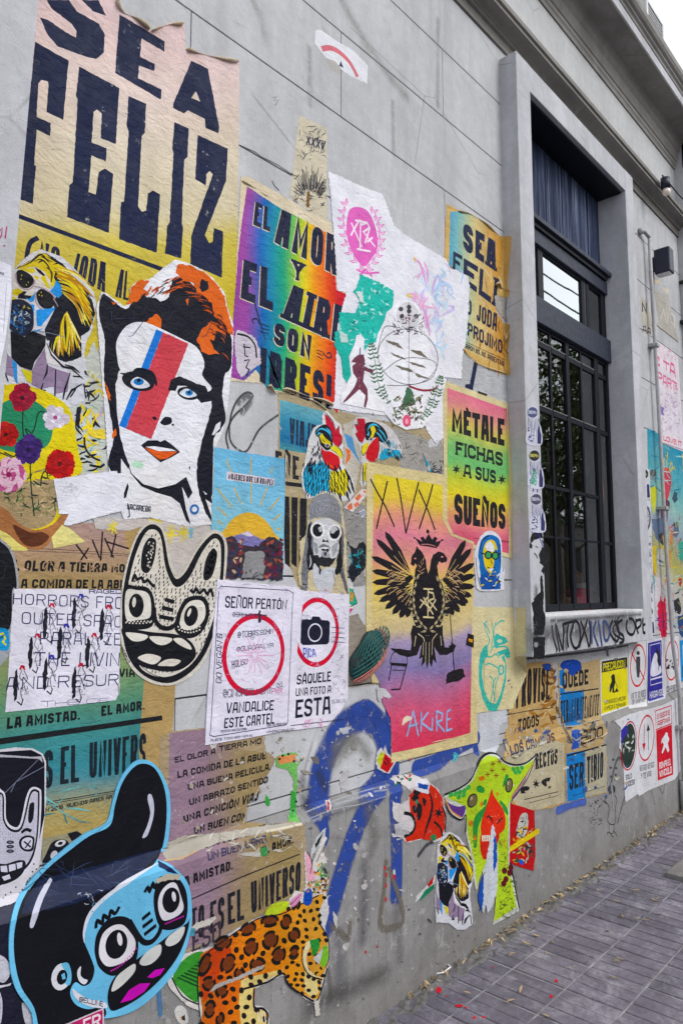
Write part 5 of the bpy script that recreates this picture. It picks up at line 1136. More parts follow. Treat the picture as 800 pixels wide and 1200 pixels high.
for st in ("445,90 510,175", "520,110 475,180 465,190", "540,62 590,185", "600,15 590,180", "612,52 665,168", "680,25 650,165", "625,75 755,115"): A.l('marker_tag', st, 9, '271c26')
A.scrib('abrasion', (80, 170, 740, 250), 18, 6, ['b89c84', 'a08468'], 60, .15)
A.c = (0, 780, 3.8095)
A.t('lettering', "33,232 357,198 357,240 30,283", "LA AMISTAD.", '14161d', .24); A.t('lettering', "452,180 645,155 645,196 452,226", "EL AMOR,", '14161d', .24)
A.p('printed_rule', "-40,330 722,222 724,243 -40,358", '14181d')
A.t('lettering', "195,380 238,374 234,542 196,548", "S", '14202a', .19); A.t('lettering', "272,364 352,350 352,518 268,530", "EL", '14202a', .15); A.t('lettering', "400,344 652,300 648,470 398,502", "UNIVERS", '14202a', .15)
A.l('thin_rule', "190,612 520,558", 3, '14202a'); A.l('thin_rule', "190,622 520,566", 2, '14202a'); A.t('lettering', "180,640 500,575 500,592 180,660", "ION 2016  BUENOS AIRES AR", '14202a', .2)
A.scrib('scratches', (200, 540, 430, 700), 12, 5, ['4f9aa0', '6fb0b0', '357a80'], 120, .1)
A.build()
A = Art('poster', 'white sheet in thin type reading HORRORS FROM OUTER SPACE with scribbled figures', 'poster', 2, (0, 620, 5), mat='clean')
A.paper("80,350 400,350 718,356 706,560 700,740 697,900 695,965 672,1002 400,1035 30,1072 45,900 62,600", 'd5d4e2', rough=.8)
TH = '26285a'
for q, s_ in (("78,376 718,398 716,470 74,440", "HORRORS FRO"), ("128,485 715,508 710,578 125,556", "OUTER SPAC"), ("235,600 706,610 705,682 232,676", "PARALYZE"), ("205,720 702,724 695,804 202,802", "THE LIVIN"), ("40,868 695,848 690,915 35,945", "AND RESUR"), ("238,1008 640,988 640,1012 238,1044", "THE DE")): A.t('lettering', q, s_, TH, .095, gap=.22)
A.t('lettering', "520,352 712,352 712,380 520,378", "RAGED", TH, .2)
for x, y, c_ in ((300, 440, 'b0283c'), (470, 385, '3a3aa0'), (632, 450, 'b0283c'), (215, 618, 'b0283c'), (385, 560, '3a3aa0'), (548, 615, 'b0283c'), (128, 805, 'b0283c'), (300, 742, '3a3aa0'), (470, 790, 'b0283c')):
    A.p('figure_shade', [(x-40, y+30), (x-28, y+10), (x-22, y+60), (x-30, y+190), (x-45, y+205), (x-52, y+120)], '181a26', rough=4, step=14)
    A.p('figure_hair', [(x-16, y+16), (x-6, y-8), (x+14, y-6), (x+22, y+22), (x+10, y+18), (x, y+4), (x-6, y+22)], c_, rough=2, step=7)
    A.l('figure_line', [(x, y+20), (x-14, y+60), (x+8, y+95), (x-8, y+140), (x+4, y+200)], 3, '2a2a3c', sm=1); A.l('figure_line', [(x+10, y+22), (x+32, y+70), (x+12, y+105), (x+26, y+150)], 3, '2a2a3c', sm=1); A.l('figure_line', [(x-28, y+205), (x-4, y+225), (x+6, y+190)], 6, '1c1c28'); A.scrib('figure_line', (x-20, y+40, x+36, y+180), 16, 2, ['3a3a4c', '6a6a80'], 24)
A.scrib('pen_line', (150, 400, 560, 640), 14, 2, ['4a4a70', '7a7aa0'], 90, 1.2, False); A.curl("695,900 694,965 670,1004", 22, 'd8d7e4', 'c4beb0', inward=(-1, .3)); A.build()
A = Art('creature_sticker', 'black rounded sticker edge with blue and yellow corner at the far left', 'sticker', 3, (0, 620, 5)); A.paper("-60,40 10,65 60,110 95,200 110,345 78,360 60,600 50,740 -60,770", '9aa0aa', sm=1); A.p('print', "-60,55 5,78 50,120 82,205 96,340 70,360 55,580 -60,600", '0d0f18', sm=1); A.p('print', "-60,590 30,582 52,620 50,700 20,712 -60,690", '2f94cf', sm=1); A.l('print', "-10,620 15,610 30,640 15,660 35,680", 9, 'd6cf3a'); A.l('print', "0,640 25,620", 6, K); A.scrib('print', (-30, 100, 60, 560), 14, 3, ['2a2e3a'], 60); A.build()
A = Art('paper_scrap', 'pink-white paper patch with yellow splashes above the monster ears', 'paper scrap', 2, (120, 600, 5), mat='worn')
A.paper("-60,30 150,40 260,40 420,45 560,70 640,90 640,110 560,230 470,360 430,390 400,300 360,100 240,80 160,110 -40,100", 'bdb8b6', rough=3)
for x, y in ((470, 120), (60, 90), (320, 50), (400, 130)):
    for i in range(8): a = i*.785+.2; A.l('yellow_splash', f"{x},{y} {x+A.rn.uniform(20,48)*math.cos(a)},{y+A.rn.uniform(25,60)*math.sin(a)}", 14, 'd3c652', taper=True)
A.p('blue_smear', "505,90 530,95 525,150 508,155", '7fb0c0', rough=3); A.build()

# small black creature
A = Art('creature_sticker', 'black card with small white cat-eared creature with one crossed-out eye at left edge', 'sticker', 4, (0, 880, 3.3333), mat='sticker')
A.paper("-40,0 60,-15 130,-10 165,10 178,40 178,200 165,320 160,380 150,450 100,510 95,570 40,600 -40,620", 'c6c4cc', rough=1)
A.p('black_card', "-40,5 120,-5 160,15 172,45 172,250 155,330 120,440 -40,470", '10121e'); A.p('highlight', "-40,10 120,22 160,20 165,45 150,30 60,25 -40,22", 'a8a8b0', rough=1)
for st in ("40,160 60,120 150,30", "0,180 60,120", "60,120 170,60"): A.l('crack', st, 2.5, '6d7286')
A.p('creature_outline', "-40,150 5,152 20,180 22,260 45,292 75,285 100,180 120,142 150,145 160,175 152,330 130,430 90,480 20,520 -40,520", 'c9c8d4', sm=1); A.p('creature_line', "-40,158 0,160 14,182 16,265 42,302 80,294 108,182 124,150 146,152 153,178 146,328 125,420 85,470 20,510 -40,510", '14161f', sm=1); A.p('creature_body', "-40,168 -2,168 8,185 10,268 40,312 84,302 114,184 128,158 142,160 146,180 140,326 118,415 80,462 20,500 -40,500", 'b9b8c8', sm=1)
for gy in range(170, 500, 11):
    for gx in range(0, 145, 10):
        x, y = gx+A.rn.uniform(-3, 3), gy+A.rn.uniform(-3, 3)
        if inside((x, y), A.pts("-40,168 -2,168 8,185 10,268 40,312 84,302 114,184 128,158 142,160 146,180 140,326 118,415 80,462 20,500 -40,500")): A.e('stipple', x, y, 1.6, 2.2, '2a2c3c', n=5)
A.p('ear_inside', "112,215 122,200 132,205 128,260 118,280 108,270", '14161f', sm=1); A.dots('ear_dots', "118,215 122,230 118,245 116,262 124,250", 2.4, 'c9c8d4')
A.p('eye_rim', "75,345 100,328 130,335 132,360 125,388 95,390 75,372", '14161f', sm=1); A.p('eye_white', "84,348 104,336 124,342 124,362 118,380 98,382 84,370", 'c4c3d2', sm=1); A.l('crossed_eye', "92,352 118,374", 5, '14161f'); A.l('crossed_eye', "118,348 96,378", 5, '14161f'); A.l('brow', "82,318 100,305 120,312", 10, '14161f', sm=1)
for y in (355, 372, 390): A.e('nose_mark', 38, y, 15, 7, '14161f'); A.e('nose_mark', 38, y, 8, 3, '6a6a7c')
A.p('mouth', "-40,440 20,440 70,425 98,432 90,470 60,500 10,520 -40,520", '14161f', sm=1); 
for st in ("0,448 25,446 28,472 2,470", "32,444 58,438 60,462 34,470", "62,436 86,432 84,452 66,460", "5,490 35,480 40,496 15,505"): A.p('tooth', st, 'c4c3d2')
A.dots('stipple', "130,440 140,460 125,470 138,490 115,495 128,510 100,520 85,540 60,530 40,550 20,560 75,555 10,575", 3.4, '14161f'); A.build()
A = Art('collage_scrap', 'dark torn paper strip with white swirls below the green poster', 'poster fragment', 2, (0, 880, 3.3333), mat='worn')
A.paper("160,345 240,325 300,310 330,330 250,400 200,440 165,430", '8f8b72', rough=2); A.p('print', "180,400 200,360 230,345 262,350 270,378 240,400 215,400 200,430 165,435", '12131c', sm=1); A.e('print', 235, 360, 22, 12, 'c4c4cc', -20); A.e('print', 235, 360, 10, 6, '12131c', -20); A.p('print', "262,322 300,312 320,325 280,352", '12131c'); A.e('print', 210, 405, 12, 18, 'b8b8c0', 30); A.build()
A = Art('poster', 'dark poster with pale curved shapes in the bottom left corner', 'poster', 1, (0, 880, 3.3333), mat='print')
A.paper("-40,560 110,500 100,700 60,760 80,900 140,1010 150,1120 -40,1120", '17192a', rough=1); A.p('print', "-40,790 10,800 35,830 40,870 10,905 -40,860", 'b7b8c4', sm=1); A.p('print', "-40,920 25,912 45,905 40,915 -20,930", 'c6c6d0'); A.l('print', "-10,930 5,980 0,1060 -20,1080", 8, 'b7b8c4', sm=1); A.p('print', "85,985 110,1000 130,1067 100,1067", 'b7b8c4', sm=1); A.p('print', "-40,600 90,560 95,640 40,670 -40,690", '3a3c4c', rough=3); A.build()

# ================================================================ purple poster over the ledge
A = Art('poster', 'faded purple and tan poster over the ledge reading ESTO ES EL UNIVERSO', 'poster', 1.5, (180, 850, 3.8095), mat='worn')
A.paper("25,60 60,30 230,10 480,-10 490,60 500,110 545,150 520,200 500,225 470,270 480,300 420,320 410,360 395,420 430,440 520,450 600,430 672,440 678,560 672,735 640,750 590,770 480,840 320,930 150,1010 100,1060 -20,1120 -40,800 -20,600 30,540", 'a08f72', rough=2)
A.p('print', "70,35 230,15 300,80 400,110 500,120 520,200 470,270 420,350 400,430 500,440 600,520 655,560 655,740 590,775 480,845 320,930 150,1000 -10,1060 -10,650 60,500", grad(A, "30,100 680,0 680,750 0,1000", [(0, '8d7688'), (.3, '8c7584'), (.52, '92805f'), (.8, '958359'), (1, '94865e')], 'u', .08), rough=2)
for q, s_ in (("92,142 275,100 275,128 94,168", "EL OLOR A"), ("290,92 480,55 478,82 292,118", "TIERRA MO"), ("104,205 500,118 498,150 106,236", "LA COMIDA DE LA ABUE"), ("150,262 522,168 520,198 152,290", "UNA BUENA PELÍCULA."), ("156,330 510,225 508,255 160,358", "UN ABRAZO SENTIDO"), ("130,404 470,292 462,335 134,434", "UNA CANCIÓN VIAJ"), ("178,455 420,380 412,418 180,486", "UN BUEN COM")):
    A.t('lettering', q, s_, '14151c', .24)
A.t('lettering', "222,515 500,440 498,475 228,550", "OÍDO DE LA LLUVIA", '3a3438', .2); A.t('lettering', "235,570 505,485 505,520 240,606", "UN BUEN LIBRO.", '3a3c5c', .2)
A.t('lettering', "475,545 622,485 622,525 478,582", "EL AMOR.", '14151c', .24); A.t('lettering', "135,675 352,600 352,642 138,718", "A AMISTAD.", '14151c', .24)
A.l('printed_rule', "160,778 400,672 650,574", 5, '1a1a22')
A.t('lettering', "165,820 225,795 222,940 165,965", "TO", '1a1c26', .15); A.t('lettering', "250,790 315,760 312,905 250,930", "ES", '1a1c26', .15); A.t('lettering', "328,752 402,722 402,865 330,890", "EL", '1a1c26', .14); A.t('lettering', "432,700 655,605 652,735 435,840", "UNIVERSO", '1a1c26', .15)
A.t('ghost_lettering', "170,925 300,870 298,960 172,1015", "ESO", '3b3140', .14)
A.p('tear', "30,560 60,520 140,490 200,485 300,480 420,460 560,440 650,432 660,445 520,475 420,495 300,520 200,560 120,600 60,605", 'a8a49a', rough=3, step=10); A.l('tear_edge', "45,605 130,590 190,560", 5, 'c9a878', sm=1); A.l('tear_edge', "500,475 600,455 660,440", 8, 'cfc6b0')
A.p('tear', "380,572 470,560 478,585 400,582", 'b4b0aa', rough=2); A.p('green_drip', "475,545 505,540 510,582 478,585", '3f8c4c', rough=3)
A.scrib('abrasion', (220, 440, 660, 560), 40, 5, ['b4b0a6', '9a948a', 'c4c0b6', '77706a'], 50, .3)
A.p('torn_flap', "160,905 190,880 230,868 272,850 278,860 250,890 200,905 165,925", 'bdb9b4', rough=2); A.p('blue_smear', "165,905 185,905 180,940 160,940", '4f8ca0', rough=2)
A.curl("30,560 90,530 150,500 195,490", 26, 'bcb6ac', '8c8474', inward=(0, 1)); A.curl("395,440 420,370 470,280", 26, 'b9b3a6', '8c8474', inward=(1, 0), turn=120)
A.build()
A = Art('collage_scrap', 'green and orange dripping torn print edge right of the purple poster', 'poster fragment', 1, (180, 850, 3.8095), mat='worn')
A.paper("548,140 580,125 635,120 660,150 640,180 640,280 630,380 650,430 640,445 605,440 600,420 620,330 625,250 600,200 560,190 545,180", '6fae5e', rough=4); A.p('print', "548,140 635,128 640,160 600,165 560,175", 'd08a5c', rough=4); A.p('print', "612,290 635,300 632,410 606,415", '3f9a44', rough=3); A.dots('print', "560,150 575,135 600,128 625,160 635,340 620,380 655,155", 6, '1c2c22'); A.build()
A = Art('paint_mark', 'small green leaf-shaped paint mark on bare wall beside the purple poster', 'graffiti', 0, (180, 850, 3.8095)); A.p('paint', "500,312 512,322 520,345 512,362 498,350", '3d9a48', sm=1); A.build()

# ================================================================ big black creature
A = Art('creature_sticker', 'huge black quiffed cartoon monster with blue outline, goggle eyes and pink tongue', 'sticker', 6, (0, 880, 3.3333), mat='sticker')
A.paper("140,1120 120,1020 60,930 35,830 35,700 60,590 110,510 180,440 260,370 330,320 410,280 435,200 460,120 500,60 545,32 600,50 640,110 660,180 660,280 645,380 620,400 612,425 650,440 700,475 735,530 745,620 740,700 715,790 680,860 620,930 560,985 500,1020 420,1040 330,1045 300,1080 280,1120", '6fb6da', sm=1, rough=.4)
A.p('quiff', "165,1120 130,1000 80,920 55,820 52,710 78,600 125,520 190,450 270,385 345,330 425,290 445,210 470,130 508,72 548,48 595,62 628,115 645,185 645,280 630,375 600,440 540,490 460,535 380,590 330,660 322,730 345,790 365,850 350,900 320,915 290,900 270,940 290,985 340,1005 400,995 405,1035 330,1050 260,1120", '0c0d15', sm=1)
A.p('ledge_sheen', "80,640 95,590 150,500 280,468 400,440 520,405 612,385 620,395 590,430 520,500 420,540 300,590 180,620", '18213c', rough=1.5, step=10)  # sky reflection along the ledge fold, put into the print colour
A.scrib('scuff', (150, 430, 590, 590), 34, 2, ['2c3a5c', '384868', '223050'], 110, .12); A.scrib('scuff', (300, 545, 460, 600), 12, 2.5, ['9aa2b0', '5a6680'], 22)
A.p('face', "322,730 330,670 380,590 470,530 560,480 610,440 640,460 690,490 715,540 730,620 725,700 700,780 660,850 600,915 540,960 470,995 410,1000 340,985 300,950 330,925 360,890 365,840 345,790", '6aaed2', sm=1)
A.l('face_edge', "612,440 520,495 420,560 350,630 325,700 325,745", 14, 'c6cbd8', sm=1, taper=True)
A.scrib('speckle', (350, 560, 600, 800), 40, 2, ['5795bc', '86c0de'], 12)
A.p('eye_rim', "365,760 375,710 410,660 460,642 505,655 530,700 535,770 520,830 480,860 430,875 385,845 368,800", '0c0d15', sm=1); A.p('eye_white', "382,770 395,715 430,682 470,675 500,700 525,745 510,800 460,830 415,838 388,810", 'c9c8d0', sm=1); A.e('pupil', 450, 752, 42, 58, '0c0d15', 14); A.e('glint', 463, 732, 10, 26, 'c9c8d0', -8)
A.p('eye_rim', "595,570 610,520 650,495 690,495 720,540 728,610 715,670 670,695 625,690 602,640", '0c0d15', sm=1); A.p('eye_white', "612,590 625,545 655,515 682,515 700,560 712,610 690,640 640,660 620,640", 'c9c8d0', sm=1); A.e('pupil', 663, 580, 34, 50, '0c0d15', 8); A.e('glint', 674, 566, 8, 20, 'c9c8d0', -8)
A.l('nose_bridge', "500,660 535,720 560,745 590,740 615,710 625,680", 18, '0c0d15', sm=1)
for a in ((550, 655, 582, 628), (552, 685, 592, 655), (558, 715, 605, 678)): A.l('nose_mark', f"{a[0]},{a[1]} {a[2]},{a[3]}", 13, '0c0d15')
A.l('brow', "370,690 375,660 395,670 400,640 420,650 428,622 445,632 462,605", 12, '0c0d15', sm=1); A.l('brow', "560,550 572,530 580,545 592,515 600,530 620,495 640,500 680,490", 12, '0c0d15', sm=1)
for i in range(13): A.dots('eye_bag', f"{430+i*8},{855-i*3-i*i*.35}", 3.2, 'c43ab0')
for i in range(9): A.dots('eye_bag', f"{642+i*8.5},{672-i*3.6}", 3.2, 'c43ab0')
A.p('mouth', "415,960 430,900 470,850 530,810 600,760 670,705 725,670 735,650 728,700 700,780 655,850 600,910 540,960 480,995 430,1010", '0c0d15', sm=1)
for st in ("430,930 450,880 490,845 522,828 520,860 480,905 445,932", "540,820 570,780 620,752 622,790 590,825 555,835", "640,745 660,715 712,682 712,710 690,745 655,760"): A.p('tooth', st, 'c0c2c0', sm=1)
A.p('tongue', "465,980 500,930 540,905 582,903 560,935 510,968", 'bf2fae', sm=0); A.p('tongue', "570,880 600,852 638,845 620,872 590,884", 'bf2fae')
A.e('ear', 235, 878, 38, 54, 'c9cbd4', 14); A.p('ear', "235,830 262,825 275,870 268,910 245,900 250,860", '6aaed2', sm=1); A.e('ear', 238, 880, 20, 30, '0c0d15', 14); A.p('ear', "235,870 248,862 252,885 240,890", '6aaed2')
A.p('sideburn', "300,850 312,838 310,870 322,885 338,892 325,908 305,895 297,870", 'c9cbd4', sm=1); A.p('jaw_line', "280,925 300,940 340,965 400,975 412,1000 350,995 300,970 282,945", 'c6c8d2', sm=1); A.t('signature', "305,955 400,975 398,995 303,975", "@EL.LINE", '16182a', .16, jit=.05)
A.p('shine', "185,500 195,495 198,510 165,580 140,650 125,686 112,682 120,640 145,570", 'b9bccc', sm=1); A.p('shine', "575,168 588,172 597,215 592,265 572,325 555,338 552,330 570,290 582,240 572,190", 'b9bccc', sm=1)
A.p('blue_tear', "612,430 640,445 690,478 650,470 615,455", '16244c'); A.p('paper_tear', "640,480 700,480 695,500 650,500 610,515 600,500", 'a8a090', rough=3, step=9)
A.build()
A = Art('sticker', 'small pink sticker with white letters half under the black monster at the bottom edge', 'sticker', 7, (0, 880, 3.3333)); A.paper("235,1070 400,1000 402,1060 400,1120 235,1120", 'c5c0cc', rough=.6); A.p('print', "240,1074 396,1006 396,1115 240,1115", 'b23468'); A.t('lettering', "320,1045 388,1018 388,1075 320,1100", "ER", 'd9cfd9', .16); A.build()

# ================================================================ leopard
A = Art('leopard_cutout', 'painted leopard cut-out with leaves, legs and patterned flank at the bottom of the wall', 'sticker', 3, (180, 980, 3.6364), mat='print')
A.paper("55,600 70,560 130,500 200,480 250,470 350,395 440,345 500,335 570,280 600,230 640,240 645,190 640,90 640,60 660,80 670,120 720,0 735,5 720,60 735,110 700,130 715,150 745,185 730,240 738,265 715,320 712,370 740,430 748,500 740,550 730,600 715,640 705,700 685,712 640,690 590,650 560,600 545,590 430,650 425,720 455,722 485,740 490,800 480,830 200,830 190,740 140,720 100,680 62,640", 'c8c6c4', rough=2)
A.p('leaf', "80,600 110,540 160,500 205,490 215,520 195,600 190,700 150,690 100,640", '3a8a34', sm=1)
for i in range(7): A.l('leaf_vein', f"{100+i*14},{600-i*10} {190},{640-i*18}", 5, '123a1c'); 
A.l('leaf_vein', "75,600 120,680 190,715", 5, K, sm=1)
A.p('leaf', "310,820 320,650 352,790 355,830", '3f9438'); A.p('leaf', "470,335 500,290 560,275 575,285 560,325 500,345", 'b0c43c', sm=1)
body = "200,500 250,470 300,440 360,400 440,350 520,335 580,300 620,290 650,275 690,250 720,245 725,260 705,320 705,370 735,430 742,500 735,550 715,600 700,690 680,695 630,670 585,640 560,600 548,575 480,610 430,640 425,730 460,730 480,760 480,830 195,830 205,740 190,640 185,570"
bx_ = A.pts(body)
A.p('body', body, grad(A, "190,450 740,240 740,700 190,830", [(0, 'b06020'), (.12, 'c4581e'), (.3, 'cf7428'), (.6, 'cf8530'), (.9, 'cf9a44')], 'u', .1), rough=1)
A.p('belly', "370,610 440,590 545,565 548,578 480,610 425,645 425,730 470,735 482,800 370,800 360,700", 'd4c07c', sm=0, rough=2, step=9); A.p('chest', "640,470 660,440 640,520 660,570 700,600 715,605 690,590 700,660 680,690 640,660", 'd6c98e', sm=0, rough=1.5, step=9)
A.p('red_wash', "200,520 250,475 300,445 330,500 290,560 250,640 215,700 195,620", 'b8421c', sm=1)
A.c = (200, 1030, 4.2105); pts_ = []
for x, y, rx, ry, an in ((165, 420, 30, 62, 20), (255, 315, 48, 32, -25), (280, 415, 36, 52, 25), (185, 515, 34, 36, 0), (248, 550, 32, 34, 0), (190, 640, 28, 45, 10), (378, 245, 44, 30, -30), (392, 335, 36, 46, 20), (485, 205, 46, 28, -8), (488, 300, 40, 48, 25), (565, 210, 28, 38, 10), (528, 375, 34, 46, 25), (605, 275, 30, 36, 15), (605, 360, 24, 34, 20), (425, 420, 40, 34, -10), (335, 465, 26, 30, 0), (615, 125, 20, 26, 10), (240, 690, 20, 34, 10)):
    pts_.append((x, y, max(rx, ry)))
    A.e('rosette', x, y, rx*.8, ry*.8, '6a351b', an, 14); n_ = 3 if rx > 30 else 2; a0 = A.rn.uniform(0, 6); ca, sa = math.cos(R(an)), math.sin(R(an))
    for k_ in range(n_):
        am_ = a0+6.28*k_/n_; sp_ = 6.28/n_/2*.82; q = [(rx*.88*math.cos(am_+sp_*t), ry*.88*math.sin(am_+sp_*t)) for t in (-1, -.6, -.2, .2, .6, 1)]
        A.l('rosette', [(x+a*ca-b*sa, y+a*sa+b*ca) for a, b in q], 13+A.rn.uniform(-2, 3), '14110e')
bx2 = [(((180+a/3.6364)-200)*4.2105, ((980+b/3.6364)-1030)*4.2105) for a, b in bx_]
for tr in range(3500):
    x, y = A.rn.uniform(130, 770), A.rn.uniform(60, 716); r = 18 if x < 560 else 13.5
    if inside((x+0, y), bx2) and all(math.hypot(x-a, y-b) > (r+c)*.98+3 for a, b, c in pts_): pts_.append((x, y, r)); A.e('spot', x, y, r*.9, r*.7, '17130f', A.rn.uniform(0, 180), 9)
A.c = (180, 980, 3.6364)
A.l('contour', "205,835 190,720 185,600 215,510 300,440 440,350 540,330 620,290 700,250", 5, K, sm=1); A.l('contour', "375,650 480,620 548,582 570,630 640,680 690,700 715,640 735,560", 7, K, sm=1); A.l('contour', "425,645 425,725 460,732 482,755 480,800", 8, K, sm=1); A.l('contour', "705,320 705,370 738,430 744,510 730,560", 5, K, sm=1)
for x in (440, 455, 468): A.l('claw', f"{x},745 {x+6},790", 4, 'd8d4c8')
A.p('head_marks', "640,470 655,445 680,440 650,500 655,560 680,590 710,600 690,598 650,585 632,530", 'd6cda6', sm=1); A.l('head_marks', "630,470 632,540 660,590 715,610", 5, K, sm=1)
A.p('leaf', "660,440 700,435 705,470 690,500 675,510", '2f8a3c'); A.p('leaf', "715,470 735,460 742,510 730,550 712,560 705,530", '74b53c'); A.p('leaf_gap', "695,500 718,470 712,510 700,545 675,520", 'b8bcc0'); A.l('head_marks', "690,590 720,570 715,555", 8, 'cf9a3c', sm=1)
A.p('blue_flower', "635,260 640,235 660,218 672,240 670,280 650,295 635,280", '274fb0', sm=1); A.dots('blue_flower_dots', "645,250 658,245 650,270 662,270", 3, '0f1c4c')
A.p('pink_petal', "575,280 600,255 628,240 620,270 590,300", 'c98ab0', sm=1); A.l('pink_petal', "580,290 620,250", 3, K); A.p('pink_petal', "645,70 665,90 668,130 685,150 680,180 655,190 648,150", 'd8a0b4', sm=1); A.l('contour', "650,65 672,110 662,160", 4, K, sm=1); A.l('contour', "690,110 730,20 715,70", 4, K)
A.scrib('leaf_detail', (680, 110, 740, 240), 36, 8, ['3f8a3c', '5a9a44', '14181c', '8a5a2c', 'd8a040', 'b4c8b4'], 18); A.scrib('fringe', (650, 190, 720, 240), 24, 5, ['c98a2c', '15120f', 'd8a848'], 16)
A.p('scrape', "230,665 260,630 340,600 430,560 470,545 460,565 380,600 300,630 250,660", 'a09c98', rough=3, step=10)
A.p('torn_edge', "720,340 700,320 712,290 740,250 735,300", 'c4c4c8', rough=3, step=8); A.p('torn_tip', "680,695 700,700 705,760 685,765", 'c8c8c4', rough=2)
A.build()
A = Art('paper_scrap', 'small white torn paper piece on the wall left of the leopard', 'paper scrap', 1, (180, 980, 3.6364)); A.paper("90,735 115,720 140,745 145,790 120,800 95,775", 'bdbdbc', sm=1, rough=2); A.p('mark', "118,768 132,760 135,785 120,782", '2a2622'); A.p('mark', "112,770 120,768 120,785", 'b8863c'); A.build()

# ================================================================ eagle poster, METALE poster, heart
A = Art('poster', 'tall poster reading MÉTALE FICHAS A SUS SUEÑOS in pink, green and yellow ink', 'poster', 2.5, (420, 440, 4), mat='print')
A.paper("390,22 700,132 720,500 718,860 540,810 400,780 396,400", 'd3c79c', rough=.5)
A.p('print', "412,58 692,158 703,500 700,835 412,760", grad(A, "412,55 692,155 700,835 412,760", [(0, 'd9738f'), (.10, 'd98a90'), (.24, 'c9c05c'), (.38, '7fbf74'), (.50, '6dbb74'), (.60, 'b9c848'), (.72, 'd8ca40'), (.84, 'd9a070'), (.94, 'd97888'), (1, 'd0607a')]))
A.t('lettering', "434,152 680,205 680,332 434,262", "MÉTALE", '1c1a20', .235, gap=.07); A.t('lettering', "452,308 672,362 672,428 452,372", "FICHAS", '1f2a26', .24, .8); A.t('lettering', "490,415 525,422 525,484 488,474", "A", '1f2a26', .22, .8); A.t('lettering', "545,425 640,445 640,508 543,488", "SUS", '1f2a26', .24, .5)
A.t('lettering', "445,552 685,605 685,722 445,695", "SUEÑOS", '1c1a20', .24, gap=.06)
def star(A, part, cx, cy, r, c_): A.p(part, [(cx+(r if i % 2 == 0 else r*.38)*math.sin(i*math.pi/6+.2), cy-(r if i % 2 == 0 else r*.38)*1.15*math.cos(i*math.pi/6+.2)) for i in range(12)], c_)
star(A, 'star', 455, 440, 22, '1f2a26'); star(A, 'star', 668, 488, 22, '1f2a26'); A.l('printed_rule', "535,762 700,782", 2.5, '7a3a44'); A.l('printed_rule', "640,770 700,778", 2.5, '7a3a44')
A.p('tape_stub', "555,72 600,88 598,98 556,84", '2e2720'); A.build()

A = Art('poster', 'large poster with black two-headed crowned eagle over yellow, pink and violet ink, XVX above', 'poster', 3, (420, 560, 4), mat='print')
A.paper("35,-75 390,-15 410,0 412,200 440,262 538,300 535,600 545,1000 555,1240 300,1300 150,1335 152,1250 150,1120 110,1050 105,960 60,960 32,700 34,300", 'cfc294', rough=1)
A.p('print', "68,-20 390,35 392,195 430,270 533,310 535,400 528,700 520,1195 300,1260 152,1290 152,1220 148,1130 108,1050 95,960 60,900 62,400", grad(A, "60,-20 530,20 530,1210 60,1310", [(0, 'd9cc45'), (.10, 'd9c048'), (.16, 'd8977c'), (.24, 'd07f94'), (.32, 'd9988a'), (.40, 'd9c060'), (.50, 'd0c080'), (.60, 'c4b48e'), (.64, '9d8fb0'), (.74, '8077a8'), (.82, 'ad6a90'), (.9, 'cb5a78'), (1, 'cf4a64')]), rough=1)
for st in ("52,5 80,60 125,140 165,230", "132,15 110,110 80,240", "175,0 195,100 218,260", "278,20 250,130 218,262", "345,30 320,120 280,240", "278,55 320,150 355,245"): A.l('hand_numeral', st, 9, '2a1f20', sm=1, taper=False)
EB = '17131a'
# crown
A.p('crown', "260,280 275,288 295,300 285,280 300,275 308,290 325,262 342,290 352,275 366,282 358,302 385,292 372,318 360,330 322,322 285,318 272,300", EB); A.p('crown', "318,262 312,250 320,238 328,250 326,262", EB); A.l('crown_gap', "290,312 325,312 358,322", 3, 'c98088', sm=1); A.e('crown', 258, 282, 5, 5, EB); A.e('crown', 388, 292, 5, 5, EB)
# heads
A.p('eagle_head', "243,385 240,405 255,415 262,400 270,412 262,430 258,460 270,520 290,560 360,560 375,500 368,440 365,410 375,390 385,400 410,392 412,375 395,352 370,345 345,360 335,390 330,430 322,450 315,420 312,385 295,350 275,330 270,318 262,345 248,362", EB, sm=0, rough=1.2, step=8)
A.e('eagle_eye', 262, 378, 5, 4, 'd98a90'); A.e('eagle_eye', 388, 370, 5, 4, 'd98a90')
for i in range(16): A.l('plume_mark', [(285+A.rn.uniform(-14, 25), 370+i*9), (290+A.rn.uniform(-14, 25), 384+i*9)], 3, 'c9a080', taper=True)
# body + tail
A.p('eagle_body', "262,470 300,450 335,450 372,470 395,520 400,600 385,680 350,720 320,740 290,720 258,680 245,600 250,520", EB, sm=1)
A.p('leg', "250,690 290,700 315,730 300,770 285,790 270,830 230,840 190,830 150,805 148,798 195,802 240,808 245,770 240,730", EB, sm=0, rough=1, step=9); A.p('leg', "390,690 350,700 325,730 350,790 375,830 410,830 445,810 446,780 430,795 400,795 392,740", EB, rough=1, step=9)
A.p('tail', "300,740 340,740 352,800 362,870 345,850 340,890 326,860 318,895 310,860 290,885 296,840 280,850", EB)
A.l('leg_mark', "275,730 300,750 305,770", 4, 'c8bd9c', sm=1); A.l('leg_mark', "365,730 345,755 342,772", 4, 'c8bd9c', sm=1); A.l('leg_mark', "265,740 258,790", 4, 'c8bd9c'); A.l('leg_mark', "380,740 385,785", 4, 'c8bd9c')
for x, L_ in ((300, 60), (312, 95), (328, 95), (342, 60)): A.l('tail_mark', f"{x},{770} {x-2},{770+L_}", 3, 'c8bd9c')
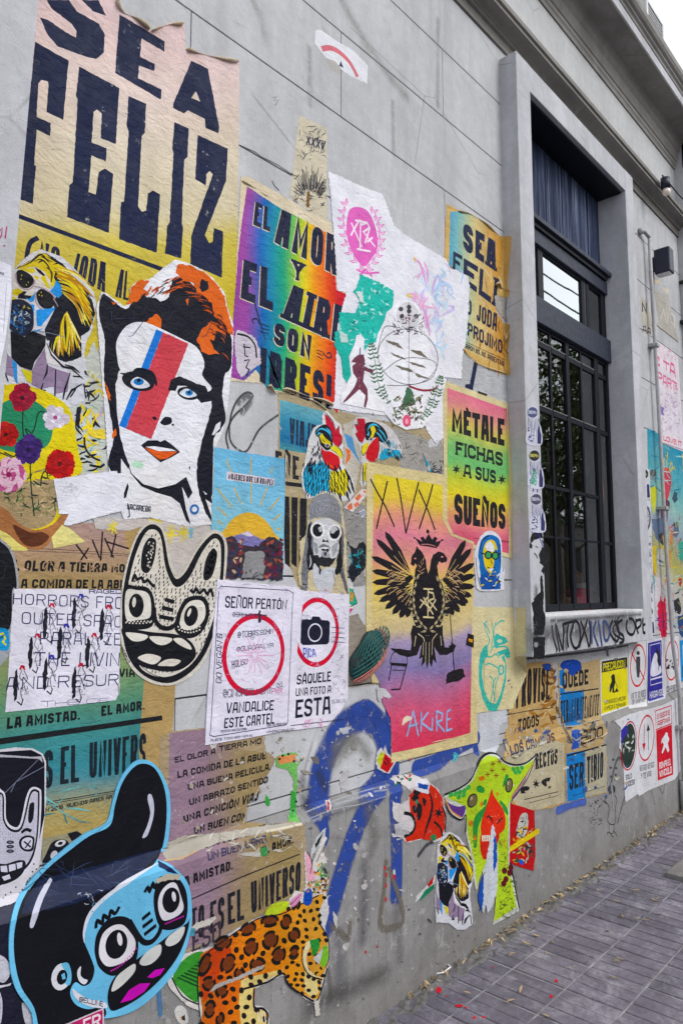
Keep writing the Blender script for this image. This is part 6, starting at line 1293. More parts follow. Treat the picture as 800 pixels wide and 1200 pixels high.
# wings
def wing(root, tips, inner):
    for i, (tx, ty) in enumerate(tips):
        rx, ry = root[0]+(inner[0]-root[0])*i/len(tips), root[1]+(inner[1]-root[1])*i/len(tips)
        mx, my = (rx+tx)/2, (ry+ty)/2; dx, dy = tx-rx, ty-ry; L_ = math.hypot(dx, dy); nx, ny = -dy/L_*18, dx/L_*18
        A.p('wing', [(rx, ry), (mx+nx, my+ny), (tx+nx*.7-dx*.12, ty+ny*.7-dy*.12), (tx, ty), (tx-nx*.7-dx*.12, ty-ny*.7-dy*.12), (mx-nx, my-ny)], EB)
        A.l('wing_mark', [(rx+dx*.15, ry+dy*.15), (mx+nx*.2, my+ny*.2)], 3.5, 'd0b080', taper=True)
wing((240, 440), [(120, 250), (78, 285), (56, 368), (58, 435), (60, 490), (66, 545), (92, 580), (120, 615), (155, 640), (190, 658), (222, 655)], (250, 560))
wing((400, 470), [(498, 290), (525, 330), (540, 400), (542, 455), (540, 510), (528, 555), (500, 600), (470, 630), (440, 645), (410, 650)], (395, 560))
for ring_, (a, b) in enumerate((((228, 440), (150, 410)), ((225, 500), (150, 500)))):
    pass
for i in range(9): A.e('wing_scale', 235-i*11, 470+i*13-(i*i*.2), 13, 20, EB, 60); A.e('wing_scale', 405+i*11, 480+i*12, 12, 18, EB, -60)
for i in range(22): 
    x = A.rn.uniform(150, 240); y = 430+A.rn.uniform(0, 130); A.l('wing_mark', [(x, y), (x-14, y+6), (x-24, y+16)], 2.6, 'd0b080', sm=1)
    x = A.rn.uniform(400, 480); A.l('wing_mark', [(x, y), (x+14, y+6), (x+24, y+16)], 2.6, 'd0b080', sm=1)
# wreath and monogram
for sx, q in ((-1, (268, 480, 225, 640, 320, 715)), (1, (372, 490, 430, 630, 326, 715))):
    for i in range(9):
        t = i/8; x = (1-t)**2*q[0]+2*t*(1-t)*q[2]+t*t*q[4]; y = (1-t)**2*q[1]+2*t*(1-t)*q[3]+t*t*q[5]
        for da in (-.55, .55):
            a = R(-90+sx*12+(sx*60*t))+da; L_ = 34; A.p('wreath', [(x, y), (x+.5*L_*math.cos(a+.3), y+.5*L_*math.sin(a+.3)), (x+L_*math.cos(a), y+L_*math.sin(a)), (x+.5*L_*math.cos(a-.3), y+.5*L_*math.sin(a-.3))], 'cdbf98'); A.l('wreath_vein', [(x, y), (x+.8*L_*math.cos(a), y+.8*L_*math.sin(a))], 2.5, EB)
for st in ("300,520 345,522", "322,520 320,655", "298,652 348,655", "285,570 330,610", "282,610 318,560", "322,535 345,540 350,565 325,575", "325,575 362,620", "358,570 325,625", "300,560 345,640"): A.l('monogram', st, 7, 'cdbf98')
# broom and bucket
A.l('broom', "425,640 432,740 438,800 440,870 445,900", 5, EB); A.p('claw', "418,790 440,775 452,785 448,800 430,815", EB, rough=1.5, step=6)
A.c = (430, 740, 4)
A.l('broom', "390,50 398,100 405,185", 5, EB); A.p('broom_head', "368,205 380,190 405,180 445,172 450,195 456,212 440,225 400,235 365,245", EB, rough=3, step=8)
A.l('bucket', "150,82 115,105 105,140 110,155", 4, EB, sm=1); A.l('bucket', "150,82 180,110 185,155", 4, EB, sm=1); A.p('bucket', "104,145 185,150 182,165 108,158", EB); A.l('bucket', "110,158 98,230", 6, EB); A.l('bucket', "180,162 150,270 108,272", 6, EB); A.l('bucket', "112,180 170,182", 3, EB); A.p('bucket', "148,80 200,92 205,118 152,108", EB)
for st in ("182,492 212,370", "212,370 236,490", "188,448 232,432", "250,375 248,470", "282,378 248,425", "248,425 296,462", "302,402 300,465", "303,382 303,386", "322,370 322,468", "322,372 348,385 345,415 322,425", "322,425 358,468", "370,375 388,365", "370,375 368,465 395,455", "368,415 386,408"): A.l('blue_tag', st, 9, '8ab0dc')
A.p('black_price_tag', "468,8 496,18 494,76 458,62", '1a1414', rough=.6, step=9); A.p('black_price_tag', "472,32 490,38 488,52 470,45", 'd89a3a')
A.curl("545,120 545,260 550,400", 12, 'd9d0ac', 'b8aa80', inward=(-1, 0)); A.curl("300,520 400,498 480,480", 12, 'd9d0ac', 'b8aa80', inward=(0, 1))
A.p('paper_flap', "160,440 165,410 180,395 200,400 205,410 180,425", 'd8ccb8', sm=1); A.p('torn_patch', "40,265 75,265 95,285 110,305 95,315 70,300 60,330 45,310", 'c6c6cc', rough=3, step=9)
A.build()
A = Art('sticker', 'small cut-out face with round green glasses in blue, white and yellow below the rainbow poster', 'sticker', 4, (420, 560, 4), mat='print')
A.paper("540,350 560,290 580,262 610,248 645,262 665,300 668,380 670,440 680,430 675,500 670,525 560,528 545,470 538,400", 'd4d6e0', sm=1, rough=.6)
A.p('hair', "560,330 572,290 600,268 640,275 660,310 662,420 640,500 575,510 565,440 555,380", '2a6cb4', sm=1); A.l('hair_mark', "565,340 575,295 605,272", 5, K, sm=1); A.l('hair_mark', "655,310 658,400", 5, K); A.p('face', "580,335 595,300 620,290 640,310 648,360 645,410 620,450 595,430 582,390", 'd9c23a', sm=1); A.p('face', "590,320 610,298 630,320 625,345 600,340", 'dfe2ea', sm=1); A.p('face_shade', "632,340 650,350 645,420 620,450 630,400", '2a6cb4', sm=1)
A.e('glasses', 603, 362, 18, 20, K); A.e('glasses', 636, 365, 17, 20, K); A.e('lens', 603, 362, 12, 14, '3f9a5c'); A.e('lens', 636, 365, 11, 14, '3f9a5c'); A.l('glasses', "568,352 590,358", 5, K); A.l('glasses', "650,358 662,356", 5, K)
A.l('mouth', "600,420 620,428 635,418", 6, K, sm=1); A.l('nose', "620,370 616,395 624,402", 4, K); A.p('mouth', "602,425 630,424 616,440", 'e0e2ea'); A.p('jacket', "560,470 595,440 640,455 662,500 660,522 570,524", '2454a0', rough=1.5, step=9); A.scrib('jacket_mark', (560, 440, 665, 520), 22, 5, [K, 'd9c23a', 'e0e2ea', '3f7fc4'], 20); A.p('hand', "545,380 555,370 562,400 560,440 548,430", 'd2dae4'); A.l('contour', "545,375 550,440 565,510", 4, K, sm=1); A.build()
A = Art('poster', 'cream sheet with turquoise anatomical heart drawing', 'poster', 2, (430, 740, 4), mat='print')
A.paper("493,-115 742,-112 745,200 690,330 680,362 560,375 495,386 492,100", 'd0c79f', rough=.8)
HT = '3fb0a4'
A.p('heart', "520,170 525,110 545,70 560,60 565,110 540,150 535,200 545,270 570,330 600,340 620,300 640,220 645,150 625,120 640,110 650,160 648,230 630,310 605,372 565,372 540,320 522,250", HT, sm=0, rough=1, step=9)
for st in ("560,70 570,40 552,-5 548,-35", "578,75 588,20 582,-40", "600,-45 590,10 600,60", "575,100 590,70 640,55 655,40", "600,75 640,70 660,85 655,120", "605,100 640,95 668,120", "545,160 570,150 600,165 640,190", "570,205 590,240 575,330", "600,215 585,260 600,330", "625,175 600,250 590,340", "545,110 575,120 600,105 615,125", "540,-40 560,-20 570,10", "600,-30 625,-50 640,-48", "560,-48 548,-40"): A.l('heart_line', st, 6, HT, sm=1)
A.p('heart', "610,95 655,78 668,100 662,125 645,120 640,105 615,115", HT); A.e('heart', 625, 180, 15, 25, HT); A.e('heart_gap', 625, 180, 8, 17, 'c4c8a8'); A.p('heart', "590,40 605,10 622,20 640,25 655,50 620,60 600,80", HT, sm=1); A.e('heart_gap', 618, 45, 12, 9, 'c4c8a8'); A.build()
A = Art('paper_scrap', 'thin white paper strip stuck to the side of the window surround', 'paper scrap', 0, (420, 560, 4), mat='clean'); A.paper("722,522 745,522 748,680 745,728 735,700 725,640", 'c9cbd0', rough=.8); A.build()
A = Art('paper_scrap', 'pale grey paper patch below the heart drawing', 'paper scrap', 0, (430, 740, 4), mat='clean'); A.paper("525,388 680,360 650,420 620,440 615,540 600,570 560,570 528,560", 'bcc0c8', rough=1.5); A.build()

# ================================================================ blue spray figure
A = Art('graffiti', 'big blue spray-painted letter strokes on the bare wall and plinth', 'graffiti', 0, (340, 740, 3.3333))
BL = '203e8c'
A.spray('spray', "108,690 118,560 155,450 215,365 285,335 345,370 372,440 365,510", 142, BL, .4); A.spray('spray', "372,500 320,640 255,780 205,930 170,1050 140,1150", 118, BL, .4); A.spray('spray', "392,300 400,450 410,700 415,900 412,1030", 88, BL, .35); A.spray('spray', "110,700 135,780 130,820", 60, BL, .3); A.spray('spray', "240,330 300,300 360,380 390,560", 80, BL, .3)
A.c = (430, 740, 4); A.spray('spray', "230,640 320,610 400,560 470,520 510,500", 80, BL, .2); A.spray('spray', "500,510 510,560", 50, BL, .3)
A.build()
A = Art('graffiti', 'brown-grey sprayed angular letter low on the plinth', 'graffiti', 1, (340, 740, 3.3333)); A.spray('spray', "372,900 366,1000 352,1150 420,1150 440,1120 425,1040 385,930", 40, '6c655a', .7, am=.75); A.spray('spray', "232,1140 226,1200 200,1180 160,1150", 40, '6c655a', .7, am=.7); A.build()
A = Art('paint_mark', 'dashes of red paint on the plinth beside the blue strokes', 'graffiti', 1, (420, 1020, 4)); 
for y in (20, 70, 135): A.e('dash', 127, y, 4, 13, 'c0333c')
A.e('dash', 165, 30, 6, 12, 'c0333c'); A.e('dash', 32, 382, 5, 7, 'c0333c'); A.e('dash', 122, -12, 5, 10, 'c0333c'); A.e('dash', 85, 357, 5, 5, 'b04048'); A.build()
def bits(label, crop, st_list, level=1, name='paper_scrap', cat='paper scrap', mat='worn', rough=2):
    A = Art(name, label, cat, level, crop, mat=mat)
    for part, st, c_ in st_list: A.p(part, st, c_, rough=rough, step=8, skirt=(part == 'paper'))
    A.build()
bits('white torn paper flake in the middle of the blue spray arch', (340, 740, 3.3333), [('paper', "205,550 225,540 235,560 215,580 225,600 215,620 195,610 190,580", 'b9bac0')])
bits('white flake on top of the blue spray arch', (340, 740, 3.3333), [('paper', "190,378 235,370 238,380 225,385 228,398 205,402 192,390", 'b4bac8')])
bits('red and white flake on the ledge at left of the blue strokes', (340, 740, 3.3333), [('paper', "135,660 155,655 160,690 145,710", 'c4c4c6'), ('print', "142,662 152,670 150,700 144,700", 'b8303a')])
bits('white feather-like torn leaf shape left of the blue leg stroke', (340, 740, 3.3333), [('paper', "80,850 105,800 138,765 135,800 110,840 88,870 75,940", 'b8bcc0'), ('print', "95,830 130,780 100,850", '1c2622'), ('print', "85,910 108,900 112,925 90,940", '3f7a44')])
bits('white torn strip over the foot of the blue stroke beside the leopard', (340, 740, 3.3333), [('paper', "118,1060 140,1030 150,1090 135,1160 145,1200 120,1200 110,1120", 'c4c4c8'), ('paper', "165,1090 185,1120 180,1160 168,1130", 'bcbcc0')])
A = Art('paper_scrap', 'small red and lime torn fragment with white fringe over the blue arch', 'poster fragment', 2, (430, 740, 4)); A.paper("38,610 45,570 60,545 75,560 85,530 90,565 132,610 100,668 70,660 45,640", 'c9c5c6', rough=3); A.p('print', "60,640 80,570 125,610 95,662", 'c22f33', rough=1, step=8); A.p('print', "42,600 62,565 80,570 60,640", 'b8c23a'); A.l('print', "75,610 90,625", 7, K); A.l('print', "85,590 100,620", 6, K); A.build()
A = Art('sticker', 'tiny cyan arrow-shaped sticker above the ledge', 'sticker', 2, (430, 740, 4)); A.paper("402,570 410,565 428,580 410,612 402,610", '58b4c8', rough=.8); A.l('edge', "404,572 425,582 408,608", 2.5, K); A.build()
bits('dark charred scrap under the eagle poster corner', (430, 740, 4), [('paper', "150,575 215,570 215,600 200,610 198,600 190,580 160,590", 'a8a8a8'), ('print', "150,572 190,570 188,578 160,584", '1c1818'), ('print', "195,592 210,590 208,602 198,602", 'a04048')])
# knitted teal bundle on the broken render
A = Art('bare_patch', 'broken patch of darker render beside the camera poster', 'wall patch', 0, (340, 740, 3.3333), mat='worn'); A.paper("225,-60 260,-70 300,-10 345,30 350,130 385,180 380,200 340,210 300,205 225,218", '8d857c', rough=3); A.build()
# net-wrapped bundle wedged in the wall
ux, uz = surf_wall(430, 766)
nb = empty('wool_bundle', (ux, 0, uz-.08), 'teal and pink net-wrapped bundle stuck to the wall left of the eagle poster', 'bundle')
bm = bmesh.new(); bmesh.ops.create_uvsphere(bm, u_segments=24, v_segments=16, radius=1)
rr = random.Random(4)
for v in bm.verts:
    c = v.co.copy(); k = 1+.08*math.sin(5*c.x+3*c.z)+rr.uniform(-.03, .03); v.co = Vector((c.x*.105*k+.02*c.z, -abs(c.y)*.05*k if c.y < 0 else c.y*.01, (c.z*.088)*k+c.x*.03))
attach(link('bundle_body', bm_mesh('b', bm, True), mat_simple('dark_teal_wool', (.02, .035, .035), .9, .5, 60, .004)), nb).location = (ux, -.003, uz)
for o in (nb.children): o.matrix_parent_inverse = Matrix.Translation(-Vector(nb.location))
vs, fs = [], []
tm = mat_simple('teal_yarn', (.012, .09, .085), .8, .3, 80, .001); pm = mat_simple('pink_yarn', (.45, .16, .13), .8, .3, 80, .001)
for i in range(16):
    ph = -1.35+2.7*i/15; q = []
    for sgn in (0,):
        for j in range(13):
            t = -1.35+2.7*j/12; x = math.sin(ph+.35*t)*math.cos(t); z = math.sin(t); y = -math.cos(ph+.35*t)*math.cos(t)
            q.append((ux+x*.108+.02*z, -.003+min(y, 0)*.053-.002, uz+z*.09+x*.03))
    attach(link('yarn', tube(q, .0028, 5), tm if i < 9 else pm), nb)
for i in range(14):
    ph = -1.3+2.6*i/13; q = []
    for j in range(13):
        t = -1.35+2.7*j/12; x = math.sin(t)*math.cos(ph); z = math.sin(ph+.3*t); y = -math.cos(t)*math.cos(ph)
        q.append((ux+x*.108+.02*z, -.003+min(y, 0)*.053-.004, uz+z*.09+x*.03))
    attach(link('yarn', tube(q, .0028, 5), tm if i > 4 else pm), nb)

# ================================================================ plinth stickers
A = Art('mask_sticker', 'torn red and black patterned mask fragment with white teeth on the plinth', 'sticker', 2, (440, 870, 4), mat='worn')
A.paper("70,175 75,155 110,150 180,155 240,175 285,215 312,260 325,330 325,400 310,450 270,468 250,450 210,455 140,470 120,445 75,440 72,425 130,420 125,380 80,355 75,320 80,275 120,290 150,270 165,230 120,195", 'c4c0c4', rough=4)
A.p('print', "155,250 180,215 230,225 245,190 285,220 310,260 322,330 322,400 305,445 265,460 210,450 140,468 135,440 175,420 180,370 160,330 155,290", 'c2301f', rough=1.5, step=9)
A.l('mark', "240,210 262,280 255,340 235,400 222,450", 16, '14131a', sm=1, taper=True); A.e('mark', 190, 235, 16, 14, '14131a')
for st in ("165,260 185,240 200,260 180,275", "195,280 215,300 210,350 195,365 190,320", "215,260 235,270 225,300", "170,300 185,295 190,325 175,330"): A.p('mark', st, '14131a', sm=1)
star(A, 'mark', 292, 330, 24, '14131a'); A.e('mark', 190, 278, 8, 11, '2f7a5a'); A.l('mark', "310,300 325,350 322,420", 9, '14131a', sm=1); A.l('mark', "270,370 300,400 310,440", 10, '14131a', sm=1); A.e('mark', 268, 445, 14, 16, '2f7a4c')
A.l('mark', "130,330 165,340 182,380 170,420 130,440", 14, '14131a', sm=1); A.p('white_patch', "200,170 250,185 245,240 215,235 175,215", 'c9cdd8', rough=3, step=9); A.p('blue_patch', "195,190 245,200 240,222 198,212", '2c4a9c', rough=2, step=8); A.scrib('mark', (80, 155, 190, 200), 16, 6, ['b83038', '14131a', '2f7a5a', 'c9c5c8'], 20)
A.p('teeth_card', "85,385 125,370 150,385 155,430 90,440", 'b9b9be', rough=2, step=9)
for i in range(7): A.l('teeth_card', f"{90+i*10},{400+i*2} {88+i*10},{432}", 4, '14131a')
A.build()
A = Art('goat_cutout', 'tall lime green goat-headed creature cut-out with red nose and purple ears on the plinth', 'sticker', 4, (440, 870, 4), mat='print')
A.paper("318,245 380,215 440,175 465,120 480,80 520,50 560,55 590,80 620,100 680,105 745,60 742,90 700,180 640,270 625,280 622,600 640,640 665,760 665,790 600,825 545,855 560,760 565,560 550,400 545,380 530,560 500,620 490,560 490,520 480,600 475,680 465,690 455,640 450,560 420,430 415,350 395,365 350,340 315,275", 'bfc3c0', rough=.8)
A.p('head', "325,255 400,225 450,180 472,125 488,88 520,62 558,68 585,92 625,112 685,112 740,78 700,165 640,255 618,290 616,600 632,650 655,770 550,840 566,640 568,560 560,450 480,640 470,680 458,560 425,420 418,300", 'a9c63a', rough=1, step=12)
A.l('contour', "318,245 385,215 440,175 468,118 490,75 525,52 565,58 600,90 650,105 700,95 745,60", 6, '14161a', sm=1); A.l('contour', "745,70 700,180 630,275", 6, '14161a', sm=1); A.l('contour', "318,262 345,330 395,362 418,340 418,420", 7, '14161a', sm=1); A.l('contour', "628,560 645,660 668,775", 9, '14161a', sm=1)
A.p('inner_ear', "325,275 350,290 385,300 415,295 412,330 395,352 360,330", '5a3a86', sm=1); A.p('inner_ear', "735,90 700,150 660,210 632,250 635,268 690,190", '5a3a86'); A.l('ear_edge', "322,265 350,320 395,350", 6, 'd8963a', sm=1); A.l('ear_edge', "628,262 680,195 735,95", 5, 'd8963a')
for cx, cy in ((348, 245), (370, 240), (390, 232), (412, 225), (430, 210), (385, 255), (408, 245)): A.e('ear_cells', cx, cy, 10, 13, '3fa04c', 30)
for cx, cy in ((640, 125), (660, 122), (680, 118), (650, 140), (668, 138)): A.e('ear_cells', cx, cy, 9, 11, '3fa04c', -30)
for i in range(9): A.l('ear_line', f"{330+i*9},{262+i*2} {336+i*9},{276+i}", 2, '1c3a1c')
for cx, cy in ((540, 130), (520, 150), (560, 155), (595, 125), (545, 100), (575, 90)):
    for i in range(6): a = i*1.047; A.l('flower_mark', f"{cx},{cy} {cx+12*math.cos(a)},{cy+15*math.sin(a)}", 5, '7a2a1c', taper=True)
A.e('eye', 448, 272, 23, 35, '1c1a14', 18); A.e('eye', 450, 272, 18, 29, '6f6446', 18); A.e('glint', 444, 262, 5, 10, 'b4ac8c', 18)
A.e('eye', 620, 200, 18, 35, '1c1a14', 8); A.e('eye', 620, 200, 13, 28, '6f6446', 8); A.e('glint', 616, 190, 4, 9, 'b4ac8c', 8)
for st in ("468,215 480,200 505,215 500,235 475,232", "450,390 465,340 495,310 520,285 505,330 475,400 470,480 455,490", "575,270 600,290 615,320 612,340 590,310", "605,150 618,160 600,200 590,205", "495,290 505,270 515,265 512,290"): A.p('green_patch', st, '2f8a3c', sm=1)
for st in ("478,165 500,155 505,172 485,180", "560,232 572,238 565,250", "432,370 448,365 450,385 436,392", "485,285 492,275 498,290 488,300", "455,440 462,430 468,450 460,458"): A.p('orange_patch', st, 'd0702c', sm=1)
A.p('nose', "540,220 550,250 590,310 602,350 600,400 575,430 560,445 500,440 488,410 492,370 515,300", 'd33420', sm=1); A.l('nose_edge', "538,222 515,300 492,370 490,410", 4, '7a160e', sm=1)
A.l('nostril', "512,355 525,345 538,360 545,385", 9, '14131a', sm=1, taper=True); A.l('nostril', "560,380 575,365 590,352", 10, '14131a', sm=1, taper=True); A.scrib('nose_hair', (520, 290, 590, 380), 16, 1.6, ['e88a70', '8c1c12'], 20)
A.p('mouth', "488,430 520,445 560,430 575,440 560,480 530,500 520,540 500,545 485,500", 'c22a1c', sm=1)
for i in range(5): A.p('teeth', [(492+i*10, 434), (500+i*10, 434), (500+i*10, 462), (493+i*10, 462)], 'd5d2c6')
A.p('rip', "545,380 556,420 565,500 566,600 560,700 540,770 520,800 512,760 500,800 490,760 500,640 515,560 525,480 538,400", 'bfc6d0', rough=4, step=10)
A.p('blue_streak', "548,430 562,450 562,560 548,610 545,540", '2c52a8', rough=3, step=10); A.p('blue_streak', "485,660 500,620 500,740 488,790 475,720", '2c52a8', rough=3, step=10)
A.scrib('pattern', (575, 620, 655, 820), 90, 2.2, ['28401c', '3f5a24'], 22, .2); A.scrib('pattern', (425, 310, 480, 560), 40, 2, ['6a9a2c', '4f7a2c', 'd0a040'], 24); A.scrib('pattern', (572, 430, 616, 600), 40, 2, ['6a9a2c', '3f6a2c', 'd0a040'], 24)
for cx, cy in ((598, 600), (622, 610), (605, 640), (628, 585), (595, 660)): A.e('dark_bloom', cx, cy, 12, 15, '5a1420')
A.build()
A = mask_portrait('torn small cut-out portrait with yellow hair and purple jacket left of the green goat', 3, (440, 870, 4), (lambda x, y: (262+(x*.42)+(y-50)*.02, 418+(y-50)*.62)), 9)
A = Art('poster', 'red card with yellow bar and pale knotted drawing right of the green goat', 'sticker', 3, (440, 870, 4), mat='print')
A.paper("615,280 680,300 740,320 742,400 745,530 735,600 680,585 612,560", 'b32c2e', rough=1.2)
A.p('print', "665,370 680,335 705,332 712,370 700,430 670,450 655,420", 'b4b4ac', sm=1); A.scrib('print', (640, 400, 735, 560), 60, 8, ['c9962c', '2a2a26', '9aa09a', '3a4a3c', 'd8b03c'], 26); A.scrib('print', (660, 340, 710, 440), 16, 4, ['4a6a4c', '2a2a2c'], 20)
A.p('yellow_bar', "618,500 620,490 755,402 763,405 762,425 622,515", 'd9c230'); A.e('blue_blob', 678, 560, 9, 14, '2a5ac0', -20); A.build()
bits('small red and green triangular scrap left of the torn portrait', (420, 1020, 4), [('paper', "262,150 270,120 310,80 350,30 360,20 355,70 300,120 275,140", 'c0c0c4'), ('red', "320,65 350,25 345,60 325,80", 'b82c2a'), ('green', "310,90 355,60 350,85 290,138 280,138", '1f7a58')], 2, rough=1)
A = Art('graffiti', 'soft dark spray smudge beside the torn portrait', 'graffiti', 0, (440, 870, 4)); A.spray('spray', "200,530 240,480 280,460", 30, '33343c', .8); A.build()
A = Art('graffiti', 'black marker creature doodle with round head and legs on the far plinth', 'graffiti', 0, (640, 920, 5))
A.e('head', 380, 25, 22, 28, '2a2c34'); 
for st in ("355,70 340,90 365,130 358,215 400,225 402,130 412,90 400,60", "365,225 368,270", "395,228 392,270", "352,288 360,275 380,285 395,272 412,300", "375,290 390,305", "330,90 350,110"): A.l('line', st, 5, '2a2c34', sm=1)
for i in range(46): A.e('dot', 250+A.rn.uniform(0, 70), 80+A.rn.uniform(0, 155), 4, 3, '2c2e36', -30, 6)
A.spray('spray', "455,70 435,140 415,220", 18, '4a4c54', .8); A.build()
A = Art('graffiti', 'faint dark zigzag tag on the plinth below the road sign posters', 'graffiti', 0, (640, 920, 5)); A.spray('spray', "610,30 625,70 632,115", 8, '4c4c54', .6); A.spray('spray', "660,15 680,50 692,-5 700,-20", 8, '4c4c54', .6); A.build()

# ================================================================ right lower posters
A = Art('poster', 'tan scorched poster reading IMPROVISE TODOS LOS CAMINOS under the window', 'poster', 1, (590, 740, 3.8095), mat='worn', surf='right')
A.paper("55,148 160,135 215,140 225,180 228,340 240,400 280,470 272,640 268,765 200,790 90,800 40,790 0,640 0,545 20,500 -5,480 20,420 15,360 35,330 55,310 45,200", 'b79a68', rough=2.5)
A.p('print', "10,560 120,510 240,490 268,500 265,760 150,795 60,790 0,650", 'b3ab90', rough=2, step=10); A.scrib('scorch', (60, 250, 235, 480), 30, 10, ['a67a40', '9a6c34', 'c4ac7c'], 50, .3); A.scrib('scorch', (180, 140, 230, 420), 14, 12, ['6c4a24', '8a5c2c'], 50, .3)
A.t('lettering', "55,168 205,160 202,300 52,345", "PROVISE", '17151a', .14); A.l('printed_rule', "10,372 130,350 222,340", 3, '2a2622'); A.t('lettering', "62,392 155,368 155,420 62,448", "TODOS", '17151a', .2, .5); A.p('lettering', "12,350 20,330 18,360", '17151a')
A.t('lettering', "22,510 222,450 222,490 28,555", "LOS CAMINOS", '3c3e50', .2); A.t('lettering', "138,545 238,522 236,590 140,615", "RECTOS", '17151a', .19, .5)
star(A, 'star', 142, 680, 18, '17151a'); A.p('hand_symbol', "75,700 95,690 112,695 108,708 90,712 95,720 75,722", '17151a', sm=1); A.p('hand_symbol', "165,670 185,655 205,652 200,668 188,670 190,690 178,688", '17151a', sm=1)
A.l('printed_rule', "90,750 240,715", 3, '2a2622'); A.l('printed_rule', "110,765 240,732", 2, '2a2622'); A.scrib('scratches', (20, 430, 240, 560), 24, 5, ['b9b6ae', '8a867e', '3c4c80'], 40, .3)
A.p('blue_smear', "168,150 195,140 212,150 205,172 185,175", '2b4a9c', rough=3, step=8); A.curl("0,500 15,540 40,560 60,555", 22, 'c9c4b8', '9a9484', inward=(-1, .3)); A.curl("228,330 245,380 268,440 300,500", 26, 'c4a470', '7a5a30', inward=(1, .2)); A.build()
A = Art('poster', 'blue and tan poster reading QUEDE TERMINANTEMENTE PROHIBIDO SER TIBIO', 'poster', 2, (590, 740, 3.8095), mat='worn', surf='right')
A.paper("240,140 300,130 360,140 430,120 435,200 428,370 445,420 460,440 440,500 460,560 455,720 365,740 280,765 272,600 275,510 300,490 270,430 245,350", 'b09a72', rough=2.5)
A.p('blue_print', "245,175 268,165 270,270 355,260 350,400 340,415 275,425 250,350", '2a78bc', rough=2, step=10); A.p('blue_print', "275,545 360,530 362,740 282,762", '2a7cc4', rough=1, step=10); A.p('blue_print', "300,440 345,440 335,520 300,530", '3458b0', rough=3, step=9); A.p('pale_print', "362,530 455,500 455,715 362,738", 'a8a490', rough=2, step=10)
A.t('lettering', "258,182 375,168 375,235 258,258", "QUEDE", '17181c', .22, .4); A.l('printed_rule', "248,280 420,255", 5, '17181c'); A.t('lettering', "250,310 425,278 422,375 252,412", "TERMINANTEMENTE", '1a2030', .15); A.t('lettering', "340,440 440,422 440,470 340,510", "BIDO", '17181c', .2); A.t('lettering', "288,595 355,580 352,690 290,710", "SER", '17202c', .16); A.t('lettering', "368,560 442,535 440,650 368,682", "TIBIO", '17202c', .15)
A.l('printed_rule', "278,555 455,505", 6, '17181c'); A.l('printed_rule', "300,735 450,690", 2, '2a2a2a'); A.p('blue_paint', "248,150 265,130 310,122 340,135 345,170 325,178 300,200 280,165 255,165", '2446a0', rough=3, step=8); A.scrib('scratches', (270, 400, 460, 520), 26, 5, ['a8a69e', '6a665e', '8e8a80', '44423e'], 36, .4); A.curl("275,430 310,428 370,410 430,395", 12, 'b9ad94', '8a7a5c', inward=(0, 1)); A.curl("350,495 390,480 430,470 455,450", 24, 'cdb98c', '9a7a44', inward=(0, 1)); A.build()
A = Art('graffiti', 'grey and black spray patches around the blue poster by the plinth', 'graffiti', 0, (590, 740, 3.8095), surf='right'); A.spray('spray', "395,220 415,190 420,230", 40, '2c2c30', .8); A.spray('spray', "470,720 500,580 530,570", 24, '4a4c54', .8); A.spray('spray', "480,680 490,790", 34, '8a8c90', .8); 
for q in ("487,572", "476,608", "500,610", "478,648", "510,650", "498,640"): A.dots('spray_dot', q, 6, '44464e')
A.spray('spray', "240,800 300,775 360,760", 50, '3a58a8', .7); A.build()
for k_, (x, y) in enumerate(()): pass
A = Art('caution_sign', 'yellow notice headed PRECAUCION with black digging worker', 'notice', 3, (590, 740, 3.8095), mat='sticker', surf='right')
A.paper("425,128 550,108 555,335 430,380", 'c6c8ca', rough=.5); A.p('yellow_panel', "432,135 548,114 551,330 434,370", 'd9cf30'); A.p('black_header', "434,134 547,114 548,160 434,184", '1a1a18'); A.t('header_lettering', "440,142 538,124 538,158 440,178", "PRECAUCION", 'd9cf30', .16)
A.p('worker', "475,200 485,190 492,200 495,225 488,250 492,275 480,272 482,250 474,270 468,272 470,240 478,222", '1a1a18', sm=0); A.e('worker', 485, 198, 7, 8, '1a1a18'); A.l('worker', "490,215 505,250", 4, '1a1a18'); A.p('worker', "490,272 500,250 510,268", '1a1a18')
A.t('lettering', "442,308 540,288 540,305 442,328", "TERMINA DE EMPEZAR", '3a3a20', .17); A.t('lettering', "446,335 540,315 540,332 446,352", "EMPIEZA A TERMINAR", '3a3a20', .17); A.build()
A = Art('poster', 'white notice with red crossed ring over a standing figure', 'notice', 2, (590, 740, 3.8095), mat='clean', surf='right')
A.paper("553,60 632,35 637,335 556,345", 'cdced2', rough=.8); A.e('red_ring', 596, 152, 33, 92, 'c23038', 3, 40, 8); A.l('red_bar', "568,95 625,215", 8, 'c23038'); A.e('figure', 597, 96, 7, 9, '22242c'); A.p('figure', "588,112 606,112 606,160 602,205 592,205 588,160", '3a3c46'); A.t('lettering', "566,275 632,258 632,290 566,302", "NO TE OLVIDES", '44444c', .15); A.t('lettering', "570,305 632,292 632,315 570,328", "DE VIVIR HOY", '44444c', .15); A.build()
A = Art('poster', 'violet notice with white silhouette reading HAGANSE between the two ring notices', 'notice', 3, (590, 740, 3.8095), mat='clean', surf='right')
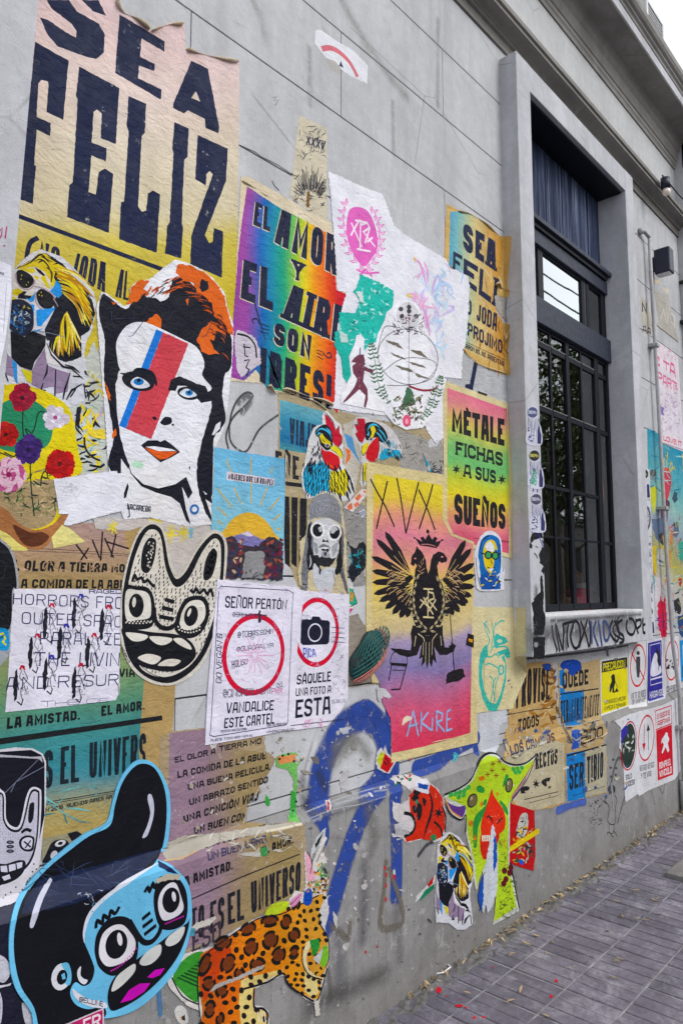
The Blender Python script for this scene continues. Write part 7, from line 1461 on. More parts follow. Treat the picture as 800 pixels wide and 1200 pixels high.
A.paper("634,42 705,28 718,300 640,322", 'c8c8d4', rough=.8); A.p('violet_panel', "640,52 700,38 712,292 645,314", '33308c'); A.l('white_frame', "648,62 695,50 705,225 652,240 648,62", 3, 'c9cadb'); A.p('silhouette', "655,150 662,120 672,95 685,110 695,150 698,185 655,200", 'cfd0de', sm=1); A.p('black_smear', "672,70 690,90 695,140 688,175 682,120", '1e1c2c', rough=3, step=9); A.l('white_bar', "652,215 705,200", 6, 'cfd0de'); A.t('lettering', "648,270 705,255 706,285 648,300", "HAGANSE", 'cfd0de', .17); A.build()
A = Art('poster', 'white notice with red ring and small black figures behind the grey pipe', 'notice', 2, (590, 740, 3.8095), mat='clean', surf='right')
A.paper("708,25 780,20 790,250 718,280", 'cfd0d4', rough=.8); A.e('red_ring', 748, 128, 29, 88, 'c23038', 3, 40, 7); A.scrib('figure', (722, 125, 772, 170), 18, 6, ['26262e'], 14); A.t('lettering', "722,245 775,235 775,262 722,272", "COMPARTE", '3a3a44', .16); A.build()
A = Art('poster', 'bright blue notice at the right edge of the picture below the flower painting', 'notice', 2, (590, 740, 3.8095), mat='clean', surf='right'); A.paper("783,40 830,35 835,215 788,222", '2a8ccc', rough=.8); A.t('lettering', "792,150 828,145 828,200 792,205", "NO", '20406c', .2); A.p('print', "795,60 825,58 826,120 797,125", 'd8dde4'); A.build()
A = Art('poster', 'white strip of dark round sign, two-arrow ring and red panel on far plinth', 'poster', 3, (590, 740, 3.8095), mat='clean', surf='right')
A.paper("490,400 560,370 700,330 770,300 785,620 760,660 640,710 600,735 595,725 540,762 535,700 530,590 525,540 512,520 520,430", 'cfd0d6', rough=1)
A.e('ring', 555, 510, 34, 108, 'c23038', 4, 40, 6); A.e('black_disc', 554, 510, 30, 100, '24332c', 4, 30); A.p('violet_patch', "520,440 545,415 550,450 530,480 520,520", '3a3494', rough=2, step=9); A.scrib('animal', (530, 460, 578, 560), 16, 6, ['c9cdc8', 'a8b0a8'], 20)
A.e('red_ring', 632, 475, 34, 100, 'c23038', 4, 40, 7); A.l('red_arrow', "624,415 622,515", 5, 'c23038'); A.p('red_arrow', "614,500 630,498 622,535", 'c23038'); A.l('black_arrow', "642,530 641,440", 5, '22242c'); A.p('black_arrow', "633,445 649,440 640,412", '22242c')
A.t('lettering', "602,600 668,580 668,605 602,625", "VENGO VENGO", '44444c', .15); A.t('lettering', "608,635 655,620 655,645 608,660", "Y TE VAS", '44444c', .15); A.t('lettering', "540,640 568,632 568,655 540,664", "SOLO", '3a3a44', .18); A.t('lettering', "540,670 580,658 580,682 542,696", "EXCESO", '3a3a44', .18)
A.l('red_frame', "672,355 744,330 746,410 676,438 672,355", 4, 'c8394a'); A.t('red_lettering', "680,368 738,348 738,372 680,392", "EN BUSCA DE", 'c8394a', .16); A.t('red_lettering', "682,400 738,380 738,400 682,424", "ASFIXIA", 'c8394a', .2)
A.p('red_panel', "676,442 746,415 752,638 684,665", 'c8303c'); A.p('running_figure', "712,465 722,450 728,465 735,480 728,500 735,530 728,540 718,515 705,545 700,540 710,505 705,495 698,500 702,480", 'dadbe0'); A.e('running_figure', 722, 458, 6, 8, 'dadbe0'); A.t('panel_lettering', "690,585 742,565 742,595 690,615", "ROMPA EL", 'dadbe0', .18); A.t('panel_lettering', "690,622 745,600 745,632 690,652", "VINCULO", 'dadbe0', .2)
A.build()
A = Art('graffiti', 'grey scribbled writing on the far plinth at the right edge', 'graffiti', 0, (590, 740, 3.8095), surf='right'); A.scrib('line', (745, 440, 790, 620), 40, 2, ['55565e', '6c6e76'], 20, 1.2); A.build()

# ================================================================ window surround: stickers, stencil and tag
for k_, (yy, c1, lab, grn) in enumerate(((0, '4a5078', 'white drip sticker with grey-blue oval badge, highest of three on the window jamb', None), (193, '20241f', 'white drip sticker with black oval badge and green figure, middle of three on the jamb', '4fae8c'), (388, '4a4c60', 'white drip sticker with grey oval badge, lowest of three on the jamb', None))):
    dx = k_*8
    A = Art('drip_sticker', lab, 'sticker', 1, (590, 450, 3.8095), surf='frame', mat='sticker', group='drip stickers on the left window jamb')
    f = lambda st: [(a+dx, b+yy) for a, b in A.pts(st)]
    A.paper(f("104,125 110,105 128,97 145,105 152,125 148,160 158,175 168,215 165,272 100,265 102,200 112,160"), 'c4c6d4', sm=1, rough=.5)
    A.e('badge', 127+dx, 127+yy, 23, 24, c1); A.t('badge_lettering', f("108,118 148,122 148,136 108,132"), "BERN", 'c9c46c' if k_ == 1 else 'c9cbd8', .2)
    for i in range(9): x = 108+dx+i*6; A.l('drip', [(x, 152+yy), (x+2, 175+yy+A.rn.uniform(0, 30)), (x-1, 200+yy+A.rn.uniform(0, 40))], 4, '22264c' if i % 2 else '35386c', taper=True)
    A.scrib('figure', (106+dx, 185+yy, 134+dx, 262+yy), 16, 4, ['55598c', '9a9cc4', '2a2c50'], 16)
    if grn: A.scrib('figure', (108+dx, 195+yy, 134+dx, 262+yy), 26, 6, [grn, '3a8a6c'], 16)
    A.p('bottle', f("148,210 152,190 158,190 160,210 166,230 164,268 148,266"), '2a2e5c'); A.build()
bits('small torn white corner behind the middle jamb sticker', (590, 450, 3.8095), [('paper', "0,0 1,0 1,1", 'c9cbd4')], 0) if False else None
A = Art('marker_mark', 'short violet marker strokes below the lowest jamb sticker', 'graffiti', 0, (590, 450, 3.8095), surf='frame'); A.l('stroke', "126,655 132,685", 5, '3a34a0'); A.l('stroke', "152,662 160,690 174,725", 6, '3a34a0'); A.l('stroke', "128,480 134,462 146,462 150,485", 8, '3a34a0'); A.build()
A = Art('stencil', 'black stencil of a child face above a pointing hand on the window jamb', 'stencil graffiti', 0, (620, 460, 3.75), surf='frame', mat='worn')
A.p('stencil_paint', "2,648 10,621 30,602 55,609 60,640 40,640 20,648 5,663", '14151a', rough=3, step=9); A.p('stencil_paint', "0,659 12,671 10,686 0,682", '14151a', rough=2, step=8); A.p('stencil_paint', "40,709 55,678 75,694 85,725 80,763 62,802 50,786 60,763 42,748 45,729", '14151a', rough=4, step=9); A.l('stencil_paint', "55,648 72,694 70,717", 6, '14151a', sm=1); A.l('stencil_paint', "20,705 30,717 35,729", 6, '14151a'); A.l('stencil_paint', "25,675 38,682", 4, '14151a')
A.p('stencil_hand', "45,820 50,803 56,806 60,858 62,883 60,959 68,975 70,1017 60,1064 20,1066 15,1001 20,942 40,917 50,908", '14151a', rough=1.5, step=10)
for q in ((8, 925), (18, 905), (28, 893), (38, 885)): A.p('stencil_hand', [(q[0], q[1]), (q[0]+12, q[1]-10), (q[0]+22, q[1]+40), (q[0]+10, q[1]+50)], '14151a', rough=1, step=8)
A.p('stencil_cuff', "15,1076 68,1073 66,1169 18,1170", '14151a', rough=1.5, step=10); A.e('cuff_button', 28, 1108, 9, 12, '85858a'); A.build()
bits('white paint fleck beside the pointing hand', (0, 0, 1), [], 0) if False else None
A = Art('graffiti', 'black bubble tag reading INTOXIKADOS OPEN below the window sill', 'graffiti', 0, (600, 640, 4), surf='frame')
TG = '14151c'
for st, w_ in (("185,370 190,420 210,490", 12), ("202,360 205,400 222,495", 12), ("205,370 225,450 235,480 240,400 236,360", 12), ("240,365 285,352", 12), ("262,360 255,420 262,475", 12), ("285,370 272,420 285,470 305,475 318,430 312,370 292,350 280,380", 13), ("318,350 345,420 358,475", 12), ("350,345 335,400 312,475", 12), ("358,345 365,400 362,470", 11), ("470,345 455,390 470,430 490,445 500,410 490,370 475,350", 13), ("515,345 490,365 495,400 518,420 520,445 500,455", 13), ("538,345 532,380 545,410 565,412 575,380 565,345 545,340", 12), ("578,340 580,380 590,410", 12), ("580,350 600,345 600,370 585,385", 12), ("610,335 612,400 622,405", 12), ("612,370 622,365", 11), ("500,330 470,400 520,440", 9)): A.l('tag', st, w_, TG, sm=1)
for st in ("368,350 372,460", "392,350 380,400 402,470", "402,345 412,420 420,470", "425,350 430,430 445,440 455,400 440,360 425,352"): A.l('tag_blue', st, 13, '3a4a78', sm=1)
for x, y0, y1 in ((205, 490, 500), (240, 470, 498), (365, 470, 480), (405, 470, 482)): A.l('drip', f"{x},{y0} {x},{y1}", 4, TG)
A.spray('spray', "440,480 448,510", 22, '34343c', .8); A.build()
# right jamb/wall strip of small stickers
for k_, (y0, y1, lab) in enumerate(((378, 515, 'small drip sticker with dark badge, highest on the strip right of the window'), (518, 680, 'small white sticker with engraved oval face right of the window'), (682, 855, 'small white sticker with grey skull drawing right of the window'), (862, 995, 'small white sticker with grey standing figure right of the window'), (992, 1120, 'small drip sticker with black badge, lowest on the strip right of the window'))):
    A = Art('drip_sticker' if k_ in (0, 4) else 'sticker', lab, 'sticker', 1, (590, 450, 3.8095), surf='right', mat='sticker')
    x0 = 612+k_*5; A.paper([(x0, y0), (x0+36, y0+2), (x0+42, y1), (x0+6, y1-2)], 'c6c7cf', rough=.8); cy = (y0+y1)/2
    if k_ in (0, 4): A.e('badge', x0+17, y0+24, 14, 20, '23251f'); A.l('badge', f"{x0+8},{y0+22} {x0+26},{y0+26}", 4, 'a8a45c'); A.scrib('figure', (x0+4, y0+50, x0+20, y1-8), 18, 4, ['4fae8c', '55598c', '2a2c50'], 14); A.p('bottle', [(x0+24, y0+70), (x0+34, y0+70), (x0+38, y1-8), (x0+26, y1-8)], '26285c')
    elif k_ == 1: A.e('engraving', x0+20, cy, 17, 55, '4a4c5c'); A.e('engraving', x0+20, cy, 11, 38, 'b4b4be'); A.scrib('engraving', (x0+8, cy-36, x0+32, cy+36), 20, 3, ['3a3c4c', '85869a'], 16)
    else: A.scrib('engraving', (x0+8, y0+20, x0+34, y1-25), 40, 4, ['3a3c4c', '77788a', 'a0a0ac', '55566a'], 22)
    A.build()
A = Art('poster', 'pink hand print torn poster patch with blue scribble beside the right pipe', 'poster fragment', 1, (740, 560, 5), surf='right', mat='worn')
A.paper("135,580 165,590 185,700 195,800 205,950 175,955 150,870 135,760 130,640", 'c9c4cc', rough=3); A.p('print', "150,740 165,690 180,740 190,690 200,760 204,945 178,955 150,860", 'c8304c', rough=5, step=10); A.scrib('print', (140, 800, 205, 880), 18, 4, ['3444a0', '2a3488'], 20, 1.2); A.build()
# flower painting
A = Art('mural_poster', 'turquoise painted flower mural with figures behind the grey pipe at the right', 'mural', 0, (740, 390, 5.714), surf='right', mat='worn')
A.paper("100,635 150,660 345,790 420,830 420,2000 330,2000 320,1980 180,1900 130,1600 110,1100", '5fa4ac', rough=1.5)
A.p('print', "102,640 150,664 345,794 415,835 415,1985 330,1985 200,1900 140,1600 112,1100", grad(A, "100,640 400,800 400,1990 140,1800", [(0, '2f8fb0'), (.25, '5fa8b4'), (.42, '8fb8b0'), (.55, '8f9cb0'), (.66, '9c9e78'), (.78, 'a8a860'), (.9, 'b4b4ac'), (1, 'b0b0b4')], 'v', .1))
rn = A.rn
for st, c_ in (("118,1045 165,1045 150,1200 138,1190", 'c4c83a'), ("205,930 225,900 250,920 262,1000 240,1110 215,1110 208,1000", 'c04a58'), ("215,1120 250,1130 245,1190 220,1180", '5a3a4c')): A.p('flower', st, c_, sm=1, rough=1)
for st in ("222,930 212,860 225,810", "232,925 232,850 240,790", "245,930 262,870 270,900", "248,940 275,900 290,925", "205,920 205,860 200,830"): A.l('stem', st, 12, 'c9b44c', sm=1, taper=True)
A.e('head', 140, 940, 22, 26, '5a5550'); A.e('head', 140, 975, 13, 14, '8a847c'); A.p('cone', "265,1110 280,1060 300,1070 305,1120 285,1140", '3a5468', rough=3, step=10); A.l('cone', "275,1000 270,1060", 4, '3f6a70'); A.p('purple_flower', "190,1170 235,1180 230,1290 205,1310 195,1250", '5a3a54', sm=1)
A.c = (740, 560, 5)
for st, c_ in (("110,240 185,235 185,330 160,380 140,360 120,290", '5a6a86'), ("115,400 140,400 142,560 125,570 118,480", 'c9b43a'), ("150,420 175,410 185,470 170,530 145,500", 'b9bcc4'), ("150,330 180,320 182,400 165,380", '2c3038'), ("225,300 240,310 235,400 222,390", 'c87a4c'), ("240,260 270,262 275,320 262,350 240,340", '5a6478'), ("268,380 300,370 310,480 290,510 270,460", '3f9c88'), ("272,590 292,590 285,640 275,630", 'b8303c'), ("245,720 270,700 290,760 280,800 250,790", '23252e'), ("265,810 310,800 320,900 290,940 268,880", '2a4878'), ("210,420 225,420 222,600 212,600", 'c08a4c'), ("275,200 282,235 276,250", 'c46a74')): A.p('figure', st, c_, rough=3, step=9)
A.scrib('brush_mark', (115, 250, 310, 900), 90, 6, ['c9b43a', '3f7a8c', 'b9bcb4', '8aa09c', 'c06a54', '5a6a4c', '2c3a50', 'a8b060'], 40)
A.c = (740, 390, 5.714); A.scrib('brush_mark', (110, 660, 400, 1100), 50, 6, ['7fc0cc', '3f94b0', 'a0ccd0', '2a86a4'], 60, .3); A.build()
A = Art('poster', 'tall white poster with pink lettering ending I LOVE IT behind the far pipe', 'poster', 2, (740, 390, 5.714), surf='right', mat='clean')
A.paper("150,48 230,100 305,160 320,400 335,600 350,800 200,740 185,730 170,500", 'd9d2dc', rough=1)
PK = 'd86a94'
A.t('lettering', "165,150 182,165 184,235 168,218", "C", PK, .25); A.t('lettering', "205,180 245,205 248,265 208,240", "T", PK, .25); A.t('lettering', "248,190 285,215 290,305 250,270", "A", PK, .2); A.t('lettering', "170,255 290,330 292,400 172,330", "PART", PK, .18); A.t('lettering', "285,330 300,338 302,385 288,378", "E", PK, .2)
A.t('lettering', "190,680 330,730 332,765 192,715", "I LOVE IT", 'd8405c', .2); A.scrib('faint_print', (165, 90, 300, 180), 30, 4, ['dfb4c8', 'd49ab4'], 24); A.scrib('faint_print', (175, 400, 315, 670), 90, 5, ['b4aac4', 'c4bcd0', 'a89cba', 'd0b4c8'], 26); A.p('purple_star', "180,480 195,495 215,505 205,525 210,555 192,545 178,550", '8a74b0'); A.l('printed_rule', "195,735 340,785", 3, '7a4a6c'); A.build()
bits('yellow torn poster edge at the right frame edge beside the pink poster', (740, 390, 5.714), [('paper', "335,810 380,830 380,960 340,930", 'cfc08a')], 1)
A = Art('relief_plate', 'worn triangular pale relief plaque with peeling white lettering beyond the pipe', 'plaque', 0, (590, 230, 3.8095), surf='right', mat='worn'); A.paper("668,420 730,440 750,520 778,655 680,575 690,560", 'aca9a2', rough=1.5); A.l('letter_relief', "700,545 712,505 722,560", 6, 'c9c6be'); A.l('letter_relief', "728,570 738,500 745,560 760,580", 6, 'c9c6be'); A.l('letter_relief', "745,520 762,540 758,590", 8, 'd0ccc2'); A.l('shadow_edge', "682,578 778,652", 4, '5a5650'); A.build()
A = Art('paper_scrap', 'remains of dark letters on pale scrap above the sticker strip right of the window', 'paper scrap', 0, (590, 230, 3.8095), surf='right'); A.paper("612,450 638,470 660,560 655,625 620,600 612,520", 'b4b0a6', rough=3); A.t('lettering', "615,470 636,478 636,525 615,515", "N", '2a2c44', .25); A.t('lettering', "618,575 655,590 655,620 618,605", "AA", '2a2c44', .2); A.p('cream_patch', "662,365 690,375 700,392 670,388", 'cfc4a8', rough=2, step=8); A.p('cream_patch', "708,405 735,415 732,435 712,425", 'cfc8b4', rough=2, step=8); A.build()

# ---------------------------------------------------------------- wear on the bare wall: flakes, soot, cracks
def flakes(label, crop, x0, y0, x1, y1, n, cols, size=(1.5, 6), level=0.2, seed=1):
    A = Art('paper_flakes', label, 'paper flakes', level, crop, mat='worn', seed=seed)
    for i in range(n):
        x, y = A.rn.uniform(x0, x1), A.rn.uniform(y0, y1); r = A.rn.uniform(*size)*(1 if A.rn.random() < .85 else 1.9); a = A.rn.uniform(0, 3); k_ = A.rn.uniform(.3, .8)
        A.k += 1; c_ = hexc(A.rn.choice(cols)); q = []
        for t in range(7): an = 2*math.pi*t/7; rr = r*A.rn.uniform(.55, 1.2); q.append((x+rr*math.cos(an)*math.cos(a)-rr*k_*math.sin(an)*math.sin(a), y+rr*math.cos(an)*math.sin(a)+rr*k_*math.sin(an)*math.cos(a)))
        A.add('flake', [A.w(b) for b in q], c_, True)
    r_ = A.build(); r_.children[0]['kind'] = 'stuff'
flakes('scattered white flakes of old paper on the wall around the blue spray letters', (0, 0, 1), 340, 830, 480, 1110, 150, ['b4b4b6', 'a9a9ac', 'c6c6c8', '8a8a88', '6e6c68'], (.7, 3.2), .3, 5)
flakes('small dark and pale paste flecks on the plinth at the bottom of the picture', (0, 0, 1), 300, 1010, 620, 1180, 110, ['a9a9ac', '5c5a58', 'b8b8ba', '4a4846'], (.5, 2.2), .25, 6)
flakes('torn paper bits on the wall between the black monster and the camera poster', (0, 0, 1), 200, 855, 360, 985, 60, ['b4b2ac', 'a49a84', '8f8a80', 'c2bfb8'], (.8, 4), 2.0, 7)
flakes('shreds of old paper around the tan and blue posters under the window', (0, 0, 1), 590, 765, 735, 935, 90, ['b4ae9c', '8c8270', '5a544c', 'c4c0b4', '3c5a94'], (.6, 3), 3.4, 8)
flakes('bits of old paper showing between the roosters, the white sheet and the eagle poster', (0, 0, 1), 395, 455, 530, 560, 50, ['b8b8b8', '8a8886', 'a8a49c'], (.7, 3), 1.9, 9)
A = Art('soot_stain', 'sooty dark spray stains on the wall between the blue letters and the ledge', 'stain', 0, (340, 840, 5.714), seed=4)
for st, w_, c_ in (("80,430 90,540 110,600", 90, '34342f'), ("190,380 230,470", 70, '3a3a38'), ("290,300 330,240 420,180", 120, '77756e'), ("300,200 420,140 520,250", 90, '7d7b74'), ("150,650 300,640 500,560", 50, '5a5c62'), ("520,620 560,780 540,900", 110, '6e6c66'), ("-60,-30 -20,60", 80, '6e6c66')): A.spray('spray', st, w_*1.9, c_, .95, am=.5)
A.build()
A = Art('soot_stain', 'brown-grey water stains down the lower plinth left of the pavement', 'stain', 0, (340, 1000, 5), seed=5)
for st, w_, c_ in (("430,60 430,300 420,500", 90, '57555a'), ("280,500 300,800", 110, '6a6a70'), ("220,680 240,850", 45, '57544c'), ("620,350 640,600", 90, '6a6868'), ("120,900 300,820 560,700", 120, '4e4c4a')): A.spray('spray', st, w_*1.9, c_, .95, am=.5)
A.build()
A = Art('paste_smear', 'white dried paste smears along the narrow ledge', 'paste smear', .4, (340, 840, 5.714), seed=6)
for st, w_ in (("100,640 300,560 480,500 660,455", 9), ("110,690 290,620 470,585 650,530", 6), ("300,590 520,520", 16), ("560,500 640,488", 10), ("200,680 150,700", 18)): A.spray('spray', st, w_*1.8, 'b4b7bf', .9, am=.55)
A.build()
A = Art('crack', 'crooked crack in the render running left from the eagle poster corner', 'crack', .1, (340, 740, 3.3333)); A.l('line', "218,214 260,210 300,203 350,196 395,190", 5, '2a2826', taper=True); A.l('line', "228,220 290,212 380,198", 3, 'a9a49a', taper=True); A.build()
A = Art('graffiti', 'second faint black spray mark under the window surround above the caution sign', 'graffiti', .1, (590, 740, 3.8095), surf='right'); A.spray('spray', "455,65 462,100", 34, '1e1e22', .7); A.spray('spray', "60,125 200,112 420,85 560,60", 14, '3c3a38', .9); A.build()
A = Art('graffiti', 'faint blue haze of spray paint below the purple leopard poster and at the tail leaf', 'graffiti', .1, (180, 980, 3.6364)); A.spray('spray', "20,640 30,760", 40, '3c6a94', .9); A.build()

A = Art('soot_stain', 'grey rain grime on the front of the window surround below the sill', 'stain', 0, (600, 640, 4), surf='frame', seed=9)
for st, w_ in (("90,420 300,400 560,350", 190), ("110,200 112,420 100,480", 70), ("180,350 400,335 600,320", 30), ("250,380 252,480", 40), ("480,350 482,470", 50)): A.spray('spray', st, w_, '4c4c4e', .95, am=.62)
A.build()
A = Art('soot_stain', 'faint dirty run marks down the render above the laurel poster', 'stain', 0, (250, 0, 2.6667), seed=10)
for st, w_ in (("120,0 150,60 160,130", 60), ("400,0 450,90 520,200 600,300", 70), ("300,150 302,330", 40), ("560,320 562,480", 40), ("700,60 700,330", 36)): A.spray('spray', st, w_, '7c7870', .95, am=.38)
A.build()

# ================================================================ fittings on the far wall
pp = empty('drain_pipe', (5.62, -.045, 0), 'thin grey vertical pipe clamped to the wall right of the window', 'pipe')
q = [(5.575, -.04, 4.30), (5.580, -.04, 3.9), (5.60, -.042, 2.9), (5.612, -.045, 1.9), (5.625, -.055, 1.2), (5.66, -.075, .82), (5.67, -.075, .05)]
attach(link('pipe', tube(q, .0135, 12), 'pipe'), pp)
attach(link('outlet', tube([(5.47, -.015, 4.33), (5.50, -.03, 4.335), (5.578, -.04, 4.31)], .014, 10), 'grey_metal'), pp)
attach(link('flange', tube([(5.47, .0, 4.33), (5.47, -.03, 4.33)], .026, 14), 'grey_metal'), pp)
for (x, y, z) in ((5.59, -.04, 3.45), (5.607, -.044, 2.2), (5.66, -.075, .6)): attach(link('clamp', joined([(x-.04, x+.04, y-.005, .002, z-.012, z+.012), (x-.027, x+.027, y-.027, y+.0, z-.0135, z+.0135)], .003), 'grey_metal'), pp)
attach(link('foot_sleeve', tube([(5.67, -.075, .0), (5.67, -.075, .22)], .034, 12), 'grey_metal'), pp)
wl = empty('wall_lamp', (5.72, -.1, 4.02), 'unlit black box wall lamp above the far pipe', 'wall lamp')
bm_ = box(5.68, 5.785, -.15, -.03, 4.05, 4.25, .012); attach(link('lamp_body', bm_, 'black_plastic'), wl)
attach(link('bracket', box(5.70, 5.76, -.035, .002, 4.1, 4.2, .004), 'black_plastic'), wl); attach(link('lens', box(5.695, 5.77, -.138, -.042, 4.044, 4.0505, .002), 'white_plastic'), wl)
# festoon bulb on its cable
def wall_pt(px, py, y): x, z = at(px, py, y); return (x, y, z)
fb = empty('festoon_lamp', wall_pt(779, 220, -.16), 'small lamp holder with pale bulb on a cable above the string course', 'lamp')
a = Vector(wall_pt(779, 216, -.16))
attach(link('socket', tube([a+Vector((0, 0, .05)), a+Vector((0.005, 0, -.03))], .035, 12), 'black_plastic'), fb); 
bmb = bmesh.new(); bmesh.ops.create_uvsphere(bmb, u_segments=16, v_segments=10, radius=.032); ob = link('bulb', bm_mesh('bulb', bmb, True), mat_simple('frosted_bulb', (.85, .72, .62), .3, .05)); ob.location = a+Vector((.012, 0, -.055)); attach(ob, fb)
cb = link('cable', tube([(5.9, -.1, 4.88), tuple(a+Vector((-.06, 0, .045))), tuple(a+Vector((0, 0, .05))), tuple(a+Vector((.3, -.01, .03))), tuple(a+Vector((.8, -.02, .06))), tuple(a+Vector((1.6, -.02, .2)))], .006, 6), 'cable')
tag(cb, 'thin black cable running right from the small lamp along the facade', 'cable')
for k_, (px, py) in enumerate(((796, 332), (797, 378))):
    x, z = at(px, py, 0); tag(link('iron_hook', joined([(x-.03, x+.12, -.05, .0, z-.012, z+.012), (x-.03, x+.0, -.07, -.05, z-.02, z+.03)], .004), 'cable'), ['dark iron peg in the far wall beside the black box lamp', 'dark iron peg in the far wall above the pink poster'][k_], 'hook')
# unit on the roof edge
c = Vector((5.25, -.30, 5.66)); ac = empty('roof_unit', c, 'pale boxy unit with slatted grille on the cornice edge against the sky', 'vent unit')
attach(link('casing', joined([(5.00, 5.36, -.29, -.27, 5.665, 5.69), (5.00, 5.36, -.29, -.27, 5.80, 5.825), (5.00, 5.03, -.29, -.27, 5.69, 5.80), (5.33, 5.36, -.29, -.27, 5.69, 5.80), (5.0, 5.36, -.27, -.06, 5.665, 5.825)], .004), 'white_metal'), ac)
for i in range(4): attach(link('slat', box(5.032, 5.328, -.284, -.268, 5.693+i*.027, 5.711+i*.027, .003), 'grey_metal'), ac)

# person inside, seen from behind through the glass
PX_, PZ_ = at(678, 690, .36)
pe = empty('person', (PX_, .36, .5), 'person in crimson shirt with white collar seen from behind through the lower window', 'person')
sk = bpy.data.meshes.new('figure'); J = [(0, 0, .95), (0, -.01, 1.15), (0, -.01, 1.36), (0, .0, 1.47), (0, .01, 1.53), (0, .015, 1.62), (-.19, .0, 1.38), (-.25, .05, 1.12), (-.20, .26, 1.02), (-.14, .34, 1.03), (.19, .0, 1.38), (.25, .05, 1.12), (.20, .26, 1.02), (.14, .34, 1.03), (-.11, .02, .88), (-.13, .42, .88), (-.13, .45, .48), (-.13, .55, .42), (.11, .02, .88), (.13, .42, .88), (.13, .45, .48), (.13, .55, .42)]
E_ = [(0, 1), (1, 2), (2, 3), (3, 4), (4, 5), (2, 6), (6, 7), (7, 8), (8, 9), (2, 10), (10, 11), (11, 12), (12, 13), (0, 14), (14, 15), (15, 16), (16, 17), (0, 18), (18, 19), (19, 20), (20, 21)]
RAD = [.15, .15, .16, .07, .055, .05, .07, .05, .04, .03, .07, .05, .04, .03, .10, .085, .055, .04, .10, .085, .055, .04]
sk.from_pydata(J, E_, []); fo = link('body', sk, 'skin')
fo.location = (PX_, .36, .12)
md = fo.modifiers.new('skin', 'SKIN'); 
for i, v in enumerate(sk.skin_vertices[0].data if sk.skin_vertices else []): v.radius = (RAD[i], RAD[i]*.8)
if not sk.skin_vertices:
    bmx = bmesh.new(); bmx.from_mesh(sk); lay = bmx.verts.layers.skin.verify()
    for i, v in enumerate(bmx.verts): v[lay].radius = (RAD[i], RAD[i]*.8); v[lay].use_root = (i == 0)
    bmx.to_mesh(sk); bmx.free()
fo.modifiers.new('sub', 'SUBSURF').levels = 2; fo.modifiers['sub'].render_levels = 2
bx0 = Vector(fo.location)
def ellip(name, c, r, m, seg=20):
    b = bmesh.new(); bmesh.ops.create_uvsphere(b, u_segments=seg, v_segments=14, radius=1)
    for v in b.verts: v.co = Vector((v.co.x*r[0], v.co.y*r[1], v.co.z*r[2]))+Vector(c)+bx0
    o = link(name, bm_mesh(name, b, True), m); attach(o, pe); return o
attach(fo, pe)
ellip('head', (0, .02, 1.68), (.075, .095, .115), 'skin'); ellip('hair', (0, -.012, 1.70), (.083, .095, .115), 'hair')
for s_ in (-1, 1): ellip('ear', (s_*.078, .02, 1.67), (.012, .02, .032), 'skin', 10)
# shirt: lofted rings round the torso
rings = [(.90, .165, .125), (1.05, .16, .115), (1.2, .175, .12), (1.32, .20, .12), (1.40, .20, .105), (1.45, .14, .085), (1.485, .075, .07)]
vs = []; fs = []; n = 24
for (z, rx, ry) in rings:
    for j in range(n):
        t = 2*math.pi*j/n; vs.append((bx0.x+math.copysign(abs(math.cos(t))**.8, math.cos(t))*rx, bx0.y+.0+math.copysign(abs(math.sin(t))**.9, math.sin(t))*ry, bx0.z+z))
for i in range(len(rings)-1):
    for j in range(n): fs.append((i*n+j, i*n+(j+1) % n, (i+1)*n+(j+1) % n, (i+1)*n+j))
attach(link('shirt', mesh('shirt', vs, fs, True), 'shirt'), pe)
for s_ in (-1, 1): attach(link('sleeve', tube([bx0+Vector((s_*.15, 0, 1.40)), bx0+Vector((s_*.215, .01, 1.34)), bx0+Vector((s_*.25, .04, 1.17))], .075, 12, .062), 'shirt'), pe)
attach(link('collar', tube([bx0+Vector((0, .0, 1.475)), bx0+Vector((0, .005, 1.515))], .075, 18, .064), 'cloth_white'), pe)
st_ = empty('stool', (bx0.x, bx0.y, .0), 'dark stool under the person behind the window', 'stool')
attach(link('seat', box(bx0.x-.2, bx0.x+.2, bx0.y-.18, bx0.y+.2, .76, .80, .01), 'steel'), st_)
for sx in (-1, 1):
    for sy in (-1, 1): attach(link('leg', box(bx0.x+sx*.17-.015, bx0.x+sx*.17+.015, bx0.y+.01+sy*.15-.015, bx0.y+.01+sy*.15+.015, .4, .758), 'steel'), st_)

# ================================================================ PAVEMENT
gr = link('ground', mesh('ground', [(-60, -8.4, -.13), (200, -8.4, -.13), (200, -60, -.13), (-60, -60, -.13)], [(3, 2, 1, 0)]), 'asphalt'); tag(gr, kind='structure')
road = link('road', mesh('road', [(-60, -3.55, -.12), (200, -3.55, -.12), (200, -9.5, -.12), (-60, -9.5, -.12)], [(3, 2, 1, 0)]), 'asphalt'); tag(road, kind='structure')
kerb = link('kerb', box(-60, 200, -3.55, -3.40, -.3, .0, .01), 'plinth'); tag(kerb, kind='structure')
pav = link('pavement', box(-60, 200, -3.402, .3, -.3, -.0042), 'mortar'); tag(pav, kind='structure')
far = link('far_pavement', box(-60, 200, -13, -9.5, -.3, .0, .01), 'plinth'); tag(far, kind='structure')
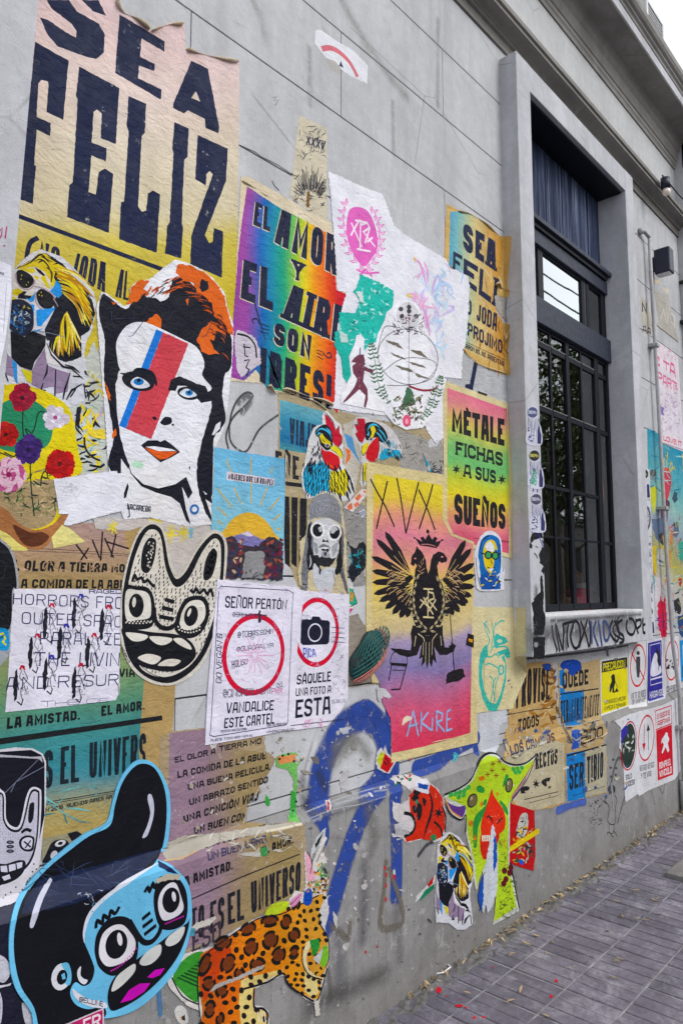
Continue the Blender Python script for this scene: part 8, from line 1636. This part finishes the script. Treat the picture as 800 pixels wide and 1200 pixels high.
# pavers: three raised bars across each tile, 0.235 m module
def tile_mesh(seed):
    rn = random.Random(seed); bm = bmesh.new(); P_ = .235; g = .0045
    def bx(x0, x1, y0, y1, z0, z1, bv):
        me = box(x0, x1, y0, y1, z0, z1, bv); bm.from_mesh(me); bpy.data.meshes.remove(me)
    bx(-P_/2+g, P_/2-g, -P_/2+g, P_/2-g, -.02, -.0022, .0)
    for i in range(3):
        w3 = (P_-2*g)/3; x0 = -P_/2+g+i*w3
        bx(x0+.003, x0+w3-.003, -P_/2+g+.001, P_/2-g-.001, -.006, rn.uniform(-.0006, .001), .0016)
    return bm_mesh('paver', bm)
tms = [tile_mesh(i) for i in range(4)]
for m_ in tms: m_.materials.append(M['paver'])
cand = []
for row in range(0, 14):
    y = -.236-.235*(row-.5)
    for i in range(-2, 60):
        x = .9+i*.235+(.1175 if False else 0)
        if row == 0 and x > 20: continue
        cand.append((x, y, row))
def vis(x, y):
    cz = (x*math.cos(YAW)+(y+DIST)*math.sin(YAW))
    if cz < .4: return None
    xr = x*math.sin(YAW)-(y+DIST)*math.cos(YAW); zc = cz*math.cos(PITCH)+(-EYE)*math.sin(PITCH); u = -cz*math.sin(PITCH)-EYE*math.cos(PITCH)
    return 400+F*xr/zc, 600-F*u/zc, zc
best = []
for x, y, row in cand:
    v = vis(x, y)
    inview = v and -40 < v[0] < 860 and v[1] < 1260
    best.append((0 if inview else 1, v[2] if v else 99, x, y, row))
best.sort()
rp = random.Random(8)
for k_, (iv, dz, x, y, row) in enumerate(best[:290]):
    o = link('paver', tms[rp.randrange(4)]); o.parent = pav; o.location = (x, y, rp.uniform(-.0015, .001)); o.rotation_euler = (rp.uniform(-.003, .003), rp.uniform(-.004, .004), rp.choice([0, math.pi])+rp.uniform(-.004, .004))
bm = bmesh.new()
for k_, (iv, dz, x, y, row) in enumerate(best[290:]):
    if y < -3.3: continue
    t_ = len(bm.verts); bm.from_mesh(tms[0]); bm.verts.ensure_lookup_table()
    for v in bm.verts[t_:]: v.co += Vector((x, y, 0))
o = link('paver', bm_mesh('pavers', bm), 'paver'); o.parent = pav; tag(o, kind='stuff')
# broken strip at the wall foot
rn = random.Random(2); vs = []; fs = []; nx, ny = 260, 5
for i in range(nx+1):
    x = -.2+12*i/nx
    for j in range(ny+1):
        f = j/ny; vs.append((x+rn.uniform(-.01, .01), -.125+f*.10+rn.uniform(-.006, .006)*(1 if j else 1.6), -.006+.010*rn.random()+(.012*rn.random()*f)))
for i in range(nx):
    for j in range(ny): fs.append((i*(ny+1)+j, (i+1)*(ny+1)+j, (i+1)*(ny+1)+j+1, i*(ny+1)+j+1))
ws = link('worn_strip', mesh('strip', vs, fs), 'rough_strip'); tag(ws, kind='structure')
# raised slab
s0 = ground(778, 1024); sl = link('utility_slab', box(s0[0]-.05, s0[0]+.75, s0[1]-.42, s0[1]-.02, -.005, .028, .008), 'plinth'); tag(sl, 'raised concrete slab edge in the pavement at the right edge', 'slab')
# litter
def leaf_mesh(seed):
    rn = random.Random(seed); L_, W_ = 1, .24; vs = []
    for i in range(6):
        t = i/5; w_ = W_*math.sin(math.pi*min(.98, max(.02, t)))**.8; z = .12*math.sin(3*t+seed)
        vs += [(t-.5, -w_/2, z+.08), (t-.5, 0, z), (t-.5, w_/2, z+.08)]
    fs = []
    for i in range(5): fs += [(i*3, i*3+3, i*3+4, i*3+1), (i*3+1, i*3+4, i*3+5, i*3+2)]
    me = mesh('leaf', vs, fs, True); me.materials.append(M['dry']); return me
lms = [leaf_mesh(i) for i in range(3)]
spots = [(598, 1122), (722, 1128), (688, 1128), (600, 1120), (718, 1148), (640, 1118), (675, 1060), (740, 1064), (766, 1056), (748, 1078), (726, 1126), (668, 1136), (598, 1176), (600, 1162), (628, 1098), (648, 1106), (722, 1058), (770, 1054), (728, 1076), (694, 1122), (712, 1092), (660, 1052), (610, 1162), (640, 1192), (547, 1166), (756, 1080), (700, 1044), (745, 1046), (616, 1108), (705, 1076)]
WHERE = ['beside the light paving joint', 'near the right edge', 'in the middle of the pavement']
for k_, (px, py) in enumerate(spots):
    x, y = ground(px, py); o = link('dry_leaf', lms[k_ % 3]); s_ = rp.uniform(.022, .048); o.scale = (s_, s_, s_); o.location = (x, y, .006); o.rotation_euler = (rp.uniform(-.2, .2), rp.uniform(-.2, .2), rp.uniform(0, 6.28))
    tag(o, 'small dry tan leaf lying scattered on the grey pavers', 'leaf', 'dry leaves scattered on the pavers')
rn = random.Random(77); vs = []; fs = []
for i in range(520):
    x = 2.35+rn.random()**.9*5.5; y = -.045-abs(rn.gauss(0, .022)); s_ = rn.uniform(.006, .024); a = rn.uniform(0, 6.28); t = rn.uniform(-.5, .5); b = len(vs)
    for dx, dy in ((-1, 0), (0, -.28), (1, 0), (0, .28)): vs.append((x+(dx*math.cos(a)-dy*math.sin(a))*s_, y+(dx*math.sin(a)+dy*math.cos(a))*s_, .012+rn.uniform(0, .008)+dx*t*s_*.5+abs(dy)*s_*.4))
    fs.append((b, b+1, b+2, b+3))
lt = link('leaf_litter', mesh('litter', vs, fs), 'dry'); tag(lt, 'dry leaf litter gathered along the foot of the wall', 'leaf litter', kind='stuff')
# splashes of red paint on pavers
sp_ = Art('paint_splash', 'small splashes of red paint on the pavers near the wall foot', 'paint splash', 1, (420, 1020, 4), surf='ground', mat='print')
for cx, cy, rx, ry in ((376, 562, 13, 16), (347, 507, 9, 6), (470, 636, 20, 7), (500, 645, 8, 4), (543, 692, 8, 7), (163, 632, 9, 6), (120, 645, 6, 5), (420, 494, 6, 4), (585, 690, 12, 4), (412, 590, 4, 3), (478, 605, 4, 3), (925, 519-0, 8, 8), (902, 592, 8, 8), (628, 456, 4, 3)):
    sp_.p('splash', roughen([(cx+rx*math.cos(t*.7), cy+ry*math.sin(t*.7)) for t in range(9)], 2, 6, sp_.rn), 'c83a44')
sp_.build()
x, y = ground(615, 1066); bsx = empty('plastic_scrap', (x, y, .008), 'bright blue plastic scrap on the pavers by the goat figure', 'litter')
bm = bmesh.new(); q = [(-.035, -.012), (-.01, -.016), (.01, -.006), (.035, -.014), (.045, .004), (.02, .014), (0, .008), (-.03, .016)]
vv = [bm.verts.new((a, b, .004+.012*abs(a)/.04)) for a, b in q]; f = bm.faces.new(vv); r_ = bmesh.ops.extrude_face_region(bm, geom=[f]); [setattr(v, 'co', v.co+Vector((0, 0, -.003))) for v in r_['geom'] if isinstance(v, bmesh.types.BMVert)]
o = link('scrap', bm_mesh('scrap', bm), 'blue_plastic'); o.location = (x, y, .006); o.rotation_euler.z = .6; attach(o, bsx)
a0 = ground(496, 1146); a1 = ground(524, 1134)
cr = link('white_cord', tube(smooth3 := [(a0[0], a0[1], .012), ((a0[0]*.6+a1[0]*.4)+.01, a0[1]*.6+a1[1]*.4+.02, .02), (a1[0], a1[1]+.01, .016), (a1[0]-.02, a1[1]-.03, .02), ((a0[0]+a1[0])/2, (a0[1]+a1[1])/2-.04, .014), (a0[0]+.01, a0[1]-.012, .012)], .0035, 6), 'white_plastic'); tag(cr, 'looped scrap of white plastic cord at the foot of the wall', 'cord')

# ================================================================ ACROSS THE STREET (seen in the glass, and shading the pavement)
def tree(x, y, h, seed, label):
    rn = random.Random(seed); t = empty('street_tree', (x, y, 0), label, 'tree')
    def P(v): return Vector(v)
    attach(link('trunk', tube([(x, y, -.1), (x+.05, y, h*.2), (x-.05, y+.05, h*.42), (x, y, h*.6)], .16, 10, .09), 'bark'), t)
    for i in range(7):
        a = i*.9+rn.random(); z = h*rn.uniform(.3, .5); L_ = h*rn.uniform(.2, .32)
        attach(link('limb', tube([(x, y, z), (x+math.cos(a)*L_*.5, y+math.sin(a)*L_*.5, z+L_*.5), (x+math.cos(a)*L_, y+math.sin(a)*L_, z+L_*1.1)], .055, 6, .02), 'bark'), t)
    vs = []; fs = []; cl = [(rn.gauss(0, h*.16), rn.gauss(0, h*.16), h*.68+rn.gauss(0, h*.12), rn.uniform(.35, .9)) for _ in range(46)]
    for (cx, cy, cz, cr) in cl:
        for i in range(120):
            d = Vector((rn.gauss(0, 1), rn.gauss(0, 1), rn.gauss(0, .8))).normalized()*cr*rn.random()**.4; c = Vector((x+cx, y+cy, cz))+d; s_ = rn.uniform(.05, .11)
            u = Vector((rn.gauss(0, 1), rn.gauss(0, 1), rn.gauss(0, 1))).normalized(); v = u.cross(Vector((rn.random(), rn.random(), 1))).normalized(); b = len(vs)
            vs += [c-u*s_, c-v*s_*.45, c+u*s_, c+v*s_*.45]; fs.append((b, b+1, b+2, b+3))
    attach(link('crown', mesh('crown', vs, fs), 'foliage'), t)
for i, (x, y, h) in enumerate(((13.0, -4.3, 7.4), (16.2, -4.2, 7.0), (12.5, -10.4, 6.5), (19.5, -10.2, 8), (27, -10.6, 9))):
    tree(x, y, h, 11+i, ['leafy street tree on the kerb opposite the window', 'small leafy street tree farther along the kerb', 'street tree on the far pavement, nearest of three', 'street tree on the far pavement, middle of three', 'street tree on the far pavement, farthest of three'][i])
bd = empty('opposite_building', (18, -13, 0), 'low plain building across the street reflected in the window', 'building')
attach(link('wall', box(2, 46, -18, -13, 0, 4.6), 'facade'), bd); attach(link('cornice', box(1.8, 46.2, -18.2, -12.75, 4.602, 4.9), 'cornice'), bd)
for i in range(9): attach(link('window', joined([(4.5+i*4.6, 6.0+i*4.6, -13.06, -12.99, 1.2, 3.6)], .02), 'steel'), bd)
for i, (z, y) in enumerate(((9.4, -6.2), (8.5, -6.6), (10.6, -7.4))):
    q = [(-20+j*4, y+.6*math.sin(i*2+1)+(j*.08*(i-1)), z-.012*(j-12)**2*.6+j*.05*(1 if i == 1 else .2)) for j in range(24)]
    tag(link('overhead_cable', tube(q, .024, 6), 'cable'), ['upper overhead cable along the street', 'lower overhead cable along the street', 'farther overhead cable above the street'][i], 'cable')
